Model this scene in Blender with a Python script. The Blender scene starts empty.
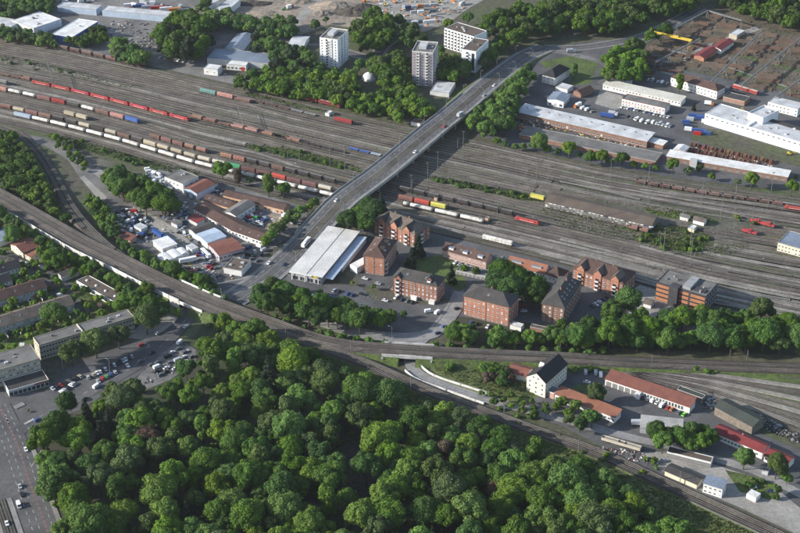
import bpy, math, random
from mathutils import Vector, Matrix, noise
random.seed(7)
R = math.radians
SC = bpy.context.scene
COL = SC.collection
# ---------------------------------------------------------------- camera, world, sun, exposure
CAM_H = 515.0; TILT = 30.0; FPX = 1493.0
CAM_Y = -CAM_H / math.tan(R(TILT))
cd = bpy.data.cameras.new('camera'); cam = bpy.data.objects.new('camera', cd); COL.objects.link(cam)
cam.location = (0, CAM_Y, CAM_H); cam.rotation_euler = (R(90 - TILT), 0, 0)
cd.sensor_width = 36.0; cd.lens = 36.0 * FPX / 800.0; cd.clip_start = 5; cd.clip_end = 9000
SC.camera = cam
SUN_EL = 22.5; SUN_AZ = 6.0          # the sun stands to the left, a little on the viewer's side
w = bpy.data.worlds.new('World'); SC.world = w; w.use_nodes = True
nt = w.node_tree; bg = nt.nodes['Background']
sky = nt.nodes.new('ShaderNodeTexSky'); sky.sky_type = 'NISHITA'; sky.sun_disc = False
sd = Vector((-math.cos(R(SUN_AZ)) * math.cos(R(SUN_EL)), -math.sin(R(SUN_AZ)) * math.cos(R(SUN_EL)), math.sin(R(SUN_EL))))
sky.sun_elevation = R(SUN_EL); sky.sun_rotation = math.atan2(sd.x, sd.y)
nt.links.new(sky.outputs[0], bg.inputs[0]); bg.inputs[1].default_value = 0.145
sl = bpy.data.lights.new('sun', 'SUN'); sl.energy = 4.9; sl.angle = R(0.5); sl.color = (1, .95, .87)
so = bpy.data.objects.new('sun', sl); COL.objects.link(so); so.rotation_euler = sd.to_track_quat('Z', 'Y').to_euler()
SC.view_settings.view_transform = 'Standard'; SC.view_settings.look = 'None'
SC.view_settings.gamma = 1; SC.view_settings.exposure = 0.74; SC.view_settings.use_curve_mapping = False
# ---------------------------------------------------------------- survey: photo reading -> point on the plane z
_c, _s = math.cos(R(TILT)), math.sin(R(TILT))
def P(x, y, z=0.0):
    dx = (x - 400.0) / FPX; dy = (266.5 - y) / FPX
    d = (dx, dy * _s + _c, dy * _c - _s)
    t = (CAM_H - z) / -d[2]
    return Vector((d[0] * t, CAM_Y + d[1] * t, z))
def PP(pts, z=0.0): return [P(p[0], p[1], p[2] if len(p) > 2 else z) for p in pts]
def inv(v):
    d = Vector(v) - Vector((0, CAM_Y, CAM_H)); f = d.y * _c - d.z * _s; u = d.y * _s + d.z * _c
    return 400 + FPX * d.x / f, 266.5 - FPX * u / f
# ---------------------------------------------------------------- materials
MATS = {}
def mat(name, c, c2=None, scale=0.3, rough=0.9, metal=0.0, vary=0.0, coord='Object', detail=4, spec=0.3, emit=None, bump=0.0, wave=None, fine=0.12, alpha=None):
    if name in MATS: return MATS[name]
    m = bpy.data.materials.new(name); m.use_nodes = True; n = m.node_tree.nodes; l = m.node_tree.links
    b = n['Principled BSDF']; b.inputs['Roughness'].default_value = rough; b.inputs['Metallic'].default_value = metal
    b.inputs['Specular IOR Level'].default_value = spec
    if coord == 'World':
        g = n.new('ShaderNodeNewGeometry'); vec = g.outputs['Position']
    else:
        g = n.new('ShaderNodeTexCoord'); vec = g.outputs['Object']
    def noi(sc, det=4):
        t = n.new('ShaderNodeTexNoise'); t.inputs['Scale'].default_value = sc; t.inputs['Detail'].default_value = det
        l.new(vec, t.inputs['Vector']); return t.outputs['Fac']
    c2 = c2 or tuple(x * 0.72 for x in c)
    r = n.new('ShaderNodeValToRGB'); r.color_ramp.elements[0].position = .36; r.color_ramp.elements[1].position = .64
    r.color_ramp.elements[0].color = (*c2, 1); r.color_ramp.elements[1].color = (*c, 1)
    l.new(noi(scale, detail), r.inputs[0]); out = r.outputs[0]
    if fine:
        mx = n.new('ShaderNodeMix'); mx.data_type = 'RGBA'; mx.blend_type = 'MULTIPLY'; mx.inputs[0].default_value = 1
        mr = n.new('ShaderNodeMapRange'); mr.inputs[1].default_value = .3; mr.inputs[2].default_value = .7
        mr.inputs[3].default_value = 1 - fine * 2; mr.inputs[4].default_value = 1 + fine
        l.new(noi(scale * 9, 3), mr.inputs[0]); l.new(out, mx.inputs[6]); l.new(mr.outputs[0], mx.inputs[7]); out = mx.outputs[2]
    if wave:
        wv = n.new('ShaderNodeTexWave'); wv.inputs['Scale'].default_value = wave[0]; wv.bands_direction = wave[1]
        wv.inputs['Distortion'].default_value = wave[3] if len(wave) > 3 else 0.3; l.new(vec, wv.inputs['Vector'])
        mr = n.new('ShaderNodeMapRange'); mr.inputs[3].default_value = 1 - wave[2]; mr.inputs[4].default_value = 1
        l.new(wv.outputs['Fac'], mr.inputs[0])
        mx = n.new('ShaderNodeMix'); mx.data_type = 'RGBA'; mx.blend_type = 'MULTIPLY'; mx.inputs[0].default_value = 1
        l.new(out, mx.inputs[6]); l.new(mr.outputs[0], mx.inputs[7]); out = mx.outputs[2]
    if vary:
        oi = n.new('ShaderNodeObjectInfo'); hs = n.new('ShaderNodeHueSaturation')
        mr = n.new('ShaderNodeMapRange'); mr.inputs[3].default_value = 1 - vary; mr.inputs[4].default_value = 1 + vary
        l.new(oi.outputs['Random'], mr.inputs[0]); l.new(mr.outputs[0], hs.inputs['Value'])
        m2 = n.new('ShaderNodeMath'); m2.operation = 'MULTIPLY'; m2.inputs[1].default_value = 7.31; l.new(oi.outputs['Random'], m2.inputs[0])
        m3 = n.new('ShaderNodeMath'); m3.operation = 'FRACT'; l.new(m2.outputs[0], m3.inputs[0])
        mr2 = n.new('ShaderNodeMapRange'); mr2.inputs[3].default_value = .5 - vary * .07; mr2.inputs[4].default_value = .5 + vary * .07
        l.new(m3.outputs[0], mr2.inputs[0]); l.new(mr2.outputs[0], hs.inputs['Hue']); l.new(out, hs.inputs['Color']); out = hs.outputs[0]
    if bump:
        bp = n.new('ShaderNodeBump'); bp.inputs['Distance'].default_value = bump; l.new(noi(scale * 12, 4), bp.inputs['Height']); l.new(bp.outputs[0], b.inputs['Normal'])
    l.new(out, b.inputs['Base Color'])
    MATS[name] = m; return m
def leafmat(name, c, c2, vary=.3):
    if name in MATS: return MATS[name]
    m = bpy.data.materials.new(name); m.use_nodes = True; n = m.node_tree.nodes; l = m.node_tree.links
    b = n['Principled BSDF']; b.inputs['Roughness'].default_value = .7; b.inputs['Specular IOR Level'].default_value = .2
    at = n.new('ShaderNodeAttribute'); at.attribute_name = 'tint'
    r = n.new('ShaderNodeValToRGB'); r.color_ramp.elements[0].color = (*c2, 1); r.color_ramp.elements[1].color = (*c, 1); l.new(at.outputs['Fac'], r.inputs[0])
    oi = n.new('ShaderNodeObjectInfo'); hs = n.new('ShaderNodeHueSaturation')
    mr = n.new('ShaderNodeMapRange'); mr.inputs[3].default_value = 1 - vary; mr.inputs[4].default_value = 1 + vary; l.new(oi.outputs['Random'], mr.inputs[0]); l.new(mr.outputs[0], hs.inputs['Value'])
    m2 = n.new('ShaderNodeMath'); m2.operation = 'MULTIPLY'; m2.inputs[1].default_value = 9.7; l.new(oi.outputs['Random'], m2.inputs[0])
    m3 = n.new('ShaderNodeMath'); m3.operation = 'FRACT'; l.new(m2.outputs[0], m3.inputs[0])
    mr2 = n.new('ShaderNodeMapRange'); mr2.inputs[3].default_value = .484; mr2.inputs[4].default_value = .501; l.new(m3.outputs[0], mr2.inputs[0]); l.new(mr2.outputs[0], hs.inputs['Hue'])
    mr3 = n.new('ShaderNodeMapRange'); mr3.inputs[3].default_value = 1.12; mr3.inputs[4].default_value = .9; l.new(m3.outputs[0], mr3.inputs[0]); l.new(mr3.outputs[0], hs.inputs['Saturation'])
    l.new(r.outputs[0], hs.inputs['Color']); l.new(hs.outputs[0], b.inputs['Base Color'])
    tr = n.new('ShaderNodeBsdfTranslucent'); l.new(hs.outputs[0], tr.inputs['Color'])
    mx = n.new('ShaderNodeMixShader'); mx.inputs[0].default_value = .25; l.new(b.outputs[0], mx.inputs[1]); l.new(tr.outputs[0], mx.inputs[2])
    l.new(mx.outputs[0], n['Material Output'].inputs['Surface']); MATS[name] = m; return m
M = {}
def D(k, *a, **kw): M[k] = mat(k, *a, **kw)
# ground and paving
D('soil_and_grass', (.075,.088,.04), (.085,.075,.058), scale=.03, coord='World', detail=8, fine=.2)
D('yard_gravel', (.12,.11,.09), (.068,.074,.045), scale=.035, coord='World', detail=9, fine=.2)
D('ballast_dark', (.058,.052,.045), (.038,.035,.029), scale=.06, coord='World', detail=7, vary=.32, fine=.2)
D('ballast_brown', (.092,.08,.066), (.058,.051,.042), scale=.05, coord='World', detail=7, vary=.3, fine=.2)
D('ballast_pale', (.22,.208,.185), (.14,.132,.118), scale=.05, coord='World', detail=7, vary=.22, fine=.15)
D('grass', (.095,.14,.032), (.065,.085,.03), scale=.09, coord='World', detail=8, fine=.3)
D('meadow', (.13,.15,.05), (.08,.105,.036), scale=.07, coord='World', detail=8, fine=.25)
D('asphalt', (.108,.107,.108), (.066,.066,.068), scale=.045, coord='World', detail=8, fine=.1)
D('asphalt_pale', (.19,.182,.172), (.105,.103,.1), scale=.045, coord='World', detail=8, fine=.12)
D('concrete_ground', (.3,.285,.26), (.2,.19,.17), scale=.06, coord='World', detail=8)
D('bare_earth', (.3,.245,.19), (.2,.17,.14), scale=.03, coord='World', detail=9, fine=.2)
D('dark_earth', (.085,.072,.058), (.05,.045,.04), scale=.05, coord='World', detail=8, fine=.25)
D('rust_ground', (.13,.105,.078), (.08,.075,.052), scale=.06, coord='World', detail=8, fine=.25)
D('forest_floor', (.04,.055,.024), (.05,.045,.032), scale=.1, coord='World', detail=6)
D('pavement', (.24,.235,.225), (.18,.175,.17), scale=.2, coord='World')
D('road_pale', (.27,.26,.25), (.19,.185,.18), scale=.08, coord='World', detail=7)
D('cycle_red', (.19,.115,.11), (.14,.095,.09), scale=.4, coord='World')
D('white_line', (.42,.42,.41), (.3,.3,.29), scale=.5, coord='World')
D('rail_steel', (.36,.33,.3), (.22,.19,.17), scale=.1, rough=.45, metal=.35, coord='World')
# building surfaces
D('brick_orange', (.42,.2,.13), (.33,.15,.1), scale=.22, wave=(1.6,'Z',.13), fine=.16, vary=.08)
D('brick_red', (.33,.16,.115), (.24,.115,.085), scale=.22, wave=(1.6,'Z',.13), fine=.16, vary=.12)
D('brick_rust', (.26,.15,.11), (.19,.11,.08), scale=.35, wave=(1.6,'Z',.1))
D('render_white', (.68,.67,.64), (.56,.55,.53), scale=.2, fine=.05)
D('render_cream', (.62,.56,.42), (.52,.47,.36), scale=.2, fine=.05)
D('render_beige', (.42,.37,.28), (.34,.3,.23), scale=.2, fine=.06)
D('render_orange', (.55,.33,.2), (.46,.28,.18), scale=.25)
D('render_pink', (.45,.3,.25), (.38,.25,.21), scale=.25)
D('render_grey', (.42,.43,.44), (.36,.37,.38), scale=.2, fine=.05)
D('panel_violet', (.36,.31,.34), (.32,.28,.31), scale=.2, fine=.05)
D('panel_white', (.74,.75,.77), (.66,.67,.69), scale=.15, fine=.04)
D('panel_blue', (.1,.17,.42), (.08,.14,.34), scale=.2)
D('panel_paleblue', (.42,.5,.6), (.36,.43,.52), scale=.2)
D('cladding_orange', (.42,.185,.09), (.36,.155,.08), scale=.4, wave=(.9,'Z',.2,0))
D('cladding_dark', (.055,.055,.06), (.04,.04,.045), scale=.4)
D('roof_slate', (.068,.062,.058), (.045,.043,.043), scale=.25, rough=.75, wave=(2.2,'Z',.2))
D('roof_black', (.03,.028,.03), (.022,.021,.023), scale=.25, rough=.8, wave=(2.2,'Z',.2))
D('roof_brown', (.11,.064,.052), (.075,.047,.04), scale=.2, rough=.85, wave=(2.0,'Z',.25))
D('roof_tan', (.165,.135,.11), (.11,.09,.075), scale=.2, rough=.85, wave=(2.0,'Z',.2))
D('roof_red', (.22,.085,.06), (.17,.068,.052), scale=.2, rough=.85, wave=(2.0,'Z',.2))
D('roof_maroon', (.2,.035,.035), (.16,.03,.03), scale=.2, rough=.7, wave=(1.2,'X',.2,0))
D('roof_orange', (.3,.125,.075), (.23,.1,.065), scale=.2, rough=.85, wave=(2.0,'Z',.2))
D('roof_pale', (.56,.57,.58), (.4,.405,.41), scale=.12, rough=.6, wave=(.5,'X',.1,0))
D('roof_paleblue', (.4,.48,.58), (.34,.41,.5), scale=.08, rough=.6, wave=(.5,'X',.1,0))
D('roof_cream', (.55,.53,.46), (.46,.44,.38), scale=.06, rough=.7)
D('roof_white', (.7,.7,.68), (.54,.53,.51), scale=.12, rough=.6)
D('roof_bluegrey', (.2,.24,.3), (.16,.19,.24), scale=.08, rough=.6, wave=(.5,'X',.12,0))
D('roof_felt', (.17,.165,.155), (.115,.112,.105), scale=.12, rough=.95)
D('roof_felt_dark', (.06,.057,.055), (.042,.04,.04), scale=.12, rough=.95)
D('roof_felt_brown', (.115,.09,.072), (.085,.066,.055), scale=.12, rough=.95)
D('roof_green', (.05,.058,.05), (.04,.045,.04), scale=.12)
D('glass', (.035,.045,.055), (.025,.03,.04), scale=.5, rough=.12, spec=.6, fine=0)
D('frame_white', (.7,.7,.68), (.62,.62,.6), scale=.8)
D('curtain', (.5,.5,.48), (.4,.4,.38), scale=.8)
D('door_dark', (.09,.085,.08), (.07,.065,.06), scale=.8)
D('door_red', (.5,.03,.02), scale=.8)
D('concrete', (.38,.37,.35), (.27,.265,.25), scale=.15, fine=.12)
D('concrete_dark', (.17,.165,.16), (.12,.12,.115), scale=.2)
D('wall_white', (.66,.65,.62), (.48,.46,.43), scale=.12)
D('wood_grey', (.2,.17,.14), (.13,.11,.09), scale=.5)
D('trunk', (.09,.07,.05), (.05,.04,.03), scale=1.5)
# vehicles and goods
for k, c in dict(white=(.78,.78,.77), silver=(.42,.44,.46), black=(.018,.018,.02), grey=(.13,.14,.15), blue=(.035,.08,.26), red=(.42,.025,.02),
                 green=(.07,.3,.07), yellow=(.62,.44,.03), orange=(.6,.19,.03), lime=(.2,.62,.05), beige=(.42,.37,.27), dark_blue=(.02,.04,.12), maroon=(.16,.03,.03), cream=(.5,.47,.38)).items():
    D('paint_' + k, c, tuple(x * .85 for x in c), scale=.6, rough=.35, spec=.5, fine=.04)
D('wagon_brown', (.16,.088,.075), (.105,.06,.053), scale=.5, vary=.3)
D('wagon_rust', (.24,.12,.085), (.16,.085,.065), scale=.5, vary=.25)
D('wagon_dark', (.035,.032,.032), (.055,.045,.04), scale=.5, vary=.3)
D('wagon_grey', (.23,.23,.23), (.16,.155,.15), scale=.5, vary=.25)
D('wagon_white', (.68,.68,.66), (.42,.4,.35), scale=.35, vary=.12)
D('wagon_beige', (.42,.36,.26), (.33,.28,.21), scale=.5, vary=.15)
D('wagon_cream', (.5,.46,.36), (.4,.36,.29), scale=.5, vary=.1)
D('wagon_green', (.06,.28,.13), (.05,.22,.1), scale=.5)
D('wagon_red', (.4,.05,.048), (.3,.045,.043), scale=.5, vary=.12)
D('wagon_darkred', (.26,.035,.035), (.18,.03,.03), scale=.5)
D('wagon_yellow', (.55,.5,.1), (.45,.42,.1), scale=.5)
D('wagon_blue', (.06,.13,.36), (.05,.1,.28), scale=.5)
D('wagon_paleblue', (.35,.42,.5), (.28,.33,.4), scale=.5)
D('wagon_teal', (.14,.25,.23), (.1,.19,.18), scale=.5)
D('wagon_pink', (.4,.2,.17), (.3,.16,.14), scale=.5)
D('steel_dark', (.05,.047,.045), (.035,.03,.03), scale=.5)
D('steel_grey', (.3,.31,.31), (.22,.225,.225), scale=.3, rough=.6)
D('rust_brown', (.15,.092,.062), (.1,.068,.05), scale=.3, vary=.2)
D('roof_offwhite', (.62,.61,.58), (.5,.49,.465), scale=.1, rough=.7, wave=(.5,'X',.04,0))
D('render_ivory', (.68,.64,.53), (.58,.545,.45), scale=.2, fine=.05)
D('steel_dull', (.17,.175,.17), (.12,.122,.12), scale=.3, rough=.7)
D('steel_yellow', (.6,.42,.05), (.5,.34,.05), scale=.3)
D('rust', (.22,.095,.05), (.12,.06,.04), scale=.3, vary=.35)
D('timber_brown', (.13,.094,.068), (.085,.068,.052), scale=.3, vary=.3)
D('rubber', (.02,.02,.02), scale=1)
D('rubble', (.3,.27,.23), (.16,.15,.14), scale=.8)
D('tarp_blue', (.06,.17,.42), (.05,.13,.32), scale=.5)
D('leaf_light_a', (.1,.1,.1))
LF = leafmat('leaf_mid', (.105,.195,.031), (.048,.11,.019), .28)
LB = leafmat('leaf_bright', (.14,.225,.036), (.07,.132,.022), .2)
LD = leafmat('leaf_deep', (.064,.138,.026), (.03,.075,.015), .25)
LG = leafmat('leaf_greyish', (.095,.145,.042), (.045,.078,.024), .2)
LC = leafmat('leaf_conifer', (.03,.05,.024), (.014,.028,.015), .3)
LR = leafmat('leaf_russet', (.13,.095,.06), (.08,.058,.04), .2)
# ---------------------------------------------------------------- mesh helpers
class MB:
    def __init__(s): s.v = []; s.f = []; s.m = []
    def box(s, x0, x1, y0, y1, z0, z1, mi=0, xf=None, bottom=True):
        b = len(s.v); vs = [(x0,y0,z0),(x1,y0,z0),(x1,y1,z0),(x0,y1,z0),(x0,y0,z1),(x1,y0,z1),(x1,y1,z1),(x0,y1,z1)]
        if xf: vs = [tuple(xf @ Vector(q)) for q in vs]
        s.v += vs
        fs = [(4,5,6,7),(0,1,5,4),(1,2,6,5),(2,3,7,6),(3,0,4,7)] + ([(3,2,1,0)] if bottom else [])
        s.f += [tuple(b + i for i in q) for q in fs]; s.m += [mi] * len(fs); return s
    def poly(s, pts, mi=0):
        b = len(s.v); s.v += [tuple(p) for p in pts]; s.f.append(tuple(range(b, b + len(pts)))); s.m.append(mi); return s
    def prism(s, prof, x0, x1, axis='x', mi=0, cap=None):
        # prof: (a,b) points; extruded along axis, a = the other horizontal, b = up
        b = len(s.v); n = len(prof)
        for X in (x0, x1):
            for (a, z) in prof: s.v.append((X, a, z) if axis == 'x' else (a, X, z))
        for i in range(n):
            j = (i + 1) % n; q = (b+i, b+j, b+n+j, b+n+i); s.f.append(q if axis == 'y' else q[::-1]); s.m.append(mi)
        c = mi if cap is None else cap
        q0 = tuple(b + i for i in range(n)); q1 = tuple(b + n + i for i in range(n))
        s.f += [q0 if axis == 'x' else q0[::-1], q1[::-1] if axis == 'x' else q1]; s.m += [c, c]; return s
    def tube(s, p0, p1, r0, r1=None, n=8, mi=0, caps=True):
        r1 = r0 if r1 is None else r1; p0 = Vector(p0); p1 = Vector(p1); d = (p1 - p0).normalized()
        a = d.orthogonal().normalized(); c = d.cross(a); b = len(s.v)
        for p, r in ((p0, r0), (p1, r1)):
            for i in range(n): t = 2 * math.pi * i / n; s.v.append(tuple(p + a * (math.cos(t) * r) + c * (math.sin(t) * r)))
        for i in range(n): j = (i + 1) % n; s.f.append((b+i, b+j, b+n+j, b+n+i)); s.m.append(mi)
        if caps: s.f += [tuple(b + i for i in range(n))[::-1], tuple(b + n + i for i in range(n))]; s.m += [mi, mi]
        return s
    def mesh(s, name, mats, smooth=False):
        me = bpy.data.meshes.new(name); me.from_pydata(s.v, [], s.f)
        for m in (mats if isinstance(mats, (list, tuple)) else [mats]): me.materials.append(M[m] if isinstance(m, str) else m)
        me.polygons.foreach_set('material_index', s.m)
        if smooth: me.polygons.foreach_set('use_smooth', [True] * len(s.f))
        me.update(); return me
    def obj(s, name, mats, parent=None, smooth=False, **k): return link(name, s.mesh(name, mats, smooth), parent, **k)
def link(name, data, parent=None, loc=None, rz=0, rot=None, scale=None):
    o = bpy.data.objects.new(name, data); COL.objects.link(o)
    if parent: o.parent = parent
    if loc is not None: o.location = loc
    if rot is not None: o.rotation_euler = rot
    elif rz: o.rotation_euler = (0, 0, rz)
    if scale is not None: o.scale = scale if isinstance(scale, (tuple, list, Vector)) else (scale,) * 3
    return o
def tag(o, label, cat, group=None):
    o['label'] = label; o['category'] = cat
    if group: o['group'] = group
    return o
def fit(*opts):
    for o in opts:
        if len(o.replace(',', ' ').split()) <= 16: return o
    return opts[-1]
def root(name, loc, rz, label, cat, group=None): return tag(link(name, None, None, loc, rz), label, cat, group)
def ordw(n):
    W = ['', 'first','second','third','fourth','fifth','sixth','seventh','eighth','ninth','tenth','eleventh','twelfth']
    if n < len(W): return W[n]
    return '%d%s' % (n, 'th' if 10 < n % 100 < 14 else {1:'st',2:'nd',3:'rd'}.get(n % 10, 'th'))
def smooth(pts, step=6.0):
    pts = [Vector(p) for p in pts]; out = []
    q = [pts[0] * 2 - pts[1]] + pts + [pts[-1] * 2 - pts[-2]]
    for i in range(1, len(q) - 2):
        p0, p1, p2, p3 = q[i-1:i+3]; n = max(2, int((p2 - p1).length / step))
        for k in range(n):
            t = k / n; out.append(.5 * ((2*p1) + (p2-p0)*t + (2*p0-5*p1+4*p2-p3)*t*t + (3*p1-p0-3*p2+p3)*t**3))
    out.append(pts[-1]); return out
def normals(c):
    r = []
    for i in range(len(c)):
        d = (c[min(i+1, len(c)-1)] - c[max(i-1, 0)]); d.z = 0; d.normalize(); r.append(Vector((-d.y, d.x, 0)))
    return r
def ribbon(name, c, o0, o1, dz, m, parent=None, mb=None, mi=0):
    nn = normals(c); b = mb or MB(); k = len(b.v)
    for p, n in zip(c, nn):
        b.v.append(tuple(p + n * o1 + Vector((0,0,dz)))); b.v.append(tuple(p + n * o0 + Vector((0,0,dz))))
    for i in range(len(c) - 1): b.f.append((k+2*i+1, k+2*i+3, k+2*i+2, k+2*i)); b.m.append(mi)
    if mb: return mb
    return b.obj(name, m, parent)
def bar(name, c, prof, m, parent=None, mb=None, mi=0):
    # a cross-section (offset, height) swept along a line
    nn = normals(c); b = mb or MB(); k = len(b.v); n = len(prof)
    for p, q in zip(c, nn):
        for (o, z) in prof: b.v.append(tuple(p + q * o + Vector((0,0,z))))
    for i in range(len(c) - 1):
        for j in range(n):
            a = k + i*n; jj = (j+1) % n; b.f.append((a+j, a+jj, a+n+jj, a+n+j)); b.m.append(mi)
    b.f.append(tuple(k + j for j in range(n))[::-1]); b.f.append(tuple(k + (len(c)-1)*n + j for j in range(n))); b.m += [mi, mi]
    if mb: return mb
    return b.obj(name, m, parent)
def struct(o, label=None):
    o['kind'] = 'structure'
    return o
def stuff(o, label=None, cat=None):
    o['kind'] = 'stuff'
    if label: o['label'] = label
    if cat: o['category'] = cat
    return o
LAY = [0]
def patch(name, pts, m, z=None, ground=0.0):
    LAY[0] += 1; zz = ground + (0.03 + 0.003 * LAY[0] if z is None else z)
    return struct(MB().poly([(v.x, v.y, zz) for v in PP(pts)]).obj(name, m))
def inpoly(x, y, poly):
    c = False; j = len(poly) - 1
    for i in range(len(poly)):
        xi, yi = poly[i][:2]; xj, yj = poly[j][:2]
        if (yi > y) != (yj > y) and x < (xj - xi) * (y - yi) / (yj - yi) + xi: c = not c
        j = i
    return c
def interp(pts, x):
    if x <= pts[0][0]: a, b = pts[0], pts[1]
    elif x >= pts[-1][0]: a, b = pts[-2], pts[-1]
    else:
        for a, b in zip(pts, pts[1:]):
            if a[0] <= x <= b[0]: break
    return a[1] + (b[1] - a[1]) * (x - a[0]) / (b[0] - a[0])
# ================================================================= THE GROUND
def sheet():
    b = MB(); xs = [-2600, -700, 0, 700, 2600]; ys = [-900, -300, 300, 900, 4200]
    b.v = [(x, y, 0) for y in ys for x in xs]
    for j in range(4):
        for i in range(4): k = j*5+i; b.f.append((k, k+1, k+6, k+5)); b.m.append(0)
    return struct(b.obj('ground', 'soil_and_grass'))
sheet()
G0 = [(-60,26),(0,39),(70,52),(150,70),(250,92),(330,111),(400,127),(475,142),(532,155),(600,170),(700,186),(800,200),(860,209)]
G1 = [(-60,104),(0,121),(60,135),(120,151),(200,176),(260,190),(330,207),(400,224),(482,243),(560,262),(630,279),(700,300),(775,317),(860,333)]
patch('yard_ground', [(x, y-2) for x, y in G0] + [(x, y+2) for x, y in G1[::-1]], 'yard_gravel')
# paler gravel on the right-hand side of the yard
patch('gravel_field', [(560,240),(600,246),(660,262),(700,262),(760,280),(860,300),(860,335),(775,318),(700,301),(630,280),(560,262),(520,250)], 'ballast_pale')
patch('gravel_field', [(700,262),(690,250),(740,246),(790,262),(860,282),(860,300),(790,290)], 'ballast_pale')
patch('gravel_field', [(560,182),(640,188),(720,196),(860,212),(860,224),(740,208),(600,192)], 'ballast_pale')
# green strips between the tracks
STRIPS = [[(0,55),(30,60),(60,68),(85,73),(110,82),(132,86),(130,89),(100,85),(60,75),(20,66),(0,62)],
 [(248,145),(300,150),(340,161),(362,169),(362,174),(330,167),(280,156),(248,150)],
 [(432,177),(450,179),(500,189),(545,197),(546,202),(520,200),(480,191),(432,181)],
 [(60,133),(100,146),(140,158),(200,172),(200,179),(140,166),(90,152),(55,140)],
 [(546,207),(600,221),(655,236),(640,243),(600,236),(560,226),(540,212)],
 [(655,225),(690,228),(712,238),(700,250),(665,250),(640,240)],
 [(640,232),(700,245),(750,246),(730,256),(680,256),(640,246)],
 [(250,92),(330,112),(300,110),(240,96)], [(640,205),(680,210),(720,222),(700,224),(650,214)]]
for s in STRIPS: patch('grass_strip', s, 'grass')
# left: dirt tracks, hillside, gardens
patch('gravel_road', [(8,127),(30,135),(60,141),(75,150),(92,164),(102,176),(118,192),(130,207),(128,212),(104,206),(92,192),(80,178),(68,160),(45,146),(0,134),(-60,120),(-60,112)], 'asphalt_pale')
patch('gravel_apron', [(64,150),(105,160),(125,170),(140,172),(150,182),(120,186),(95,166)], 'yard_gravel')
patch('concrete_pad', [(90,171),(98,167),(105,173),(99,178)], 'concrete_ground')
patch('concrete_pad', [(80,178),(84,176),(107,197),(104,201),(98,199)], 'concrete_ground')
patch('hillside_grass', [(-60,120),(0,134),(25,147),(42,170),(60,200),(70,222),(95,240),(60,226),(0,193),(-60,160)], 'grass')
patch('railway_verge', [(0,193),(60,226),(95,241),(125,256),(120,262),(60,232),(-60,170),(-60,160)], 'grass')
patch('garden_ground', [(-80,185),(0,210),(60,243),(110,272),(160,300),(180,312),(150,320),(120,330),(30,345),(-80,390)], 'grass')
patch('garden_road', [(25,255),(60,275),(80,290),(70,298),(40,280),(5,262),(-40,250),(-40,240)], 'asphalt')
patch('garden_road', [(60,285),(95,310),(82,312),(50,292)], 'asphalt')
# commercial yards
patch('commercial_yard', [(110,208),(135,202),(150,182),(160,168),(190,172),(230,185),(300,205),(310,216),(300,228),(268,252),(250,268),(232,283),(210,283),(170,262),(140,246),(112,225)], 'asphalt_pale')
patch('yard_lane', [(128,206),(140,208),(175,228),(200,252),(212,266),(206,268),(180,250),(150,226),(128,212)], 'concrete_ground')
patch('trade_court', [(258,214),(283,216),(280,228),(262,236),(240,228)], 'bare_earth')
# estate, car park, junction
patch('car_park', [(205,283),(235,262),(262,255),(290,268),(330,285),(362,286),(372,300),(430,305),(452,300),(468,314),(450,335),(400,345),(330,325),(290,300),(250,298)], 'asphalt')
patch('estate_ground', [(362,226),(420,230),(500,250),(600,275),(640,290),(720,320),(800,335),(800,352),(450,340),(452,300),(430,296),(362,286),(345,262)], 'asphalt')
patch('estate_lawn', [(400,262),(440,255),(455,262),(468,285),(460,292),(430,276)], 'grass')
patch('estate_lawn', [(450,316),(520,322),(600,330),(700,338),(800,342),(860,350),(860,358),(600,348),(450,345)], 'forest_floor')
patch('estate_lawn', [(514,262),(550,270),(545,300),(520,300)], 'grass')
patch('gravel_court', [(640,285),(690,300),(690,322),(630,318),(625,295)], 'concrete_ground')
patch('hedge_ground', [(265,292),(330,312),(400,338),(380,344),(330,332),(262,305)], 'grass')
# triangle south of the embankment and the works area
patch('meadow_triangle', [(425,370),(470,364),(530,366),(560,372),(560,392),(520,404),(480,396),(445,388)], 'meadow')
patch('works_yard', [(545,372),(610,370),(700,402),(740,425),(800,450),(860,470),(860,560),(800,535),(740,508),(690,490),(650,472),(600,446),(560,425),(520,410),(540,395)], 'asphalt')
patch('works_gravel', [(640,452),(665,452),(715,465),(750,476),(778,490),(800,508),(860,530),(860,560),(800,536),(745,510),(700,490),(660,470)], 'concrete_ground')
patch('works_lawn', [(580,384),(600,386),(606,396),(596,408),(572,402),(566,392)], 'grass')
patch('works_lawn', [(725,470),(760,478),(780,488),(770,500),(740,492)], 'grass')
patch('railway_verge', [(400,384),(460,404),(530,434),(600,463),(675,497),(760,538),(700,560),(600,500),(480,440),(400,400)], 'meadow')
patch('railway_verge', [(560,438),(640,470),(700,492),(690,496),(600,458)], 'grass')
patch('wood_floor', [(30,440),(75,418),(120,398),(150,372),(190,342),(205,322),(250,335),(300,352),(345,372),(400,398),(470,426),(540,462),(600,492),(700,560),(40,560),(45,500)], 'forest_floor')
patch('wood_clearing', [(330,430),(355,425),(375,470),(400,505),(380,515),(330,510),(300,505),(340,480)], 'dark_earth')
# street bottom left
patch('street', [(-60,372),(-60,600),(66,600),(58,533),(44,490),(33,458),(30,436),(48,424),(80,410),(100,398),(140,375),(165,352),(182,330),(196,312),(186,306),(165,322),(150,335),(120,345),(60,372),(45,392),(12,392)], 'asphalt')
patch('mason_yard', [(140,375),(165,350),(180,340),(196,350),(196,362),(170,380),(140,392),(128,388)], 'asphalt_pale')
patch('street', [(196,312),(205,296),(218,284),(240,284),(250,296),(225,300),(205,316)], 'asphalt')
patch('office_forecourt', [(146,318),(160,312),(180,318),(160,334),(145,340),(128,338)], 'concrete_ground')
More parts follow.
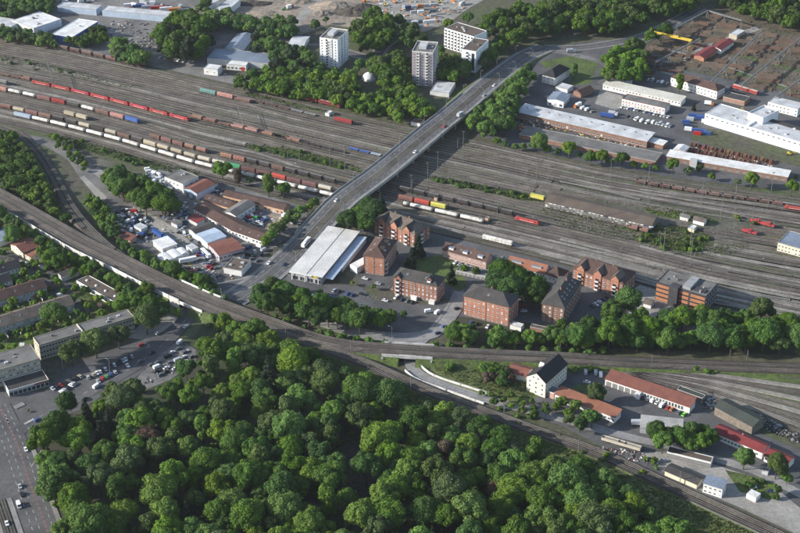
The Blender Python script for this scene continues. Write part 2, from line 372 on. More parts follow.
# far side: industrial strip, building site, wood, depot, storage yard
patch('industrial_ground', [(-120,-40),(-120,30),(0,36),(150,66),(250,88),(280,84),(210,72),(240,40),(330,20),(420,20),(420,-40)], 'asphalt_pale')
patch('building_site', [(225,-60),(520,-60),(470,6),(452,22),(430,30),(400,40),(370,30),(330,25),(300,35),(250,30),(235,12)], 'bare_earth')
patch('site_road', [(330,-30),(350,-30),(310,15),(295,30),(288,30)], 'concrete_ground')
patch('site_yard', [(375,-10),(520,-20),(470,8),(445,24),(385,38),(372,22)], 'concrete_ground')
patch('depot_ground', [(515,62),(560,46),(600,40),(650,40),(680,70),(760,86),(860,120),(860,196),(700,182),(600,166),(532,150),(475,136),(470,110),(500,80)], 'asphalt')
patch('depot_lawn', [(696,128),(720,130),(770,145),(830,162),(830,172),(760,160),(690,140)], 'soil_and_grass')
patch('depot_lawn', [(540,62),(570,56),(600,60),(590,84),(570,86),(572,70),(545,68)], 'grass')
patch('forecourt', [(600,90),(622,96),(628,106),(615,110),(595,104)], 'concrete_ground')
patch('storage_yard', [(640,44),(700,6),(720,4),(830,24),(860,60),(860,110),(760,86),(690,70)], 'rust_ground')
patch('storage_lane', [(660,72),(700,48),(755,26),(762,29),(706,54),(672,76)], 'concrete_ground')
patch('storage_lane', [(655,46),(700,57),(760,78),(830,100),(830,103),(758,81),(698,60),(652,48)], 'concrete_ground')
patch('storage_verge', [(728,50),(800,70),(800,73),(726,53)], 'grass')
patch('storage_verge', [(722,66),(800,92),(800,95),(720,70)], 'grass')

# ================================================================= TRACKS
def yard(t, x):
    a = P(x, interp(G0, x)); b = P(x, interp(G1, x)); return a.lerp(b, t)
NT = 37
def tof(x, y):
    a = P(x, interp(G0, x)); b = P(x, interp(G1, x)); p = P(x, y); d = b - a
    t = (p - a).dot(d) / d.dot(d); return round(t * (NT - 1)) / (NT - 1)
SHED = [(536,194),(548,187),(664,211),(658,232),(652,236),(540,206)]
HUTS = [(672,212),(700,213),(750,222),(748,232),(718,230),(672,222)]
EXCL = [SHED, HUTS] + [STRIPS[i] for i in (1, 2, 5)]
BH = 0.5
def rails(c, par, s=0.72):
    for o in (-s, s):
        bar('rail', c, [(o-.06, BH), (o-.06, BH+.17), (o+.06, BH+.17), (o+.06, BH)], 'rail_steel', par)
SLEEP = []
def track(c, m, name='railway_track', wd=1.75):
    b = bar('x', c, [(-wd-.5, 0.02), (-wd, BH), (wd, BH), (wd+.5, 0.02)], m, mb=MB())
    o = struct(b.obj(name, m)); rails(c, o); return o
rnd = random.Random(3)
for k in range(NT):
    t = k / (NT - 1); run = []; runs = []
    xa, xb = -60, 860
    if k in (1,): xb = 250
    if k in (3, 9): xb = 560
    if k in (12,): xa = 60
    if k in (20, 27): xa = 30
    if k in (31, 34): xb = 640
    x = xa
    while x <= xb:
        p = yard(t, x); px, py = inv(p)
        if any(inpoly(px, py, e) for e in EXCL):
            if len(run) > 3: runs.append(run)
            run = []
        else: run.append(p)
        x += 9
    if len(run) > 3: runs.append(run)
    for r_ in runs:
        m = rnd.choices(['ballast_dark', 'ballast_brown', 'ballast_pale'], [5, 5, 1.1])[0]
        o = track(smooth(r_, 14), m)
# thin green and pale lines between the tracks
for i in range(230):
    k = rnd.randrange(1, NT-1); t = (k+.5)/(NT-1); x0 = rnd.uniform(-20, 760); x1 = x0 + rnd.uniform(30, 190); g = rnd.random() < .8
    if x0 < 440 and k in (10, 11, 12, 26, 27): g = True
    pts = [yard(t, x) for x in [x0 + (x1-x0)*j/8 for j in range(9)]]
    if any(inpoly(*inv(p), e) for p in pts for e in (SHED, HUTS)): continue
    w_ = rnd.uniform(.5, 1.1); c = smooth(pts, 12); nn = normals(c); b = MB()
    for j, (p, n) in enumerate(zip(c, nn)):
        q = w_*(.35 + .65*abs(noise.noise(p*.06)) * 2) * math.sin(math.pi*(j+.5)/len(c))**.4
        b.v += [tuple(p + n*q + Vector((0,0,.47))), tuple(p - n*q + Vector((0,0,.47)))]
    for j in range(len(c)-1): b.f.append((2*j, 2*j+1, 2*j+3, 2*j+2)); b.m.append(0)
    struct(b.obj('grass_strip' if g else 'gravel_strip', 'grass' if g else 'ballast_pale'))
# connecting tracks: diagonals through the points
def diag(x0, t0, x1, t1):
    pts = []
    for i in range(13):
        s = i / 12; e = s*s*(3-2*s); pts.append(yard(t0 + (t1-t0)*e, x0 + (x1-x0)*s) + Vector((0,0,.012)))
    track(pts, 'ballast_brown')
for q in [(60,.9,170,.8),(160,.05,300,.2),(0,.42,130,.34),(500,.1,640,.02),(600,.22,760,.05),(640,.3,800,.14),(620,.86,820,.7),(560,.78,760,.92),(430,.62,560,.7),(650,.5,800,.4),(80,.6,230,.68),(470,.4,640,.3),(690,.2,830,.3)]: diag(*q)
# pale service lanes in the yard
for pts in ([(78,56),(110,63),(150,72)], [(180,90),(198,94)], [(200,146),(250,152),(300,168)], [(555,246),(600,256),(640,268),(700,282),(790,304)], [(560,262),(610,274),(650,284),(700,300),(790,316)], [(560,182),(600,190),(640,200)], [(640,190),(720,200),(800,208)]):
    ribbon('service_lane', smooth(PP(pts), 12), -1.4, 1.4, .58, 'ballast_pale')['kind'] = 'structure'

# raised line through the middle (embankment 5 m)
LZ = 5.0
LC_ = [(-60,166,5),(0,197.5,5),(40,220,5),(82,244,5),(120,262,5),(160,282,5),(200,300,5),(237,314,5),(275,327,5),(310,338,5),(350,346,5),(400,350,5),(450,353,4.8),(500,355.5,4.3),(560,358,3.4),(620,361.5,2.4),(700,365,1.6),(780,368,1),(860,371,.8)]
LL = smooth([P(*p) for p in LC_], 9)
def width_l(i):
    px = inv(LL[i])[0]
    return 9.6 if px < 255 else max(6.6, 9.6 - (px - 255) * .045)
def embankment(name, c, half, slope, m, top, drop=True):
    nn = normals(c); b = MB()
    for i, (p, n) in enumerate(zip(c, nn)):
        h = half(i) if callable(half) else half
        for o, z in ((-h - p.z*slope, -.3), (-h, p.z), (h, p.z), (h + p.z*slope, -.3)):
            v = p + n*o; b.v.append((v.x, v.y, z))
    for i in range(len(c)-1):
        for j in range(3): k = 4*i+j; b.f.append((k, k+1, k+5, k+4)[::-1]); b.m.append(1 if j == 1 else 0)
    b.f.append((0,1,2,3)); b.m.append(0); k = 4*(len(c)-1); b.f.append((k+3,k+2,k+1,k)); b.m.append(0)
    return struct(b.obj(name, [m, top]))
def nearest(c, x):
    return min(range(len(c)), key=lambda i: abs(inv(c[i])[0] - x))
iA0, iA1 = nearest(LL, 179), nearest(LL, 204)      # the street goes through here
iB0, iB1 = nearest(LL, 397), nearest(LL, 420)      # and here
# south side is a vertical wall left of the street, so the slopes are kept steep
for a, b_ in ((0, iA0), (iA1, iB0), (iB1, len(LL)-1)):
    seg = LL[a:b_+1]; embankment('railway_embankment', seg, lambda i, a=a: width_l(a+i), 1.1, 'grass', 'ballast_brown')
def underbridge(i0, i1, label):
    seg = LL[i0-1:i1+2]; mid = seg[len(seg)//2]
    r = root('railway_underbridge', (mid.x, mid.y, 0), 0, label, 'bridge'); off = Vector((-mid.x, -mid.y, 0)); s2 = [p + off for p in seg]
    hw = width_l(i0)
    bar('deck', s2, [(-hw-.4,-1.1),(-hw-.4,-.06),(hw+.4,-.06),(hw+.4,-1.1)], 'concrete', r)
    for o, s_ in ((-hw-.6,1), (hw+.6,-1)): bar('parapet', s2, [(o-.2,-1.3),(o-.2,1.1),(o+.2,1.1),(o+.2,-1.3)], 'wall_white', r)
    for e, q in ((0, 1), (-1, -2)):
        p = s2[e]; pi = s2[q]; d = (pi-p).normalized(); n = Vector((-d.y, d.x, 0)); b = MB()
        for z in (-.2, p.z - 1.1):
            for (u, v) in ((0,-hw-2.5),(1.2,-hw-2.5),(1.2,hw+2.5),(0,hw+2.5)):
                w_ = p + d*u + n*v; b.v.append((w_.x, w_.y, z))
        b.f += [(4,5,6,7),(0,1,5,4),(1,2,6,5),(2,3,7,6),(3,0,4,7)]; b.m += [0]*5
        b.obj('abutment', 'concrete', r)
underbridge(iA0, iA1, 'white parapet railway bridge over the street by the wood corner')
underbridge(iB0, iB1, 'concrete railway underpass with dark opening south of the car park')
for off, a, b_ in ((6.9,0,None),(2.4,0,None),(-2.4,0,None),(-6.9,0,nearest(LL,262))):
    seg = LL[a:b_] if b_ else LL[a:]; nn = normals(seg); off2 = off if abs(off) < 3 else off
    if off == 6.9: seg = seg[:nearest(LL,600)]; nn = nn[:len(seg)]
    c = [p + n * (off if abs(off) < 3 else off * (width_l(i)/9.6 if True else 1)) for i, (p, n) in enumerate(zip(seg, nn))]
    if off == 6.9: c = [p + n*min(6.9, width_l(i)-2.4+.2) for i, (p, n) in enumerate(zip(seg, nn))]
    track([p + Vector((0,0,.03)) for p in c], 'ballast_dark' if off in (2.4,-6.9) else 'ballast_brown')
# branch curving down from the yard to join it (left), at ground level in a cutting of trees
BR = smooth([P(*p) for p in [(-60,106,0),(0,127,0),(22,136,0),(40,154,0),(55,178,.6),(68,203,1.8),(82,222,3),(104,244,4.5),(128,262.5,5.0)]], 9)
embankment('railway_embankment', BR, 4.6, 1.0, 'ballast_brown', 'ballast_brown')
for o in (-2.2, 2.2): track([p + n*o + Vector((0,0,.04)) for p, n in zip(BR, normals(BR))][:-6 if o < 0 else -2], 'ballast_dark')
# lower line leaving it to the right
RC = [(255,325,5),(285,334,5),(320,347,4.8),(360,361,4.4),(400,378.5,3.6),(430,391.5,2.9),(460,403,2.3),(530,428.5,1.4),(600,453.5,.8),(675,488,.6),(760,527,.6),(830,560,.6)]
RR = smooth([P(*p) for p in RC], 9)
embankment('railway_embankment', RR[2:], 5.2, .5, 'grass', 'ballast_brown')
for o in (-2.4, 2.4): track([p + n*o + Vector((0,0,.05)) for p, n in zip(RR, normals(RR))][3:], 'ballast_brown' if o > 0 else 'ballast_dark')
ribbon('cable_trough', RR[30:], -5.1, -4.4, .1, 'concrete')['kind'] = 'structure'
# fan of sidings right of it
GA = [(545,362.5),(600,366),(660,370),(720,376),(800,387),(860,396)]
GB = [(560,364),(620,373.5),(660,383),(700,394),(740,408),(800,432),(860,458)]
patch('siding_ground', [(x, y-1) for x, y in GA] + [(x, y+3) for x, y in GB[::-1]], 'yard_gravel')
for k in range(8):
    t = k/7; pts = []
    for x in range(570 + k*6, 861, 15):
        pts.append(P(x, interp(GA, x)).lerp(P(x, interp(GB, x)), t))
    track(smooth(pts, 14), ['ballast_pale','ballast_brown'][k % 2])
patch('grass_strip', [(690,366),(740,372),(800,380),(800,384),(740,377),(690,371)], 'grass')
patch('grass_strip', [(700,380),(740,386),(800,398),(800,402),(740,391)], 'meadow')
# sound wall along the south side of the raised line
def wall_line(name, c, h, th, m, label, cat, z0=0, cap=True, bays=6.0):
    o0 = c[0]; r = root(name, (o0.x, o0.y, 0), 0, label, cat); cc = [p - Vector((o0.x, o0.y, 0)) for p in c]
    bar('wall_panel', cc, [(-th/2,z0),(-th/2,h),(th/2,h),(th/2,z0)], m, r)
    nn = normals(cc); acc = 0
    for i in range(1, len(cc)):
        acc += (cc[i]-cc[i-1]).length
        if acc > bays:
            acc = 0; p = cc[i]; d = cc[i]-cc[i-1]; a = math.atan2(d.y, d.x)
            link('wall_post', POST(h, z0, th), r, loc=p, rz=a)
    return r
_pc = {}
def POST(h, z0, th):
    k = (h, z0, th)
    if k not in _pc: _pc[k] = MB().box(-.18,.18,-th/2-.12,th/2+.12,z0,h+.15).mesh('wall_post', 'concrete')
    return _pc[k]
seg = LL[:nearest(LL,206)]; nn = normals(seg)
wall_line('sound_wall', smooth([p - n*10.3 for p, n in zip(seg, nn)], 5), 2.2, .3, 'wall_white', 'long white sound wall along the garden side of the raised railway', 'wall', z0=-5.2)
# walls of the road below the underpass
for pts, lab in (([(405,371),(411,376.5),(421,382),(446,391),(466,398),(484,404.5)], 'outer white retaining wall curving beside the underpass road'),
                 ([(420,366),(429,373.5),(442,379.5),(470,388.5),(492,395.5)], 'inner white retaining wall between meadow triangle and underpass road')):
    wall_line('retaining_wall', smooth(PP(pts), 5), 1.5, .5, 'wall_white', lab, 'wall', bays=14)

# ================================================================= ROADS
def road(name, pts, hw, m='asphalt', pave=True, marks=True, dz=.3, z=0):
    c = smooth(PP(pts, z), 6); o = struct(ribbon(name, c, -hw, hw, dz, m))
    if pave:
        for s in (1, -1):
            a, b = (hw, hw+2) if s > 0 else (-hw-2, -hw)
            bar('kerb', c, [(a, 0),(a, dz+.12),(b, dz+.12),(b, 0)], 'pavement', o)
    if marks:
        dashes(c, 0, dz + .02, o)
    return o, c
def dashes(c, off, z, par, ln=3.0, gap=5.0, wd=.14, m='white_line', name='lane_marking'):
    b = MB(); nn = normals(c); s = 0; nxt = 0
    for i in range(len(c)-1):
        L = (c[i+1]-c[i]).length; d = (c[i+1]-c[i])/max(L,1e-6)
        while nxt < s + L:
            p = c[i] + d*(nxt-s) + nn[i]*off; q = p + d*min(ln, 60); n = nn[i]*wd; zz = Vector((0,0,z))
            b.poly([p-n+zz, q-n+zz, q+n+zz, p+n+zz]); nxt += ln + gap
        s += L
    if b.f: o = b.obj(name, m, par); o['kind'] = 'stuff'; return o
road('estate_road', [(308,317),(330,324),(355,332),(385,337),(410,338),(432,334),(446,320),(456,305),(462,292)], 3.6, 'road_pale')
road('underpass_road', [(436,330),(420,342),(411,353),(410,362),(415,371),(427,379),(446,386.5),(470,394.5),(497,402.5),(530,411),(570,421),(605,431)], 3.8, 'road_pale', pave=False, dz=.33)
road('works_road', [(605,431),(640,440),(668,446),(700,455),(740,466),(770,478),(800,494),(850,515)], 3.2, 'road_pale', pave=False, marks=False, dz=.31)
road('street', [(196,308),(180,326),(158,349),(128,370),(95,388),(60,406),(28,424),(10,436)], 5.5, 'asphalt', pave=False, dz=.32)
road('street', [(190,312),(203,298),(222,288),(245,284),(262,276)], 5.5, 'asphalt', dz=.34)
road('far_street', [(545,48),(580,48),(620,42),(650,34),(700,8)], 5, 'asphalt', dz=.32)
road('far_street', [(548,50),(600,62),(612,75),(600,84)], 4, 'asphalt_pale', pave=False, marks=False, dz=.34)
road('side_street', [(205,30),(235,34),(262,36),(300,44),(330,46),(345,50)], 3.5, 'asphalt_pale', pave=False, marks=False)
road('side_street', [(345,52),(372,58),(384,46),(398,36)], 4.5, 'asphalt', marks=False)
# avenue with the tramway, lower left
AV = smooth(PP([(2,405),(14,430),(24,455),(34,485),(44,512),(56,545),(66,575)]), 6)
struct(ribbon('avenue', AV, -13.5, 4.6, .36, 'asphalt'))
cy = struct(ribbon('cycle_path', AV, -2.4, -1.0, .38, 'asphalt'))
dashes(AV, -1.7, .4, cy, 2.6, 1.4, .75, 'cycle_red', 'red_marking')
dashes(AV, 1.6, .4, cy, 3, 4); dashes(AV, -5.2, .4, cy, 3, 4); dashes(AV, -8.8, .4, cy, 3, 4)
struct(bar('kerb', AV[6:], [(4.6,0),(4.6,.5),(7,.5),(7,0)], 'pavement'))
av2 = AV[13:]
struct(bar('tram_platform', av2, [(-16.2,0),(-16.2,.6),(-13.6,.6),(-13.6,0)], 'pavement'))
for o_ in (-18.2, -21.4):
    cc = [p + n*o_ + Vector((0,0,.05)) for p, n in zip(av2, normals(av2))]; track(cc, 'ballast_dark', 'tram_track', 1.3)
struct(bar('tram_platform', av2, [(-25.6,0),(-25.6,.6),(-23.2,.6),(-23.2,0)], 'pavement'))
b = MB()
for i in range(10):
    p = P(31 + i*1.0, 467 - i*1.6, .4); b.poly([p, p + Vector((.5,.1,0)), p + Vector((.5,2.4,0)), p + Vector((0,2.3,0))])
o = b.obj('crossing_marking', 'white_line'); o['kind'] = 'structure'
for pts in ([(5,415),(9,425)],):
    c = smooth(PP(pts), 3); struct(ribbon('lane_marking', c, -.3, .3, .4, 'white_line'))
struct(bar('traffic_island', smooth(PP([(25,424.5),(34,419.5)]), 3), [(-.9,0),(-.9,.55),(.9,.55),(.9,0)], 'concrete'))
struct(bar('traffic_island', smooth(PP([(15,408),(24,404)]), 3), [(-1.8,0),(-1.8,.55),(1.8,.55),(1.8,0)], 'pavement'))

# ================================================================= THE ROAD BRIDGE
BP = [(232,300,.42),(262,280,.42),(285,260.5,.45),(303,243,.7),(327,217,4),(346,198,7),(383.5,170,8),(428,133,8),(451,115,8),(469,100,7.6),(486,85,6.5),(506,70,4),(524,57,1.6),(546,47,.4)]
BD = smooth([P(*p) for p in BP], 8)
i0, i1 = nearest(BD, 335), nearest(BD, 455)
ms = BD[i0]; br = root('road_bridge', (ms.x, ms.y, 0), 0, 'long road bridge on concrete piers crossing the whole railway yard', 'bridge')
off = Vector((-ms.x, -ms.y, 0)); BB = [p + off for p in BD]; span = BB[i0:i1+1]
HW = 11.2
bar('deck', span, [(-HW,-1.5),(-HW,-.05),(HW,-.05),(HW,-1.5)], 'concrete', br)
for s in (4.5, -4.5): bar('girder', span, [(s-1.2,-2.6),(s-1.2,-1.5),(s+1.2,-1.5),(s+1.2,-2.6)], 'concrete_dark', br)
acc = 0; nn = normals(span); pm = None
for i in range(1, len(span)):
    acc += (span[i]-span[i-1]).length
    if acc > 21:
        acc = 0; p = span[i]; d = span[i]-span[i-1]; a = math.atan2(d.y, d.x)
        if pm is None:
            b = MB(); b.box(-.6,.6,-9.5,9.5,4.6,5.6)
            for y in (-8,-2.8,2.8,8): b.tube((0,y,-.2),(0,y,4.6),.55,n=10)
            pm = b.mesh('pier', 'concrete')
        link('pier', pm, br, loc=(p.x, p.y, p.z-8.02), rz=a)
for s in (1, -1): bar('parapet', BB[i0-4:i1+5], [(s*HW-.15,-.3),(s*HW-.15,1.1),(s*HW+.15,1.1),(s*HW+.15,-.3)], 'concrete', br)
# ramps at both ends
embankment('bridge_ramp', BD[nearest(BD,298):i0+1], 12, 1.3, 'grass', 'asphalt'); embankment('bridge_ramp', BD[i1:], 12, 1.3, 'grass', 'asphalt')
def lane(nm, a, b, z, m, sub=None): return struct(ribbon(nm, BD, a, b, z, m))
rw = lane('roadway', -10.9, 10.9, .02, 'asphalt')
full = BD
bar('footway', full, [(8.6,0),(8.6,.16),(10.9,.16),(10.9,0)], 'pavement', rw); bar('footway', full, [(-10.9,0),(-10.9,.16),(-8.6,.16),(-8.6,0)], 'pavement', rw)
mid = full[nearest(full, 292):nearest(full,505)]
bar('tram_bed', mid, [(-3.4,0),(-3.4,.2),(2.6,.2),(2.6,0)], 'ballast_brown', rw)
for o_ in (-1.9, 1.1):
    for s in (-.72, .72): bar('rail', mid, [(o_+s-.05,.2),(o_+s-.05,.3),(o_+s+.05,.3),(o_+s+.05,.2)], 'rail_steel', rw)
dashes(full, 5.6, .05, rw); dashes(full, -6.0, .05, rw)
for o_ in (8.3, 3.0, -3.8, -8.3):
    ribbon('edge_line', full, o_-.1, o_+.1, .05, 'white_line', rw)
# the roadway of the bridge is part of the bridge crossing: lamp posts along it
lampb = MB(); lampb.tube((0,0,0),(0,0,9),.13,.08,6); lampb.tube((0,0,9),(1.8,0,9.4),.07,.06,6); lampb.box(1.6,2.6,-.2,.2,9.32,9.5)
LAMPM = lampb.mesh('street_lamp', 'steel_grey')
nn = normals(BD); acc = 0; kk = 0
for i in range(3, len(BD)-2):
    acc += (BD[i]-BD[i-1]).length
    if acc > 34:
        acc = 0; kk += 1
        for s in (-1, 1):
            p = BD[i] + nn[i]*(8.9*s); a = math.atan2(nn[i].y, nn[i].x) + (math.pi if s > 0 else 0)
            tag(link('street_lamp', LAMPM, None, loc=p, rz=a), 'slim grey lamp on the %s edge of the bridge road, %s from its lower end' % ('left' if s > 0 else 'right', ordw(kk)), 'street lamp', 'street lamps along the bridge road')

for pts, ln in (([(300,281),(330,287.5)],5),([(360,296),(390,303)],5),([(352,305),(380,312)],5),([(53,391),(82,378.5)],5),([(88,380.5),(132,359)],5),([(622,109),(668,119)],5),([(386,289),(414,296.5)],5)):
    a, b_ = P(*pts[0], .5), P(*pts[1], .5); d = (b_-a); L = d.length; d.normalize(); n = Vector((-d.y, d.x, 0)); q = MB()
    for i in range(int(L/2.6)+1):
        p = a + d*(i*2.6); q.poly([p-d*.06, p+d*.06, p+d*.06+n*ln, p-d*.06+n*ln])
    o = q.obj('parking_bay_lines', 'white_line'); o['kind'] = 'structure'; o.location.z = -.2

for i, (t, xa, xb, w_) in enumerate([(.8,560,860,1.5),(.86,520,800,1.2),(.9,590,860,1.8),(.95,500,860,1.6),(.98,540,760,1.2),(.7,640,860,1.3),(.04,470,860,1.2),(.1,500,860,1.0),(.16,560,860,1.4),(.28,500,780,.9),(.22,590,860,1.0)]):
    c = smooth([yard(t + .012*math.sin(x*.011+i), x) for x in range(xa, xb, 18)], 12)
    struct(ribbon('gravel_strip', c, -w_, w_, .53, 'ballast_pale'))
# ================================================================= BUILDINGS
_wc = {}
def window_mesh(w, h, style):
    k = (round(w,2), round(h,2), style)
    if k in _wc: return _wc[k]
    b = MB(); f = .09
    if style == 'garage':
        b.box(-w/2, w/2, -.04, .0, 0, h, 1)
        for i in range(1, 4): b.box(-w/2, w/2, -.06, -.04, h*i/4-.03, h*i/4+.03, 0)
        m = ['frame_white', 'concrete_dark']
    elif style == 'balcony':
        b.box(-w/2, w/2, -.03, 0, 0, h, 1); b.box(-w/2, w/2, -1.2, -.03, -.15, 0, 0); b.box(-w/2, w/2, -1.2, -1.1, 0, .95, 0)
        b.box(-w/2, -w/2+.1, -1.1, -.03, 0, .95, 0); b.box(w/2-.1, w/2, -1.1, -.03, 0, .95, 0); m = ['frame_white', 'glass']
    elif style == 'band':
        b.box(-w/2, w/2, -.05, 0, 0, h, 1); m = ['frame_white', 'glass']
        for i in range(int(w/2)+1): x = -w/2 + i*w/(int(w/2)); b.box(x-.05, x+.05, -.09, -.05, 0, h, 0)
    else:
        b.box(-w/2, -w/2+f, -.08, 0, 0, h, 0); b.box(w/2-f, w/2, -.08, 0, 0, h, 0)
        b.box(-w/2+f, w/2-f, -.08, 0, 0, f, 0); b.box(-w/2+f, w/2-f, -.08, 0, h-f, h, 0)
        b.box(-.03, .03, -.07, -.03, f, h-f, 0); b.box(-w/2+f, w/2-f, -.03, 0, f, h-f, 1)
        b.box(-w/2-.08, w/2+.08, -.16, 0, -.1, 0, 0)
        m = ['frame_white', {'c': 'curtain', 'd': 'glass'}.get(style, 'glass')]
    _wc[k] = b.mesh('window', m); return _wc[k]
def windows(r, side, W, Dp, z0, rows, cols, w, h, pitch=None, style='d', m0=1.2, skip=(), margin=None, name='window', mix=.15):
    # side: front (y=0), right (x=W), back, left
    L = W if side in ('front', 'back') else Dp
    mg = margin if margin is not None else L / cols * .5
    for i in range(cols):
        u = L/2 if cols == 1 else mg + (L - 2*mg) * i / (cols - 1)
        for j in range(rows):
            if (j, i) in skip: continue
            z = z0 + m0 + j * (pitch or 3.0)
            loc, a = {'front': ((u, 0, z), 0), 'right': ((W, u, z), math.pi/2), 'back': ((u, Dp, z), math.pi), 'left': ((0, u, z), -math.pi/2)}[side]
            st = 'c' if style == 'd' and RB.random() < mix else style
            link(name, window_mesh(w, h, st), r, loc=loc, rz=a)
RB = random.Random(11)
def hip(W, D_, h, rise, e, inset=None, axis='x'):
    b = MB(); x0, x1, y0, y1 = -e, W+e, -e, D_+e
    ins = inset if inset is not None else min(x1-x0, y1-y0)/2
    if axis == 'x': r0 = (x0+ins, (y0+y1)/2, h+rise); r1 = (x1-ins, (y0+y1)/2, h+rise)
    else: r0 = ((x0+x1)/2, y0+ins, h+rise); r1 = ((x0+x1)/2, y1-ins, h+rise)
    v = [(x0,y0,h+.05),(x1,y0,h+.05),(x1,y1,h+.05),(x0,y1,h+.05), r0, r1]
    b.v = v + [(a,c,h-.2) for (a,c,_) in v[:4]]
    if axis == 'x': b.f = [(0,1,5,4),(1,2,5),(2,3,4,5),(3,0,4)]
    else: b.f = [(0,1,4),(1,2,5,4),(2,3,5),(3,0,4,5)]
    b.f += [(6,7,1,0),(7,8,2,1),(8,9,3,2),(9,6,0,3),(9,8,7,6)]; b.m = [0]*len(b.f); return b
def bld(name, label, cat, A, B, C, h, wall, roofm, roof='flat', rise=3.0, axis='x', eave=.5, wins=(), z0=0, group=None, parapet=.45, trim='concrete', vents=0, chim=0, skylights=0, depth=None, seed=None):
    a, b_, c = P(*A, h + z0), P(*B, h + z0), P(*C, h + z0)
    u = (b_ - a); W = u.length; ang = math.atan2(u.y, u.x); u.normalize(); n = Vector((-u.y, u.x, 0))
    Dp = depth or max(2.5, (c - a).dot(n))
    r = root(name, (a.x, a.y, z0), ang, label, cat, group)
    mb = MB(); mb.box(0, W, 0, Dp, -.3, h, 0)
    if roof == 'gable':
        if axis == 'x': mb.prism([(0,h),(Dp,h),(Dp/2,h+rise)], 0, W, 'x', 0)
        else: mb.prism([(0,h),(W,h),(W/2,h+rise)], 0, Dp, 'y', 0)
    if roof == 'mono': mb.prism([(0,h),(Dp,h),(Dp,h+rise)], 0, W, 'x', 0)
    mb.obj('wall', wall, r)
    if roof == 'flat':
        rb = MB().box(.25, W-.25, .25, Dp-.25, h+.003, h+.12); rf = rb.obj('roof', roofm, r)
        p = MB(); t = .25; H = h + parapet
        p.box(0,W,0,t,h,H).box(0,W,Dp-t,Dp,h,H).box(0,t,t,Dp-t,h,H).box(W-t,W,t,Dp-t,h,H); p.obj('parapet', trim, r)
    elif roof == 'slab':
        rf = MB().box(-eave, W+eave, -eave, Dp+eave, h+.002, h+.35).obj('roof', roofm, r)
    elif roof == 'gable':
        b2 = MB(); e = eave
        if axis == 'x':
            k = rise/(Dp/2); prof = [(-e, h-k*e), (Dp/2, h+rise), (Dp+e, h-k*e), (Dp+e, h-k*e+.28), (Dp/2, h+rise+.3), (-e, h-k*e+.28)]
            b2.prism(prof[::-1], -e, W+e, 'x')
        else:
            k = rise/(W/2); prof = [(-e, h-k*e), (W/2, h+rise), (W+e, h-k*e), (W+e, h-k*e+.28), (W/2, h+rise+.3), (-e, h-k*e+.28)]
            b2.prism(prof[::-1], -e, Dp+e, 'y')
        rf = b2.obj('roof', roofm, r)
    elif roof == 'mono':
        e = eave; k = rise/Dp
        rf = MB().prism([(-e,h-k*e),(-e,h-k*e+.3),(Dp+e,h+rise+k*e+.3),(Dp+e,h+rise+k*e)], -e, W+e, 'x').obj('roof', roofm, r)
    elif roof in ('hip', 'hipy'):
        rf = hip(W, Dp, h, rise, eave, axis='y' if roof == 'hipy' else 'x').obj('roof', roofm, r)
    elif roof == 'arch':
        prof = [(Dp/2 - (Dp/2+.2)*math.cos(math.pi*i/10), h + rise*math.sin(math.pi*i/10)) for i in range(11)]
        rf = MB().prism(prof, -.2, W+.2, 'x').obj('roof', roofm, r)
    rz = RB
    for i in range(vents):
        x = rz.uniform(.1, .9)*W; y = rz.uniform(.2, .8)*Dp; s = rz.uniform(.5, 1.3)
        MB().box(x-s, x+s, y-s*.7, y+s*.7, h+.12, h+.12+rz.uniform(.5,1.5)).obj('roof_vent', rz.choice(['concrete','steel_grey','render_grey','concrete_dark']), rf)
    if roof in ('gable','hip','hipy') :
        ax = 'y' if (roof == 'hipy' or axis == 'y') else 'x'
        for i in range(chim):
            f = (i+1)/(chim+1)
            x, y = (W*f, Dp/2+.8) if ax == 'x' else (W/2+.8, Dp*f)
            MB().box(x-.4, x+.4, y-.4, y+.4, h+rise*.5, h+rise+1.1).obj('chimney', 'brick_red', rf)
        for i in range(skylights):
            f = (i+.7)/(skylights+.4)
            if ax == 'x': x = W*f; y = Dp*.25; z = h+rise*.5+.16; rot = (math.atan(rise/(Dp/2)), 0, 0)
            else: y = Dp*f; x = W*.75; z = h+rise*.5+.16; rot = (0, math.atan(rise/(W/2)), 0)
            link('skylight', SKYL, rf, loc=(x, y, z), rot=rot)
    elif skylights:
        for i in range(skylights):
            x = W*(i+.5)/skylights; link('skylight', DOME, rf, loc=(x, Dp*.5, h+.12 if roof == 'flat' else h+.35))
    for q in wins: windows(r, q[0], W, Dp, 0, *q[1:6][:4], **(q[5] if len(q) > 5 else {}))
    if name == 'apartment_house':
        q = MB(); q.box(-.12, W+.12, -.14, -.004, h-.5, h-.22).box(W+.004, W+.14, -.004, Dp+.1, h-.5, h-.22); q.obj('cornice', 'render_beige', r)
        q = MB(); q.box(-.08, W+.08, -.1, -.004, 0, .9).box(W+.004, W+.1, -.004, Dp, 0, .9); q.obj('plinth', 'concrete_dark', r)
        for X in (.25, W*.5, W-.25): MB().tube((X,-.16,0),(X,-.16,h-.2),.09,n=6).obj('downpipe', 'steel_dark', r)
    r['W'] = W; r['D'] = Dp
    return r, W, Dp, rf
SKYL = MB().box(-.5,.5,-.65,.65,0,.22,0).box(-.4,.4,-.55,.55,.22,.25,1).mesh('skylight', ['frame_white','glass'])
_d = MB()
for j in range(4):
    r0, z0_ = 1.1*math.cos(j*.4), .9*math.sin(j*.4)
    r1, z1_ = 1.1*math.cos((j+1)*.4), .9*math.sin((j+1)*.4); _d.tube((0,0,z0_),(0,0,z1_), r0, r1, 12, 0, caps=(j == 3))
DOME = _d.mesh('skylight', 'frame_white')
# wins entries: (side, rows, cols, w, h, {options})
def W_(side, rows, cols, w=1.1, h=1.5, **k): return (side, rows, cols, w, h, k)
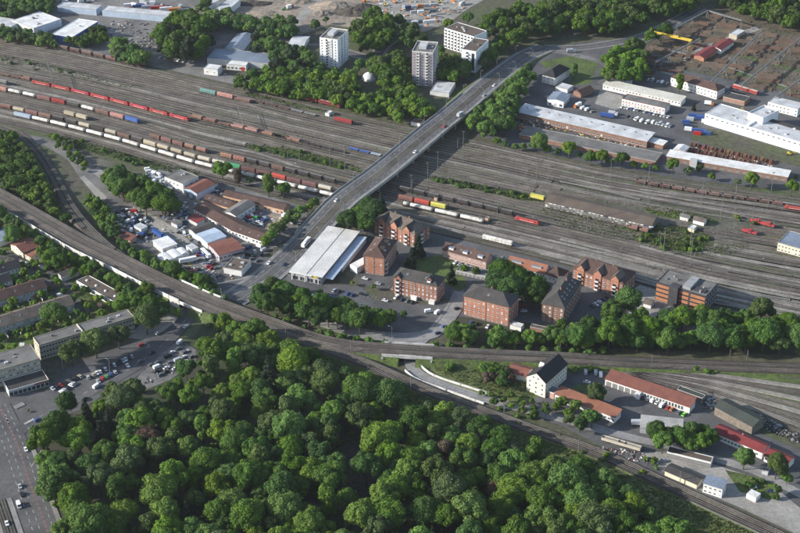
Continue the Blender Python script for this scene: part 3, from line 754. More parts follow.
# ---- brick estate
def dormer(r, rf, x, y, z, w=3.2, d=3.5, h=2.2, wallm='brick_red', roofm='roof_slate', rz=0):
    t = link('dormer', None, rf, loc=(x, y, z), rz=rz)
    # child mesh set of a dormer is one mesh: cheeks, gable, window
    b = MB(); b.box(-w/2, w/2, 0, d, -1.5, h, 0); b.prism([(-w/2,h),(w/2,h),(0,h+w*.45)], 0, d, 'y', 0)
    k = .9; b.prism([(-w/2-.3,h-.27),(-w/2-.3,h-.05),(0,h+w*.45+.25),(w/2+.3,h-.05),(w/2+.3,h-.27),(0,h+w*.45+.02)], -.4, d, 'y', 1)
    b.box(-w*.3, w*.3, -.06, 0, .4, 1.8, 2); b.box(-w*.36, w*.36, -.9, -.06, -.1, .7, 3)
    bpy.data.objects.remove(t); return b.obj('dormer', [wallm, roofm, 'glass', 'frame_white'], rf, loc=(x, y, z), rz=rz)
def gabled(x, w, h, up, d, r, wallm, roofm, out=.5):
    b = MB(); b.box(x-w/2, x+w/2, -out, .2, -.3, h+up*.4, 0); b.prism([(x-w/2,h+up*.4),(x+w/2,h+up*.4),(x,h+up)], -out, d, 'y', 0)
    b.prism([(x-w/2-.4,h+up*.4-.3),(x-w/2-.4,h+up*.4-.05),(x,h+up+.3),(x+w/2+.4,h+up*.4-.05),(x+w/2+.4,h+up*.4-.3),(x,h+up+.02)], -out-.4, d, 'y', 1)
    o = b.obj('gable_bay', [wallm, roofm], r)
    for j in range(int((h+1)//3.1)):
        link('balcony', window_mesh(2.6, 2.1, 'balcony'), r, loc=(x, -out, 1.0 + 3.1*j + (.0)))
    return o
r, W, Dp, rf = bld('apartment_house', 'bright orange brick block beside the pale supermarket roof, four storeys with dark roof', 'building', (363.6,255.1), (384.4,258.4), (409.6,242.1), 14.3, 'brick_orange', 'roof_brown', 'hipy', 4.5,
    wins=[W_('front',4,3,1.1,1.5,pitch=3.35), W_('right',4,9,1.1,1.5,pitch=3.35)])
for y in (8, 17): dormer(r, rf, W-2.6, y, 15.4, w=2.6, rz=math.pi/2, d=3, roofm='roof_black')
for y in (5, 13, 22): link('skylight', SKYL, rf, loc=(W*.25, y, 16.7), rot=(0, -.55, 0))
for j in range(3): link('balcony', window_mesh(2.8, 2.2, 'balcony'), r, loc=(W, 3.2, 1.2+3.35*j), rz=math.pi/2)
r, W, Dp, rf = bld('apartment_house', 'brick house with white balcony gables behind the orange block', 'building', (373.8,219.4), (415,234.5), (433,226), 11, 'brick_red', 'roof_tan', 'hip', 5.2, wins=[W_('front',3,10,1.1,1.5,pitch=3.3), W_('right',3,4,1.1,1.5,pitch=3.3), W_('left',3,4,1.1,1.5,pitch=3.3)], chim=2)
for f in (.2, .5, .8): gabled(W*f, 5, 11, 4.8, Dp*.5, r, 'brick_orange', 'roof_slate')
for j in range(3): link('balcony', window_mesh(2.6, 2.1, 'balcony'), r, loc=(W, Dp*.4, 1.2+3.3*j), rz=math.pi/2)
r, W, Dp, rf = bld('apartment_house', 'long red brick block, dark hipped roof, white balcony gable at its left end', 'building', (392.8,276.8), (437.4,286.6), (449,278), 13.2, 'brick_red', 'roof_slate', 'hip', 4.6, wins=[W_('front',4,11,1.05,1.5,pitch=3.1,mix=.35,skip=tuple((j,1) for j in range(4))), W_('right',4,5,1.05,1.5,pitch=3.1)], skylights=2)
gabled(W*.12, 4.6, 11.6, 4.2, Dp*.5, r, 'brick_red', 'roof_slate'); dormer(r, rf, W*.8, 1.2, 14.6)
for x in (W*.5, W*.9): MB().box(x-2, x+2, -2.4, -.01, 0, 2.6).obj('porch', 'render_white', r)
r, W, Dp, rf = bld('apartment_house', 'square-set orange-red brick block with grey hipped roof above the tree belt', 'building', (463.3,295.5), (509.3,307.3), (520,296), 15, 'brick_orange', 'roof_slate', 'hip', 5, wins=[W_('front',4,10,1.05,1.55,pitch=3.45,mix=.4,m0=1.6), W_('right',4,4,1.05,1.55,pitch=3.45,m0=1.6)], skylights=1, chim=1)
r, W, Dp, rf = bld('apartment_house', 'rust brick block with a long dark skylit roof slope facing right', 'building', (541.7,303.2), (564.5,308.1), (585.6,282.1), 13.5, 'brick_rust', 'roof_slate', 'hipy', 6, wins=[W_('front',4,4,1.1,1.5,pitch=3.1,mix=.5), W_('right',4,9,1.1,1.5,pitch=3.1)], chim=2)
for y in range(5):
    for z in (0, 1): link('skylight', SKYL, rf, loc=(W*(.72+.12*z), Dp*(.2+.15*y), 17.1-1.35*z), rot=(0, .68, 0))
r, W, Dp, rf = bld('apartment_house', 'wide brick house with white balconies and three gables right of the skylit block', 'building', (572.6,268.3), (623.3,283.9), (632.2,271), 11.2, 'brick_red', 'roof_brown', 'hip', 5.4, wins=[W_('front',3,12,1.1,1.5,pitch=3.3), W_('right',3,4,1.1,1.5,pitch=3.3)], chim=2)
for f in (.16, .5, .84): gabled(W*f, 5.4, 11.2, 5, Dp*.5, r, 'brick_orange', 'roof_tan')
r, W, Dp, rf = bld('row_house', 'white row house under a red tiled roof with two blue-grey dormers', 'building', (507.6,264.2), (545,273.5), (552,268), 5.5, 'render_white', 'roof_orange', 'gable', 4.2, wins=[W_('front',1,13,1.1,1.6,m0=2.6)], chim=1)
for x in (W*.22, W*.75):
    MB().box(x-3.4, x+3.4, 1.5, 4.6, 5.6, 8.3).obj('dormer', 'render_grey', rf); MB().box(x-3.7, x+3.7, 1.2, 5.2, 8.3, 8.5).obj('dormer_roof', 'roof_bluegrey', rf)
MB().box(W*.42, W*.6, 2.2, 4.2, 7.5, 7.75).obj('solar_panel', 'wagon_blue', rf)
bld('row_house', 'brown-roofed end section of the white row house', 'building', (545.3,273.8), (559,278.5), (566,270), 5.5, 'render_white', 'roof_brown', 'hip', 4.4, wins=[W_('front',1,4,1.1,1.6,m0=2.6), W_('right',1,3)])
r, W, Dp, rf = bld('row_house', 'pink row house with brown roof and many white rooflights near the white rail coach', 'building', (442.9,249.4), (486,261.6), (492,255.5), 6, 'render_pink', 'roof_brown', 'gable', 3.6, wins=[W_('front',2,12,1,1.3,pitch=2.8,m0=.9)], chim=2, skylights=4)
for x in (W*.18, W*.5, W*.85): MB().box(x-1.8, x+1.8, .8, 3.8, 6.2, 8.4).obj('dormer', 'frame_white', rf); MB().box(x-2.1, x+2.1, .5, 4.3, 8.4, 8.6).obj('dormer_roof', 'roof_bluegrey', rf)
bld('garage_row', 'low flat grey garages in front of the pink row house', 'garage', (456,270.5), (497,279), (502,273), 3, 'render_grey', 'roof_felt', wins=[W_('front',1,10,2.4,2.1,style='garage',m0=.1)])
bld('shed', 'small grey gabled shed between pink and white row houses', 'shed', (490,268), (498,270), (509,260), 3.2, 'render_grey', 'roof_felt', 'gable', 1.6, 'y')
bld('shed', 'pink brick shed behind the trees left of the skylit rust block', 'shed', (530,327), (548,331), (550,328), 3, 'brick_rust', 'roof_felt_brown')
bld('shed', 'white flat hut at the right foot of the orange-red brick block', 'shed', (510,325), (521,328), (523,324), 3, 'render_white', 'roof_white')
# modern office: orange panels, dark tower
r, W, Dp, rf = bld('office_block', 'modern office of orange and charcoal panels with dark stair tower', 'building', (656.6,282.2), (706,296.9), (715,283.5), 13.2, 'cladding_dark', 'roof_felt', trim='cladding_dark', vents=5)
for (xa, xb) in ((.01,.27),(.47,.66),(.7,.985)):
    for j in range(4):
        MB().box(W*xa, W*xb, -.12, -.005, .4+3.25*j, .4+3.25*j+2.15).obj('wall_panel', 'cladding_orange', r)
        MB().box(W*xa, W*xb, -.06, -.004, .4+3.25*j+2.2, .4+3.25*j+3.1).obj('window_band', 'glass', r)
MB().box(W*.28, W*.46, -2.2, 4, -.2, 14.3).obj('stair_tower', 'cladding_dark', r)
MB().box(W*.5, W*.66, 2, Dp-2, 13.3, 15.2).obj('plant_room', 'steel_grey', rf); MB().box(W*.7, W*.93, 3, 8, 13.3, 14.1).obj('plant_room', 'cladding_dark', rf)
for y in (3, 9): MB().tube((W*.85,y,13.3),(W*.85,y,15),.7,n=10).obj('roof_vent', 'steel_grey', rf)
windows(r, 'right', W, Dp, 0, 4, 5, 1.6, 1.4, pitch=3.25)
bld('shed', 'little white gabled shed left of the modern orange office', 'shed', (643.5,303), (651,305), (652.5,300), 3, 'render_white', 'roof_tan', 'gable', 1.4)
bld('shed', 'tiny white hut beside the gabled shed near the modern office', 'shed', (634,301), (639,302), (640,299), 2.6, 'render_white', 'roof_white')
# supermarket with loading bay
r, W, Dp, rf = bld('supermarket', 'large pale supermarket roof with low yellow-signed entrance front', 'building', (291.4,271), (321.4,276.7), (370.2,234.5), 6.2, 'render_grey', 'roof_offwhite', 'slab', eave=1.2, wins=[W_('front',1,4,4.2,2.6,m0=.4,style='band')])
MB().box(W*.52-.12, W*.52+.12, -1.1, Dp+1.1, 6.56, 6.75).obj('roof_ridge', 'steel_grey', rf)
MB().box(-1.1, W*.7, -1.35, -1.21, 5.5, 6.5).obj('sign_band', 'frame_white', r)
for x in (W*.76, ): MB().box(x, x+2.4, -1.6, -1.25, 4.9, 6.6).obj('sign', 'paint_yellow', r)
for x in (.4, W*.45, W*.9): MB().box(x, x+.4, -1.1, -.7, 0, 6.2).obj('column', 'frame_white', r)
bx = MB().box(W+1.25, W+7.5, 2, Dp*.98, 4.2, 4.5).obj('canopy', 'roof_paleblue' if 'roof_paleblue' in M else 'panel_paleblue', r)
MB().box(W+.01, W+7, Dp*.3, Dp*.97, -.2, 4.2).obj('loading_bay', 'render_grey', r)
bld('annexe', 'white-roofed annexe along the right side of the supermarket', 'building', (350,265), (357,268.2), (366,255), 4.6, 'render_white', 'roof_white', 'slab', eave=.2)
bld('kiosk', 'low grey pavilion between the commercial yard and the bridge road', 'building', (223.6,268), (241.5,271.4), (251.2,261), 4.2, 'render_white', 'roof_felt_brown', vents=3)
# ---- commercial yard
bld('workshop', 'white two-storey workshop with orange stripes and grey flat roof', 'building', (164.4,177), (183,184.4), (195.2,175.4), 8, 'render_white', 'roof_felt', vents=2, wins=[W_('front',2,5,1.8,1.2,pitch=3.6,m0=1.3), W_('right',2,3,1.8,1.2,pitch=3.6)])
_r = bpy.data.objects[-1] if False else None
bld('workshop', 'pale blue gabled workshop with red-brown roof', 'building', (183.9,188.4), (196.9,193.3), (213.9,183.6), 6, 'panel_paleblue', 'roof_red', 'gable', 1.6, 'y', wins=[W_('front',1,2,3.2,3.2,m0=.1,style='garage')])
bld('workshop', 'orange brick hall under a brown roof with skylights', 'building', (203.4,199.8), (227.7,207.1), (233.4,200.6), 5, 'render_orange', 'roof_brown', 'gable', 2.2, skylights=4, wins=[W_('front',1,7,1.6,1.4,m0=2)])
bld('workshop', 'long brown-roofed hall in the commercial yard, upper half', 'building', (193.6,208.7), (231,229.9), (240,219.5), 4.6, 'render_white', 'roof_brown', 'gable', 2.0, wins=[W_('front',1,12,1.8,1.6,m0=1.8)])
bld('workshop', 'long brown-roofed hall in the commercial yard, lower half by the green hedge', 'building', (231.2,230.2), (262,241.2), (268.5,231.2), 4.6, 'render_white', 'roof_brown', 'gable', 2.0, skylights=3, wins=[W_('front',1,9,1.8,1.6,m0=1.8)])
bld('workshop', 'white workshop with grey gabled roof behind the long brown hall', 'building', (223.7,212), (235.9,216), (251.3,203), 6, 'render_white', 'roof_felt', 'gable', 1.8, 'y', wins=[W_('front',2,3,1.3,1.2,pitch=2.8,m0=.8), W_('right',1,5,1.6,1.3,m0=2.5)])
bld('workshop', 'low brown-roofed hall with cream walls and many doors beside the yard tracks', 'building', (222.9,194.9), (283.6,209.5), (291,204.8), 4.6, 'render_orange', 'roof_brown', 'gable', 1.8, wins=[W_('front',1,15,1.7,2.2,m0=.6)])
bld('workshop', 'black flat-roofed workshop left of the pale one in the trade yard', 'building', (188.7,229), (196,234), (214.7,225), 5, 'render_grey', 'roof_felt_dark', 'gable', 1.0, 'y')
bld('workshop', 'workshop with a light blue metal roof in the trade yard', 'building', (196,234.6), (207.4,242.9), (224.4,235.4), 5, 'render_white', 'roof_paleblue' if 'roof_paleblue' in M else 'roof_pale', 'gable', .9, 'y')
bld('workshop', 'workshop with red left and brown right roof and a violet front', 'building', (208.2,244.4), (219,255.2), (241.5,246.8), 5.6, 'panel_violet', 'roof_red', 'gable', 1.0, 'y', wins=[W_('front',1,3,2.5,2,m0=1), W_('right',1,6,2,1.6,m0=2)])
bld('site_office', 'white flat cabin in the scrapyard', 'cabin', (153,241), (162.5,248.8), (175.5,243), 4, 'render_white', 'roof_white', 'slab', eave=.4, wins=[W_('front',1,4,1.2,1.2), W_('right',1,3,1.2,1.2)])
bld('shed', 'small red-roofed shed at the lower edge of the scrapyard', 'shed', (120,237), (130,240.6), (134,236), 3, 'render_pink', 'roof_red', 'mono', .6)
bld('shed', 'small maroon-roofed shed beside the scrapyard lane', 'shed', (188,218), (197,223), (203,219), 3.2, 'render_grey', 'roof_maroon', 'mono', .8)
for i, (A, B, C, w_) in enumerate([((157,256.5),(165,263),(174,258.5),'left'),((166,253),(173.5,259.5),(182,254.5),'middle'),((176,250.5),(181.5,255.5),(188,252),'right')]):
    bld('arched_tent', '%s one of the three white arched storage tents below the scrapyard' % w_, 'tent', A, B, C, 2.6, 'roof_white', 'roof_white', 'arch', 1.6, group='white storage tents')
# ---- gardens and offices, lower left
for i, (A, B, C, lab) in enumerate([((-10,276),(21,266.5),(15,260),'row house with dark roof, top one of the three garden rows at the left edge'),
    ((-30,309),(46.5,287),(40.5,278.5),'long white row house with brown roof, middle of the three garden rows'),
    ((-30,336.5),(74,304),(68,294.5),'long brown-roofed row house with whitish walls, lowest of the three garden rows')]):
    r, W, Dp, rf = bld('row_house', lab, 'building', A, B, C, 6, 'render_grey' if i else 'render_white', 'roof_brown' if i == 1 else ('roof_tan' if i else 'roof_felt_dark'), 'gable', 3.2, chim=[2,5,6][i], skylights=[1,4,5][i], wins=[W_('front',2,[9,22,30][i],1.1,1.3,pitch=2.7,m0=.9,mix=.5), W_('right',2,2,1.1,1.3,pitch=2.7)])
    for k in range([2,6,8][i]):
        x = W*(k+.6)/([2,6,8][i]+.3); MB().box(x-.12, x+.12, -7, -.02, 0, 1.9).obj('garden_wall', 'render_white', r)
r, W, Dp, rf = bld('house', 'cream house with red-brown roof in the gardens', 'building', (10.6,244.5), (22.8,252.6), (35.4,243), 5, 'render_cream', 'roof_red', 'gable', 2.2, 'y', wins=[W_('front',2,3,1.1,1.3,pitch=2.6,m0=.7), W_('right',2,4,1.1,1.3,pitch=2.6,m0=.7)], chim=1)
bld('house_wing', 'lower wing with bright orange roof beside the cream garden house', 'building', (24.4,254), (30.5,257), (41,247.5), 3.6, 'render_cream', 'roof_orange', 'mono', .8, wins=[W_('front',1,2), W_('right',1,4)])
bld('pavilion', 'flat grey pavilion with white trim right of the cream house', 'building', (34,260.5), (43,266.2), (56.3,260), 3.2, 'render_white', 'roof_felt', vents=1)
bld('pavilion', 'flat dark pavilion between the two garden lanes', 'building', (57.7,274), (63.4,278), (78,270.8), 3, 'render_grey', 'roof_felt_dark')
bld('nursery', 'dark flat-roofed building with white trim and four round skylights', 'building', (76.4,281), (113.7,302), (122.7,294.3), 4, 'render_white', 'roof_felt_brown', trim='frame_white', skylights=4, wins=[W_('front',1,12,1.8,1.6)])
bld('shed', 'grey shed with ribbed roof at the left picture edge', 'shed', (-14,236), (-2,243), (17,234), 4, 'render_white', 'roof_bluegrey', 'mono', .8)
r, W, Dp, rf = bld('office_building', 'long beige three-storey office with flat grey roof behind the plane trees', 'building', (39,345.5), (133.9,317), (128,309.5), 11, 'render_beige', 'roof_felt', parapet=.5, trim='render_beige', vents=6, wins=[W_('front',3,32,1.6,1.7,pitch=3.4,m0=1.2), W_('left',3,4,1.2,1.6,pitch=3.4), W_('right',3,4,1.2,1.6,pitch=3.4)])
MB().box(W*.45, W*.45+.5, .26, Dp-.26, 11.12, 12).obj('fire_wall', 'render_cream', rf)
r, W, Dp, rf = bld('office_building', 'beige four-storey office at the street corner with flat gravel roof', 'building', (-25,377), (39.8,358.5), (30,344.7), 12, 'render_beige', 'roof_felt', trim='render_beige', vents=5, wins=[W_('front',3,18,1.3,1.5,pitch=3.2,m0=2.2,mix=.4), W_('right',3,5,1.3,1.5,pitch=3.2,m0=2.2)])
r, W, Dp, rf = bld('shop_pavilion', 'low flat podium with red edge sign in front of the corner office', 'building', (8.7,391.3), (48.7,379.9), (40.8,370.5), 4.2, 'render_grey', 'roof_felt_dark', trim='render_white', wins=[W_('front',1,9,2.4,2.4,m0=.5,style='band')])
MB().box(W-9, W-.2, -.3, -.02, 3.4, 4.5).obj('sign_band', 'roof_red', r)
# ---- tower blocks
def tower(A, B, C, h, label, wall, floors, cols, bal):
    r, W, Dp, rf = bld('tower_block', label, 'building', A, B, C, h, wall, 'roof_felt', parapet=.9, trim='render_white', vents=4)
    MB().box(W*.25, W*.6, Dp*.3, Dp*.7, h+.12, h+3).obj('plant_room', 'render_grey', rf)
    pit = (h-1)/floors
    for side, L in (('front', W), ('right', Dp)):
        for i in range(cols):
            st = 'balcony' if i in bal else 'd'
            for j in range(floors):
                u = L*(i+.5)/cols; z = .8 + j*pit
                loc, a = ((u, 0, z+.3), 0) if side == 'front' else ((W, u, z+.3), math.pi/2)
                link('balcony' if st == 'balcony' else 'window', window_mesh(2.3 if st == 'balcony' else 1.3, 1.9 if st == 'balcony' else 1.3, st), r, loc=loc, rz=a)
    for x in (W/3, 2*W/3): MB().box(x-.25, x+.25, -.5, -.01, 0, h+.4).obj('wall_rib', 'render_white', r)
    for y in (Dp/3, 2*Dp/3): MB().box(W+.01, W+.5, y-.25, y+.25, 0, h+.4).obj('wall_rib', 'render_white', r)
tower((319.6,38.2), (337.5,40.6), (349.7,30.9), 27, 'tall white tower block left of the bridge end, balconies in vertical strips', 'panel_white', 10, 4, (1,))
tower((412,52), (433,53.6), (438,43), 31, 'tall grey-violet tower block nearest the bridge road', 'panel_violet', 11, 5, (1, 3))
r, W, Dp, rf = bld('apartment_slab', 'white balconied slab behind the violet tower', 'building', (444.5,28.4), (473.7,37.2), (486,31), 19, 'panel_white', 'roof_felt_brown', trim='panel_white', vents=4)
for j in range(6):
    for i in range(9): link('balcony', window_mesh(2.7, 2.0, 'balcony'), r, loc=(W*(i+.5)/9, 0, .9+3.05*j))
r, W, Dp, rf = bld('apartment_slab', 'white slab with brown flat roof beside the trees of the bridge road', 'building', (461.6,49.6), (476,52), (490,40.6), 20, 'panel_white', 'roof_felt_brown', trim='panel_white', vents=3, wins=[W_('right',6,8,1.4,1.4,pitch=3.1)])
for j in range(6): link('balcony', window_mesh(2.7, 2.0, 'balcony'), r, loc=(W*.4, 0, .9+3.1*j))
MB().box(W*.7, W*.9, -.08, -.01, 2, 18).obj('window_band', 'glass', r)
bld('pavilion', 'low white pavilion with pale roof below the violet tower', 'building', (430,91.5), (449,93.6), (459,83.5), 3.6, 'render_white', 'roof_pale', vents=2)
# ---- top left industry
r, W, Dp, rf = bld('warehouse', 'wide warehouse with bright white roof in the upper left corner', 'building', (12,20.5), (33.5,28.8), (51,15.7), 7, 'render_white', 'roof_white', vents=3)
bld('warehouse', 'pale blue lower warehouse at the very left edge of the white one', 'building', (-25,22), (11,27.5), (18,20), 6, 'panel_paleblue', 'roof_pale')
bld('warehouse', 'bright blue warehouse with white flat roof', 'building', (52,34.3), (72,37.6), (88.6,20.5), 8, 'panel_blue', 'roof_white', trim='panel_white', vents=2, wins=[W_('right',1,5,2.5,2.5,m0=.2,style='garage')])
bld('storage_hall', 'long pale blue-grey hall, left of the two below the container depot', 'building', (57,6), (96,10), (101,5.5), 6, 'panel_paleblue', 'roof_pale')
bld('storage_hall', 'long pale blue-grey hall, right of the two below the container depot', 'building', (102,10.5), (172,17), (178,12.5), 6, 'panel_paleblue', 'roof_pale')
bld('signal_office', 'small white flat-roofed building at the upper yard edge', 'building', (203.7,68.2), (217.5,69.9), (222.4,65.8), 6, 'render_white', 'roof_white', wins=[W_('front',1,2,1.8,.9,m0=2.5)])
r, W, Dp, rf = bld('fire_shed', 'white building with red gate at the upper yard edge', 'building', (226.4,64.4), (246,66), (249.5,61), 5, 'render_white', 'roof_white', wins=[W_('front',1,5,2.0,1.8,m0=1.2)])
MB().box(W-4.6, W-1.6, -.12, -.09, 0, 3.6).obj('gate', 'door_red', r)
bld('storage_hall', 'wide dark blue-grey flat hall behind the red-gated building', 'building', (207,58.5), (270,64), (276,54), 5.5, 'render_grey', 'roof_bluegrey')
bld('storage_hall', 'blue-grey hall with sloping roof further up behind the flat one', 'building', (225,49), (243,50.5), (256,35.5), 6, 'render_grey', 'roof_bluegrey', 'gable', 2, 'y')
bld('warehouse', 'small pale-roofed warehouse at the top edge left of the pair', 'building', (197,5), (208.5,7), (216,0), 6, 'render_white', 'roof_pale')
bld('warehouse', 'pale-roofed warehouse at the top edge right of the small one', 'building', (211,12.5), (224,14), (240,0), 6, 'render_white', 'roof_pale', vents=3)
bld('sports_hall', 'low hall with light blue-white roof among the trees left of the white tower', 'building', (288,46), (303,47), (311,37), 4, 'render_white', 'roof_pale', 'gable', 1.5)
bld('shed', 'grey pavilion between the tall dark trees in the upper left', 'shed', (180,50), (196,53), (200,48), 5, 'render_grey', 'roof_bluegrey', 'gable', 1.5)
b = MB(); p = P(369, 79)
for j in range(7):
    b.tube((0,0,6*math.sin(j*.22)), (0,0,6*math.sin((j+1)*.22)), 6.5*math.cos(j*.22), 6.5*math.cos((j+1)*.22), 20, 0, caps=j == 6)
o = tag(b.obj('dome', 'roof_white', None, True), 'white round dome among the trees between the two towers', 'dome'); o.location = p
# ---- depot, upper right
r, W, Dp, rf = bld('villa', 'white villa with dark pitched roof near the bridge end', 'building', (542.2,74.6), (555,77.9), (571,69), 7.5, 'render_white', 'roof_black', 'hipy', 5, wins=[W_('front',2,3,1.1,1.4,pitch=3.2), W_('right',2,7,1.1,1.4,pitch=3.2)])
bld('garage', 'small white box garage below the white villa', 'garage', (555.6,87), (567.5,90), (571,85.4), 3.6, 'render_white', 'roof_pale')
r, W, Dp, rf = bld('workshop', 'pale blue-white hall with grey roof left in the depot', 'building', (547.4,99), (563.7,101.8), (573.4,95.2), 6, 'panel_white', 'roof_bluegrey', 'gable', 1.2, 'y', wins=[W_('right',1,4,3,3,m0=.2,style='garage'), W_('front',1,3,2.5,2.2,m0=1)])
bld('shed', 'small brown house with dark gable in the depot', 'shed', (573.5,91), (581,94), (588.5,87.2), 4, 'brick_rust', 'roof_brown', 'gable', 2, 'y')
r, W, Dp, rf = bld('goods_shed', 'very long shed with pale metal roof above the right yard tracks', 'building', (517,112), (647,141.5), (655.5,134.5), 6, 'brick_rust', 'roof_pale', 'mono', 1.2, wins=[W_('front',1,34,1.8,1.8,m0=1.5)])
for k in range(12): link('roof_vent', MB().box(-.5,.5,-.5,.5,0,.9).mesh('roof_vent','steel_grey'), rf, loc=(W*(k+.5)/12, Dp*.6, 6.9))
bld('goods_shed', 'low white end piece of the long pale-roofed shed', 'building', (648,141.7), (663,145.4), (667,141.2), 4, 'brick_rust', 'roof_white', 'slab', eave=.3)
bld('goods_shed', 'long dark flat-roofed shed in front of the pale one, behind a row of trees', 'building', (519,134.5), (655.5,162), (661,153), 3.4, 'brick_rust', 'roof_felt')
r, W, Dp, rf = bld('goods_shed', 'narrow long shed with white roof beside the rusty stacks', 'building', (667,156), (787.5,177), (790,170.8), 4.6, 'brick_rust', 'roof_white', 'slab', eave=.6, wins=[W_('front',1,16,3,2.4,m0=.4,style='garage')])
MB().box(W*.2, W*.26, -3, 1, 0, 6.5).obj('porch', 'render_grey', r)
bld('hut', 'small yellow-fronted hut at the left end of the white narrow shed', 'hut', (673.5,149.5), (684,152), (687,146.5), 4.2, 'render_orange', 'roof_pale', 'gable', 1, 'y')
r, W, Dp, rf = bld('depot_hall', 'long low cream hall with white roof at the back of the depot car park', 'building', (603,84.8), (681,101.9), (685.5,97.4), 4.6, 'render_white', 'roof_cream' if 'roof_cream' in M else 'roof_white', 'mono', .8, wins=[W_('front',1,24,1.6,1.2,m0=2.4)])
r, W, Dp, rf = bld('depot_office', 'white depot office with red stripe and grey flat roof', 'building', (622,98.9), (665,108.4), (670.7,103.7), 6, 'render_white', 'roof_felt', trim='roof_red', wins=[W_('front',2,14,1.4,1.1,pitch=2.7,m0=.8,mix=.3), W_('right',2,4,1.4,1.1,pitch=2.7,m0=.8)])
MB().box(0, W, -.12, -.085, 2.75, 3.05).obj('wall_stripe', 'door_red', r)
bld('depot_office', 'white two-storey house with long brown hipped roof in the depot', 'building', (671,77.2), (717.3,91.2), (725,86.6), 8, 'render_white', 'roof_brown', 'hip', 3.6, wins=[W_('front',2,14,1.3,1.5,pitch=3.4), W_('right',2,4,1.3,1.5,pitch=3.4)], chim=1)
bld('workshop', 'small brick workshop with dark roof right of the brown-roofed house', 'building', (723,97), (744.5,102), (752,97.6), 4.2, 'brick_orange', 'roof_felt_dark', wins=[W_('front',1,6,2,2.4,m0=.2,style='garage')])
bld('depot_hall', 'white hall with blue end at the right picture edge above the big hall', 'building', (768,102), (798,109.5), (806,104.5), 7, 'render_white', 'roof_pale', wins=[W_('front',2,8,1.4,1.2,pitch=3)])
r, W, Dp, rf = bld('main_hall', 'huge white hall with a strip of dark slot windows at the right edge', 'building', (705,114), (830,151.5), (838,147), 9, 'panel_white', 'roof_pale', trim='panel_white', depth=26, vents=14)
for k in range(24): MB().box(W*(k+.3)/24, W*(k+.75)/24, -.07, -.01, 6.6, 7.5).obj('window', 'glass', r)
MB().box(W*.34, W*.36, .3, 25.7, 9.13, 10.4).obj('fire_wall', 'panel_white', rf); MB().box(W*.4, W*.9, 20, 25.7, 9.13, 9.6).obj('roof_deck', 'roof_felt_dark', rf)
r, W, Dp, rf = bld('main_hall', 'white rooftop block rising behind the huge white hall', 'building', (748,113.5), (763,119), (776,110.5), 14, 'panel_white', 'roof_pale', trim='panel_white', parapet=1.2, vents=2)
bld('goods_shed', 'long brown-roofed shed standing between the tracks with white cars before it', 'building', (545,201.5), (651,226), (656.5,216), 5, 'wood_grey', 'roof_felt_brown', 'gable', 2.2, wins=[W_('front',1,30,2,1.6,m0=1.2)])
bld('signal_office', 'white rail building with blue-grey roof at the right edge of the yard', 'building', (778,243), (812,252.5), (822,240), 6.5, 'render_cream', 'roof_bluegrey', wins=[W_('front',2,10,1.3,1.2,pitch=2.8), W_('left',2,4,1.3,1.2,pitch=2.8)])
bld('hut', 'left one of the two small cream huts in the weedy islands of the yard', 'hut', (680,216), (688,218), (689.5,215), 3, 'render_white', 'roof_felt', 'gable', 1)
bld('hut', 'right one of the two small cream huts in the weedy islands of the yard', 'hut', (693,219.5), (704,222.3), (706,218.5), 3.2, 'render_white', 'roof_tan', 'gable', 1.2)
bld('hut', 'low cream block hut below the two white huts', 'hut', (688,228), (694,229.6), (696,226), 2.6, 'render_cream', 'roof_white')
bld('hut', 'white relay hut beside the yard tracks below the tower', 'hut', (325,113), (329,114), (330.5,111), 2.8, 'render_white', 'roof_white')
bld('hut', 'small white hut under the trees left of the bridge', 'hut', (411,122), (420,124), (422,120), 3, 'render_white', 'roof_tan')
for x, y, l_ in ((434,198,'left'),(485,218.5,'right')):
    bld('hut', 'small orange-tiled track hut, %s one of two beside the tank wagons' % l_, 'hut', (x,y), (x+3,y+.7), (x+3.6,y-1.2), 2.8, 'render_orange', 'roof_orange', group='orange track huts')
# ---- works area, lower right
r, W, Dp, rf = bld('dormitory', 'tall cream gabled house with black roof beside the blue-white vans', 'building', (527,375.7), (545.7,383), (569.6,365), 11, 'render_ivory', 'roof_black', 'gable', 4.6, 'y', eave=.5,
    wins=[W_('front',3,3,1.1,1.5,pitch=3.2), W_('right',3,9,1.1,1.4,pitch=3.2)])
link('window', window_mesh(1.1, 1.4, 'd'), r, loc=(W*.35, 0, 11.2)); link('window', window_mesh(1.1, 1.4, 'd'), r, loc=(W*.6, 0, 11.2))
dormer(r, rf, 2.6, Dp*.45, 12.2, w=3, d=2.6, wallm='render_white', roofm='roof_pale', rz=-math.pi/2)
bld('house', 'small house with faded red roof behind the dark red trees', 'building', (508,371.5), (526,376.5), (529,367), 4, 'render_white', 'roof_red', 'gable', 2)
bld('gatehouse', 'pink and white flat annexe at the foot of the cream house', 'building', (546.5,391), (554,394), (559.5,388.5), 4, 'render_pink', 'roof_felt', trim='render_white')
bld('workshop', 'long low workshop with orange-brown roof, its front in shade', 'building', (555,394), (615,417.5), (620.5,411.2), 4.2, 'render_white', 'roof_orange', 'mono', 1.2, wins=[W_('front',1,16,1.6,1.5,m0=1.2)])
r, W, Dp, rf = bld('depot_garage', 'white garage building under a long bright red roof with parked vans', 'building', (605.4,378.8), (690,407.3), (694.3,400.2), 4.8, 'render_white', 'roof_red', 'mono', 1.8, eave=.5)
for i in range(5): link('garage_door', window_mesh(3.4, 3.4, 'garage'), r, loc=(W*(.045+.075*i), 0, 0))
for i in range(13): link('window', window_mesh(1.5, 2.6, 'd'), r, loc=(W*(.48+.036*i), 0, 1.3))
MB().box(W*.4, W*.44, -3, -.01, 0, 4.4).obj('porch', 'render_white', r)
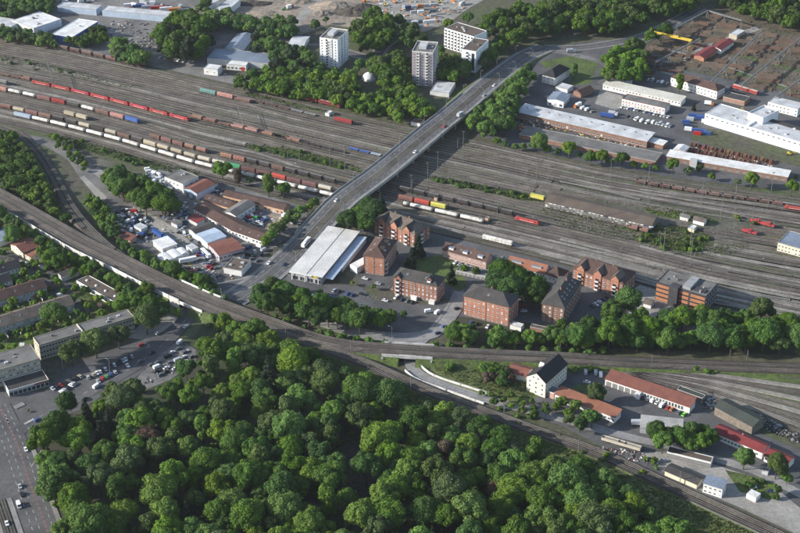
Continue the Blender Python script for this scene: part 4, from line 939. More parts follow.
bld('shed', 'low dark shed tucked behind the right half of the red-roofed garage', 'shed', (677,389.5), (702.5,398.8), (706,395.3), 3, 'wood_grey', 'roof_green')
bld('canopy_hall', 'flat grey-roofed hall in the yard below the red-roofed garage', 'building', (640.4,427.5), (682.6,432), (682.8,419.5), 4, 'render_grey', 'concrete', 'slab', eave=.3)
bld('storage_hall', 'long dark green-grey shed beside the sidings', 'building', (715,406.5), (752.5,426.5), (759,415.5), 6, 'wood_grey', 'roof_green', 'gable', 1.8)
bld('depot_hall', 'maroon-roofed long hall, left and larger one of the pair', 'building', (713.7,431.5), (762.5,452.5), (768,444), 4.8, 'render_white', 'roof_maroon', 'gable', 1.8, wins=[W_('front',1,14,1.6,1.4,m0=1.6)], chim=1)
bld('depot_hall', 'maroon-roofed hall, right and smaller one of the pair', 'building', (764.5,455), (787,464.8), (792.8,456.5), 4.4, 'render_white', 'roof_maroon', 'gable', 1.8, wins=[W_('front',1,6,1.6,1.4,m0=1.6)])
bld('garage_row', 'white garage row with four dark doors and flat brown roof', 'garage', (667,452), (711,462.9), (716,458), 3.4, 'render_white', 'roof_felt_brown', trim='frame_white', wins=[W_('front',1,4,6.4,2.6,m0=.1,style='garage')])
bld('shed', 'cream shed with dark shallow roof beside the lower railway', 'shed', (665,470.5), (697,484.3), (704,477.4), 3.4, 'render_cream', 'roof_felt_dark', 'gable', 1.0)
bld('house', 'little white house with blue-grey roof and six windows', 'building', (703.6,483), (722.6,489), (729.3,482.6), 6.4, 'render_white', 'roof_bluegrey', 'mono', .6, wins=[W_('front',2,4,1.3,1.1,pitch=2.9,m0=1), W_('right',2,2,1.1,1.1,pitch=2.9,m0=1)])
bld('container_office', 'white container with a red stripe on its roof near the gravel lot', 'container', (746.5,494), (756,498.5), (760,493.5), 2.9, 'render_white', 'roof_white', 'slab', eave=.02)
bld('hut', 'grey transformer hut on the rails side of the maroon halls', 'hut', (762,470), (768,472), (770,469), 2.8, 'render_grey', 'roof_felt')

for i, (x, y) in enumerate([(6,288),(22,283),(34,296),(60,302),(12,314),(38,307),(86,303),(20,345),(52,331),(98,305),(66,268),(88,272)]):
    bld('garden_shed', 'little garden shed, %s of twelve between the row houses and lanes' % ordw(i+1), 'shed', (x, y), (x+3.4, y+.3), (x+5, y-1.6), 2.3, ['wood_grey','render_white','brick_rust'][i % 3], ['roof_felt_dark','roof_brown','roof_red','roof_pale'][i % 4], 'gable', .8, group='garden sheds')
bld('row_house', 'short dark-roofed house row at the left edge above the long white row', 'building', (-30,294), (12,279.5), (7,273), 5.6, 'render_white', 'roof_felt_dark', 'gable', 3, chim=3, wins=[W_('front',2,12,1.1,1.3,pitch=2.7,m0=.9)])
for i, (A, B, C, wl, rf_) in enumerate([((134,226),(141,229.5),(146,226),'render_white','roof_pale'),((171,222),(177,225),(181,222),'render_grey','roof_felt'),((226,221),(232,224),(238,220),'render_white','roof_white'),((186,246),(192,250),(197,247),'render_white','roof_pale'),((232,255),(240,257),(244,253),'render_grey','roof_felt_dark'),((205,183),(212,185.5),(217,182),'render_white','roof_brown')]):
    bld('shed', 'small flat shed, %s from left among the little roofs of the trade yards' % ordw([1,2,5,3,6,4][i]), 'shed', A, B, C, 3, wl, rf_, 'slab', eave=.3, group='little roofs of the trade yards')
# ================================================================= TREES
import numpy as np
FOOT = []; MASS = []
for o in bpy.data.objects:
    if 'W' in o.keys() and 'D' in o.keys(): FOOT.append((o.location.copy(), o.rotation_euler.z, o['W'], o['D']))
for o in list(bpy.data.objects):
    for k in ('W', 'D'):
        if k in o.keys(): del o[k]
def free(p, m=2.0):
    for l, a, W, Dp in FOOT:
        dx, dy = p.x - l.x, p.y - l.y; u = dx*math.cos(a) + dy*math.sin(a); v = -dx*math.sin(a) + dy*math.cos(a)
        if -m < u < W + m and -m < v < Dp + m: return False
    return True
BX = [(p.x, p.y) for p in BD]; LX = [(p.x, p.y) for p in LL] ; RX = [(p.x, p.y) for p in RR] + [(p.x, p.y) for p in BR]
def clear_road(v, s):
    x, y = v.x, v.y
    if any((x-a)**2 + (y-b)**2 < (15+4*s)**2 for a, b in BX): return False
    if any((x-a)**2 + (y-b)**2 < (11+3*s)**2 for a, b in LX): return False
    return not any((x-a)**2 + (y-b)**2 < (7.5+3*s)**2 for a, b in RX)
_ico = None
def crown_mesh(name, seed, Rr=6.0, z0=4.2, top=15.0, lumps=34, quads=3600, size=.5, lump=(.26,.4), shape='round', loose=.2):
    rg = np.random.default_rng(seed); cz = (z0 + top)/2; hz = (top - z0)/2
    C_, L_ = [], []
    for i in range(lumps):
        u = rg.normal(size=3); u /= np.linalg.norm(u)
        if shape == 'round': u[2] = u[2] if u[2] > -.35 else -u[2]*.8
        k = rg.uniform(.58, .8) if i > 4 else rg.uniform(.0, .35)
        r = rg.uniform(*lump) * Rr
        c = np.array([u[0]*Rr*k*rg.uniform(.9,1.12), u[1]*Rr*k*rg.uniform(.9,1.12), u[2]*hz*k + cz])
        if shape == 'cone':
            f = (i + .5)/lumps; zz = z0 + (top - z0)*f; rr = Rr*(1 - f)*.8; a = rg.uniform(0, 6.283)
            c = np.array([rr*math.cos(a), rr*math.sin(a), zz]); r = Rr*(.42*(1 - f) + .12)
        if shape == 'column': c[:2] *= .55
        C_.append(c); L_.append(r)
    C_ = np.array(C_); L_ = np.array(L_)
    w_ = L_**2; w_ /= w_.sum(); idx = rg.choice(lumps, quads*2, p=w_)
    n = rg.normal(size=(quads*2, 3)); n /= np.linalg.norm(n, axis=1)[:, None]
    if shape == 'cone': n[:, 2] *= .6
    rad = rg.uniform(.86, 1.1, (quads*2, 1)); p = C_[idx] + n * L_[idx][:, None] * rad
    d = np.linalg.norm(p[:, None, :] - C_[None], axis=2) / L_[None]; d[np.arange(len(idx)), idx] = 9
    keep = d.min(axis=1) > .82; p, n, idx = p[keep][:quads], n[keep][:quads], idx[keep][:quads]
    q = len(p); nn_ = n + rg.normal(size=(q, 3))*loose*2; nn_ /= np.linalg.norm(nn_, axis=1)[:, None]
    t = np.cross(nn_, rg.normal(size=(q, 3))); t /= np.linalg.norm(t, axis=1)[:, None]; s = np.cross(nn_, t)
    sz = (rg.uniform(.6, 1.3, (q, 1))) * size; t *= sz; s *= sz*.75
    V = np.stack([p - t, p - s*.9 + t*.1, p + t, p + s*.9 - t*.1], axis=1).reshape(-1, 3)
    F = np.arange(q*4).reshape(-1, 4)
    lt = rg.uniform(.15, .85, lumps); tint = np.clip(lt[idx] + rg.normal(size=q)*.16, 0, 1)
    # inner masses, so that a crown is not see-through
    base = [(0,0,1)] + [(.894*math.cos(a*1.2566), .894*math.sin(a*1.2566), .447) for a in range(5)] + [(.894*math.cos(a*1.2566+.628), .894*math.sin(a*1.2566+.628), -.447) for a in range(5)] + [(0,0,-1)]
    tri = [(0,1,2),(0,2,3),(0,3,4),(0,4,5),(0,5,1),(1,6,2),(2,7,3),(3,8,4),(4,9,5),(5,10,1),(6,7,2),(7,8,3),(8,9,4),(9,10,5),(10,6,1),(11,7,6),(11,8,7),(11,9,8),(11,10,9),(11,6,10)]
    base = np.array(base); V2, F2, T2 = [], [], []; off = len(V)
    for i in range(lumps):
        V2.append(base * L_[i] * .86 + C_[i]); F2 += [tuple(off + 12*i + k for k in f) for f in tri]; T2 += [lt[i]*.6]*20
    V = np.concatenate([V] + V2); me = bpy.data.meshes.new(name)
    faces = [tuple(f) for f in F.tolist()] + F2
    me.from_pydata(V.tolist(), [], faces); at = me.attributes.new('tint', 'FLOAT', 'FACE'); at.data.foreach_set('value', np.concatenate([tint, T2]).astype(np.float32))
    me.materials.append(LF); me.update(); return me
def trunk_mesh(h, r, limbs=5, seed=1):
    rg = random.Random(seed); b = MB(); b.tube((0,0,-.3),(0,0,h*.55), r, r*.7, 7); b.tube((0,0,h*.55),(.2,.1,h), r*.7, r*.3, 6)
    for i in range(limbs):
        a = i*2*math.pi/limbs + rg.random(); b.tube((0,0,h*rg.uniform(.35,.6)), (h*.3*math.cos(a), h*.3*math.sin(a), h*rg.uniform(.75,.95)), r*.4, r*.15, 5)
    return b.mesh('trunk', 'trunk')
BROAD = [crown_mesh('crown', 10+i, Rr=6+.3*(i%3), z0=3.4+.3*(i%2), top=14.5+(i%3)*.8, lumps=34+4*(i%3), quads=4600, size=.42, lump=((.25,.4),(.22,.34),(.3,.44))[i%3]) for i in range(7)]
SMALL = [crown_mesh('crown', 40+i, Rr=4.2, z0=2.2, top=9.5, lumps=18, quads=1100, size=.52, lump=(.3,.48)) for i in range(4)]
COLUM = [crown_mesh('crown', 60+i, Rr=5.2, z0=2.5, top=17.5, lumps=26, quads=2400, size=.48, shape='column', lump=(.3,.42)) for i in range(2)]
CONIF = [crown_mesh('crown', 70+i, Rr=4.2, z0=1.8, top=18.5, lumps=46, quads=2600, size=.42, shape='cone', loose=.35) for i in range(2)]
SHRUB = [crown_mesh('foliage', 80+i, Rr=2.2, z0=.2, top=3.0, lumps=9, quads=260, size=.42, lump=(.35,.55)) for i in range(3)]
TR = dict(broad=(BROAD, trunk_mesh(9, .42, 6, 2)), small=(SMALL, trunk_mesh(6, .25, 4, 3)), column=(COLUM, trunk_mesh(11, .38, 6, 4)), conifer=(CONIF, trunk_mesh(15, .3, 0, 5)), shrub=(SHRUB, trunk_mesh(1.6, .12, 4, 6)))
ZC = dict(broad=9, small=6, column=10, conifer=9, shrub=1.5)
TONES = dict(mid=(LF,'mid green'), bright=(LB,'bright green'), deep=(LD,'deep green'), grey=(LG,'greyish green'), conifer=(LC,'blackish green'), russet=(LR,'russet brown'))
RT = random.Random(21); NTREE = [0]
def tree(x, y, s, kind, tone, label, group=None, p=None, zbase=0.0, small=False):
    v = p if p is not None else P(x, y, ZC[kind]*s + zbase)
    m, desc = TONES[tone]; crs, tr = TR[kind]
    nm = {'broad':'broadleaf_tree','small':'small_tree','column':'tall_tree','conifer':'conifer_tree','shrub':'shrub'}[kind]
    if small and kind == 'broad': nm = 'small_broadleaf_tree'  # same broadleaf trees at smaller scale, split off by size, not age
    r = root(nm, (v.x, v.y, zbase), RT.uniform(0, 6.28), label, 'shrub' if kind == 'shrub' else 'tree', group)
    sx = s*RT.uniform(.92, 1.08); r.scale = (sx, sx, s*RT.uniform(.92, 1.1))
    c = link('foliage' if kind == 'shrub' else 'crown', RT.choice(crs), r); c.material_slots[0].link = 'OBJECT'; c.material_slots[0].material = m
    link('stem' if kind == 'shrub' else 'trunk', tr, r); NTREE[0] += 1; return r
def fill(poly, spacing, sc, kinds, phrase, group, avoid=(), seed=1, margin=1.5, zz=None, maxn=400, rows=None, tonef=None, zbase=0.0, fx=(), grow=1.14):
    """scatter trees over a region; tones drift in patches; label counts them off"""
    rg = random.Random(seed); xs = [q[0] for q in poly]; ys = [q[1] for q in poly]; got = []
    for q in fx: got.append((P(q[0], q[1], ZC[q[3]]*q[2] + zbase), q[2], q[3], q[4], True))
    tries = 0; miss = 0
    while miss < 900 and len(got) < maxn:
        x = rg.uniform(min(xs), max(xs)); y = rg.uniform(min(ys), max(ys))
        if not inpoly(x, y, poly) or any(inpoly(x, y, a) for a in avoid): continue
        k = rg.choices([q[0] for q in kinds], [q[2] for q in kinds])[0]; tone = [q[1] for q in kinds if q[0] == k]; tone = rg.choices(tone, [q[2] for q in kinds if q[0] == k])[0]
        s = sc * rg.uniform(.72, 1.26); v = P(x, y, (ZC[k] if zz is None else zz)*s + zbase); v.z = 0
        if any((v - g[0]).xy.length < spacing*(s/sc + g[1]/sc)*.5 for g in got): miss += 1; continue
        if not free(v, margin) or not clear_road(v, s): miss += 1; continue
        got.append((v, s, k, tone, False))
    got = [g for g in got]
    if rows:
        got.sort(key=lambda g: g[0].y); out = []; n = math.ceil(len(got)/rows)
        for i in range(rows): out.append(sorted(got[i*n:(i+1)*n], key=lambda g: g[0].x))
    else: out = [sorted(got, key=lambda g: g[0].x)]
    for ri, row in enumerate(out):
        for ci, (v, s, k, tone, _f) in enumerate(row):
            big = 'large ' if s > sc*1.08 else ('small ' if s < sc*.86 else '')
            what = {'broad':'rounded tree','small':'tree','column':'tall tree','conifer':'conifer','shrub':'shrub'}[k]
            ph = phrase % ordw(ri+1) if rows else phrase; tn = TONES[tone][1]
            tl = '%s from left %s' % (ordw(ci+1), ph)
            lab = fit('%s%s %s, %s' % (big, tn, what, tl), '%s %s, %s' % (tn, what, tl), '%s tree, %s' % (tn, tl), 'tree, %s' % tl)
            tree(0, 0, s*grow, k, tone, lab, group, p=v, zbase=zbase, small=s < sc*.9)
    return len(got)
MIX = [('broad','mid',8),('broad','deep',4),('broad','bright',3.2),('broad','grey',1.2),('column','grey',.7),('column','mid',.8),('conifer','conifer',.35),('broad','russet',.15)]
WOOD = [(34,440),(48,425),(72,416),(92,408),(100,392),(125,380),(140,388),(170,378),(196,362),(205,330),(222,322),(240,325),(268,335),(300,352),(340,372),(380,386),(405,397),(440,413),(480,428),(530,446),(570,466),(605,482),(645,508),(690,548),(700,556),(90,556),(62,545),(52,505),(46,480),(36,465)]
CLEAR = [(344,440),(360,432),(378,455),(385,480),(378,500),(345,492),(338,470)]
n1 = fill(WOOD, 9.5, .99, MIX, 'in the wood\'s %s row from below', 'trees of the large wood', avoid=[CLEAR], seed=5, maxn=296, rows=12, grow=1.2,
    fx=[(331,440,1.05,'column','grey'),(309,446,1.0,'column','grey'),(44,445,1.25,'broad','mid'),(54,478,1.2,'broad','mid'),(100,482,1.1,'broad','grey'),(118,495,1.15,'column','deep'),(158,497,1.25,'broad','bright'),(360,420,1.25,'broad','grey'),(232,507,1.0,'broad','bright'),(285,514,1.1,'broad','bright'),(468,515,1.3,'broad','bright'),(436,478,1.3,'broad','grey'),(552,474,1.1,'broad','bright'),(300,405,1.2,'broad','mid'),(222,432,1.1,'broad','bright'),(108,425,.85,'conifer','conifer'),(100,440,.9,'conifer','conifer'),(66,405,.8,'broad','deep'),(445,452,.9,'column','russet'),(366,472,1.15,'broad','deep')])
S2 = [('small','mid',5),('small','deep',3),('small','bright',2),('small','grey',1.5)]
S3 = [('small','mid',5),('small','deep',4),('broad','deep',3),('broad','mid',3),('small','grey',1)]
T = []; MASS = []
MASS.append(('tree_belt', [(-10,128),(8,134),(26,144),(40,165),(50,188),(62,204),(68,220),(58,228),(40,218),(18,203),(-10,190)], 5.411999999999999, 0.95, 'dense leafy trees and bushes on the hillside left of the curving branch line', 2, 'SM', [LF, LF, LD, LG, LB], 6))
T.append(fill([(-5,212),(30,231),(60,250),(84,262),(110,276),(150,298),(168,308),(158,316),(128,303),(95,286),(60,266),(28,246),(-5,228)], 6.0, .8, S3, 'in the garden belt below the white sound wall', 'trees below the sound wall', seed=3))
T.append(fill([(86,196),(96,198),(108,210),(119,222),(120,236),(110,236),(98,222),(88,208)], 5.5, .75, S2, 'between branch line and scrapyard', 'trees between branch line and scrapyard', seed=4))
T.append(fill([(50,136),(62,140),(78,152),(90,165),(84,170),(72,158),(56,146)], 6, .55, S2, 'beside the gravel road left of the yard', 'small trees beside the gravel road', seed=41))
T.append(fill([(106,168),(118,169),(130,176),(152,186),(172,198),(180,206),(170,210),(150,206),(134,200),(118,188),(106,180)], 6.4, .95, S3, 'in the grove above the scrapyard', 'trees of the grove above the scrapyard', seed=5))
T.append(fill([(118,240),(135,250),(160,262),(190,276),(222,284),(240,290),(236,297),(210,294),(180,284),(150,270),(122,252)], 5.3, .75, S3, 'along the upper edge of the raised railway below the tents', 'trees along the raised railway', seed=6))
T.append(fill([(262,244),(272,228),(290,214),(308,204),(326,198),(328,204),(312,218),(298,232),(276,248),(266,252)], 6.5, .85, [('small','bright',3),('small','mid',4),('small','grey',2)], 'in the hedge along the left side of the bridge ramp', 'trees along the bridge ramp', seed=7))
T.append(fill([(340,205),(352,200),(366,203),(376,212),(366,226),(346,224)], 7.5, 1.0, [('broad','deep',3),('small','mid',3),('conifer','conifer',1.5)], 'between the bridge and the pale supermarket roof', 'trees between bridge and supermarket', seed=8))
T.append(fill([(240,292),(262,284),(285,292),(320,302),(352,310),(384,316),(392,324),(360,325),(320,318),(285,310),(250,302)], 6.4, .95, S3, 'in the belt between car park and raised railway', 'trees between car park and railway', seed=9, fx=[(351,310,.85,'broad','bright'),(389,318,.85,'broad','bright'),(272,288,.85,'broad','grey')]))
T.append(fill([(448,333),(470,334),(490,335),(520,337),(560,335),(590,326),(615,312),(640,318),(670,318),(700,316),(735,313),(775,318),(792,328),(800,344),(740,349),(660,347),(600,344),(540,345),(480,344),(450,340)], 8.2, .98, [('broad','mid',5),('broad','deep',4),('broad','grey',1),('small','mid',2),('broad','bright',1)], 'in the tree belt between brick estate and raised railway', 'trees of the belt below the brick estate', seed=10, rows=None, fx=[(628,303,1.1,'broad','mid'),(682,322,1.1,'broad','mid'),(762,312,1.15,'broad','grey')]))
T.append(fill([(488,282),(500,273),(515,276),(530,280),(545,288),(536,297),(515,294),(495,292)], 7.5, .95, [('broad','deep',6),('broad','mid',2)], 'in the dark grove in the middle of the brick estate', 'trees in the estate grove', seed=11, margin=.5))
MASS.append(('tree_belt', [(236,78),(262,72),(285,70),(318,76),(345,76),(368,84),(392,78),(408,92),(425,102),(440,108),(462,100),(478,88),(496,78),(482,100),(456,122),(430,122),(400,118),(360,108),(325,100),(290,92),(250,88),(236,86)], 6.56, 0.9, 'continuous belt of trees between the yard and the tower blocks', 12, 'LOD', [LF, LF, LD, LG, LB], 8, [[(358,70),(380,70),(382,97),(358,97)]]))
MASS.append(('tree_belt', [(272,42),(288,50),(312,60),(318,72),(280,70),(262,60),(262,48)], 7.2, 1.04, 'trees left of the white tower block', 13, 'MD', [LF, LF, LD, LG, LC], 8))
MASS.append(('tree_belt', [(355,22),(375,14),(388,22),(392,38),(378,48),(362,46),(352,34)], 7.65, 1.1, 'trees right of the white tower block', 14, 'MD', [LF, LF, LD, LG], 8))
MASS.append(('tree_belt', [(375,60),(398,58),(408,72),(404,86),(388,80),(376,72)], 7.65, 1.1, 'trees between the dome and the violet tower', 15, 'MD', [LF, LF, LD, LG], 8))
MASS.append(('tree_belt', [(162,28),(174,14),(190,10),(204,22),(208,40),(200,54),(182,56),(168,54),(160,44)], 7.2, 1.26, 'tall dark group of trees in the upper left industry area', 16, 'MD', [LF, LF, LD, LG, LC], 8))
MASS.append(('tree_belt', [(200,8),(230,14),(268,22),(292,20),(294,34),(268,34),(240,28),(212,26)], 7.38, 0.9, 'loose row of trees along the side street below the building site', 17, 'LOD', [LF, LF, LD, LG, LB], 8))
MASS.append(('tree_belt', [(110,48),(122,42),(140,50),(150,58),(136,62),(118,60)], 6.56, 0.95, 'dark trees beside the brown hopper train at upper left', 18, 'LOD', [LF, LF, LD, LG, LB], 8))
MASS.append(('tree_belt', [(90,26),(100,28),(106,40),(96,42),(82,44),(66,42),(84,36)], 6.3, 0.77, 'trees around the corner of the blue warehouse', 19, 'MD', [LF, LF, LD, LG], 8))
MASS.append(('tree_belt', [(-5,28),(10,30),(30,35),(55,40),(54,44),(30,41),(-5,36)], 5.739999999999999, 0.8, 'row of trees below the white warehouse at upper left', 20, 'LOD', [LF, LF, LD, LG, LB], 8))
MASS.append(('tree_belt', [(-30,-8),(10,-4),(50,-6),(56,2),(48,10),(20,14),(-30,16)], 7.38, 0.95, 'trees above the white warehouse in the top left corner', 22, 'LOD', [LF, LF, LD, LG, LB], 8))
MASS.append(('tree_belt', [(470,98),(480,92),(500,80),(516,62),(528,58),(532,74),(520,92),(512,112),(508,128),(496,134),(474,128),(466,118)], 7.38, 1.12, 'big trees right of the upper bridge end', 23, 'MD', [LF, LF, LD, LG], 8))
MASS.append(('tree_belt', [(440,62),(455,60),(480,60),(500,56),(508,46),(496,42),(490,54),(470,66),(452,84),(438,84)], 7.2, 1.04, 'trees between the white slabs and the bridge road', 24, 'MD', [LF, LF, LD, LG], 8))
MASS.append(('tree_belt', [(606,62),(622,50),(640,44),(646,60),(640,76),(622,80),(606,76)], 7.65, 1.1, 'trees between far street and cream depot hall', 25, 'MD', [LF, LF, LD, LG], 8))
MASS.append(('garden_trees', [(-5,246),(20,262),(50,268),(100,300),(128,302),(125,316),(60,334),(30,345),(-5,352)], 8.2, .66, 'many small trees and hedges in the gardens of the row houses', 26, 'SM', [LF, LF, LD, LB], 5))
MASS.append(('tree_belt', [(300,52),(318,66),(345,72),(372,56),(376,70),(360,80),(300,78),(270,66)], 7, .72, 'trees at the foot of the white tower block', 61, 'MD', [LF, LD, LG], 8, [[(355,70),(383,70),(385,96),(355,96)]]))
MASS.append(('tree_belt', [(380,86),(413,92),(411,62),(400,56),(390,64)], 7, .72, 'trees left of the violet tower block', 62, 'MD', [LF, LD, LG], 8, [[(355,70),(383,70),(385,96),(355,96)]]))
MASS.append(('tree_belt', [(440,56),(447,62),(455,80),(446,88),(439,84),(438,62)], 8, .8, 'trees between the violet tower and the low pavilion', 63, 'MD', [LF, LD], 8))
MASS.append(('tree_belt', [(396,22),(410,26),(428,42),(412,46),(400,44)], 9, .9, 'trees between tower street and site camp', 64, 'MD', [LF, LG], 8))
MASS.append(('tree_belt', [(256,34),(268,40),(276,60),(262,56),(254,46)], 8, .85, 'trees right of the blue-grey halls', 65, 'MD', [LF, LG, LC], 8))
T.append(fill([(600,420),(560,398),(552,404),(562,420),(575,426)], 6.5, .8, S2, 'at the foot of the long orange-brown workshop', 'trees by the long workshop', seed=27, margin=.5))
T.append(fill([(655,432),(668,434),(690,430),(704,432),(716,442),(706,448),(684,446),(660,444)], 6.8, .82, [('broad','mid',4),('broad','deep',3)], 'in the row behind the four-door garages', 'trees behind the garages', seed=28, margin=.3))
T.append(fill([(425,352.5),(600,358),(600,359),(425,354)], 9, .5, S2, 'on the bank above the meadow triangle', 'small trees above the meadow', seed=29, maxn=6))
T.append(fill([(486,370),(496,366),(508,372),(512,380),(498,384),(488,378)], 5.5, .85, [('small','russet',3),('small','deep',2)], 'in the reddish clump beside the cream gabled house', 'reddish trees beside the cream house', seed=30, margin=.3))
T.append(fill([(480,392),(500,392),(530,400),(552,408),(540,416),(510,408),(488,402)], 6.5, .5, S2, 'along the underpass road below the cream gabled house', 'trees below the cream house', seed=31, margin=.3))
T.append(fill([(776,356),(800,356),(820,362),(800,370),(778,366)], 6, .75, S2, 'beside the raised line at the right edge', 'trees at the right edge', seed=32))
T.append(fill([(447,324),(470,329),(520,335),(545,335),(545,325),(600,322),(640,330),(700,338),(700,346),(600,346),(450,341)], 5.6, .82, [('small','mid',5),('small','deep',3),('small','bright',1.5)], 'in the low growth below the brick blocks', 'low trees below the brick blocks', seed=71, maxn=46))
ONE = [(222,168,1.15,'broad','mid','big round tree beside the white tank wagons, above the brown workshops'),(268,182,1.25,'column','bright','tall bright tree between tank train and low brown hall'),(283,189,.95,'broad','mid','darker tree right of the tall bright one beside the tank train'),
 (238,176,.9,'column','russet','thin brownish tree left of the tall bright one by the tank train'),(249,180,.85,'small','grey','sparse grey tree below the tank train'),(70,351,1.3,'broad','grey','leftmost big plane tree in front of the long beige office'),(95,343,1.25,'broad','grey','second big plane tree from the left before the long beige office'),
 (118,335,1.18,'broad','grey','third plane tree from the left before the long beige office'),(146,319,1.32,'broad','grey','big pale plane tree at the right end of the long beige office'),(55,318,1.2,'broad','mid','large round green tree behind the long beige office'),(42,327,.8,'small','bright','small tree left of the large round one behind the office'),
 (121,305,.95,'broad','mid','tree between the round-skylight building and the office end'),(147,288,.9,'broad','bright','bright bushy tree by the sound wall near the street bridge'),(179,313,.75,'small','bright','round bright tree beside the street under the railway bridge'),(418,247,1.0,'conifer','conifer','tall dark conifer between orange block and gabled brick house'),
 (411,259,.9,'conifer','conifer','second dark conifer in the estate courtyard'),(394,253,.6,'small','deep','small dark tree behind the long red brick block'),(381,203,.9,'conifer','conifer','slim conifer beside the bridge and white wagons'),(465,268,.7,'small','mid','light tree beside the garage row of the estate'),(476,271,.7,'small','grey','brownish tree at the street corner left of the orange-red block'),
 (451,275,.8,'conifer','conifer','dark conifer behind the long red brick block'),(609,314,.9,'broad','deep','dark tree right of the skylit rust block'),(745,457,1.0,'broad','mid','single round tree before the maroon-roofed hall'),(777,467,.95,'broad','grey','tree between the maroon halls and the gravel lot'),(787,478,.75,'small','mid','smaller tree at the lower right beside the gravel lot'),
 (776,489,.8,'small','grey','low tree at the end of the gravel lot'),(596,392,.95,'broad','grey','broad bush-like tree left of the red-roofed garage'),(601,397,.75,'small','mid','smaller tree before the red-roofed garage'),(680,82,1.0,'column','mid','tree at the left end of the white house with brown hipped roof'),(694,107,.45,'conifer','conifer','tiny dark conifer in the depot yard'),
 (792,188,.85,'broad','mid','round tree by the yard tracks near the right edge'),(712,176,.75,'small','mid','tree left below the white narrow shed'),(752,179,.95,'broad','bright','bright tree before the middle of the white narrow shed'),(738,182,.7,'small','mid','tree beside the bright one before the narrow shed'),
 (673,165,.9,'broad','mid','tree at the left end of the white narrow shed'),(689,170,.9,'small','grey','greyish tree before the left half of the narrow shed'),(700,168,.7,'small','deep','dark tree before the porch of the narrow shed'),(800,352,.6,'small','bright','small bright tree on the far right of the raised line'),
 (320,292,.5,'small','deep','small dark tree in the car park, left'),(352,283,.4,'small','bright','small light tree in front of the supermarket'),(373,287,.45,'small','bright','small tree among the parked cars by the orange block'),(366,309,.5,'small','mid','small tree on the car park edge'),(404,314,.55,'small','mid','small tree in the car park near the road bend'),
 (448,24,.9,'broad','bright','bright tree at the left end of the white balconied slab'),(468,18,.9,'broad','mid','tree behind the white balconied slab'),(440,50,.8,'broad','deep','dark tree between violet tower and balconied slab'),(484,64,.8,'broad','grey','grey tree in front of the brown-topped slab'),(574,70,.9,'column','mid','tree at the right end of the white villa'),
 (315,24,.9,'broad','mid','lone tree on the edge of the building site'),(326,20,.8,'small','grey','smaller tree beside the lone one on the building site'),(206,4,.8,'broad','mid','tree at the top edge by the small pale warehouse'),(52,6,.7,'small','bright','light tree at the left end of the long blue-grey hall'),(42,82,.5,'small','mid','small tree on the green strip above the red locomotives'),(28,410.5,.22,'small','bright','tiny street tree at the corner of the podium shop')]
for q in ONE: tree(q[0], q[1], q[2], q[3], q[4], q[5])
# row between the right yard tracks and the dark shed
row = [(497,141,.8),(505,144,.6),(514,147,.6),(523,146,.7),(533,146,.8),(539,143,1.0),(547,149,.8),(557,152,.7),(569,149,.95),(580,155,.6),(591,156,.9),(602,157,.95),(610,161,.7),(622,160,.9),(634,164,.7),(645,166,.75),(656,168,.7)]
for i, (x, y, s) in enumerate(row): tree(x, y, s, 'small' if s < .9 else 'broad', ['mid','deep','bright'][i % 3], 'tree, %s from left in the row before the long dark flat-roofed shed' % ordw(i+1), 'trees before the dark shed')
# shrubs
rs = random.Random(8); sh = 0
for poly, n, phrase in ((STRIPS[0],10,'on the green strip above the red locomotives'),(STRIPS[1],14,'on the green strip left of the bridge'),(STRIPS[2],20,'on the green strip right of the bridge'),(STRIPS[3],22,'on the bank below the white tank train'),
    (STRIPS[5],22,'in the weeds around the small yard huts'),([(700,150),(790,172),(800,180),(760,176),(700,160)],6,'on the lawn below the huge white hall'),([(692,366),(740,372),(740,378),(692,371)],9,'between the sidings on the right'),
    ([(430,358),(460,356),(560,362),(560,366),(470,364),(432,366)],12,'along the bank above the meadow triangle'),([(470,408),(560,436),(640,468),(660,482),(640,476),(560,444),(470,414)],10,'on the verge between wood and lower railway'),
    ([(640,455),(650,458),(662,466),(656,470),(640,462)],4,'near the yellow wagon at the lower railway'),([(735,475),(760,480),(782,490),(776,498),(745,490)],8,'around the gravel lot at the lower right'),([(735,214),(750,218),(760,226),(740,224)],3,'beside the small red shunting engines'),
    ([(20,262),(60,280),(110,308),(60,330),(0,345),(0,270)],40,'in the row house gardens'),([(490,405),(520,414),(545,418),(520,418)],5,'beside the underpass road')):
    got = []; xs = [q[0] for q in poly]; ys = [q[1] for q in poly]; tr_ = 0
    while len(got) < n and tr_ < 3000:
        tr_ += 1; x = rs.uniform(min(xs), max(xs)); y = rs.uniform(min(ys), max(ys))
        if inpoly(x, y, poly) and free(P(x, y), .5): got.append((x, y))
    for i, (x, y) in enumerate(sorted(got)): tree(x, y, rs.uniform(.5, 1.15), 'shrub', rs.choice(['mid','bright','deep','grey']), 'low shrub, %s from left %s' % (ordw(i+1), phrase), 'shrubs ' + phrase)
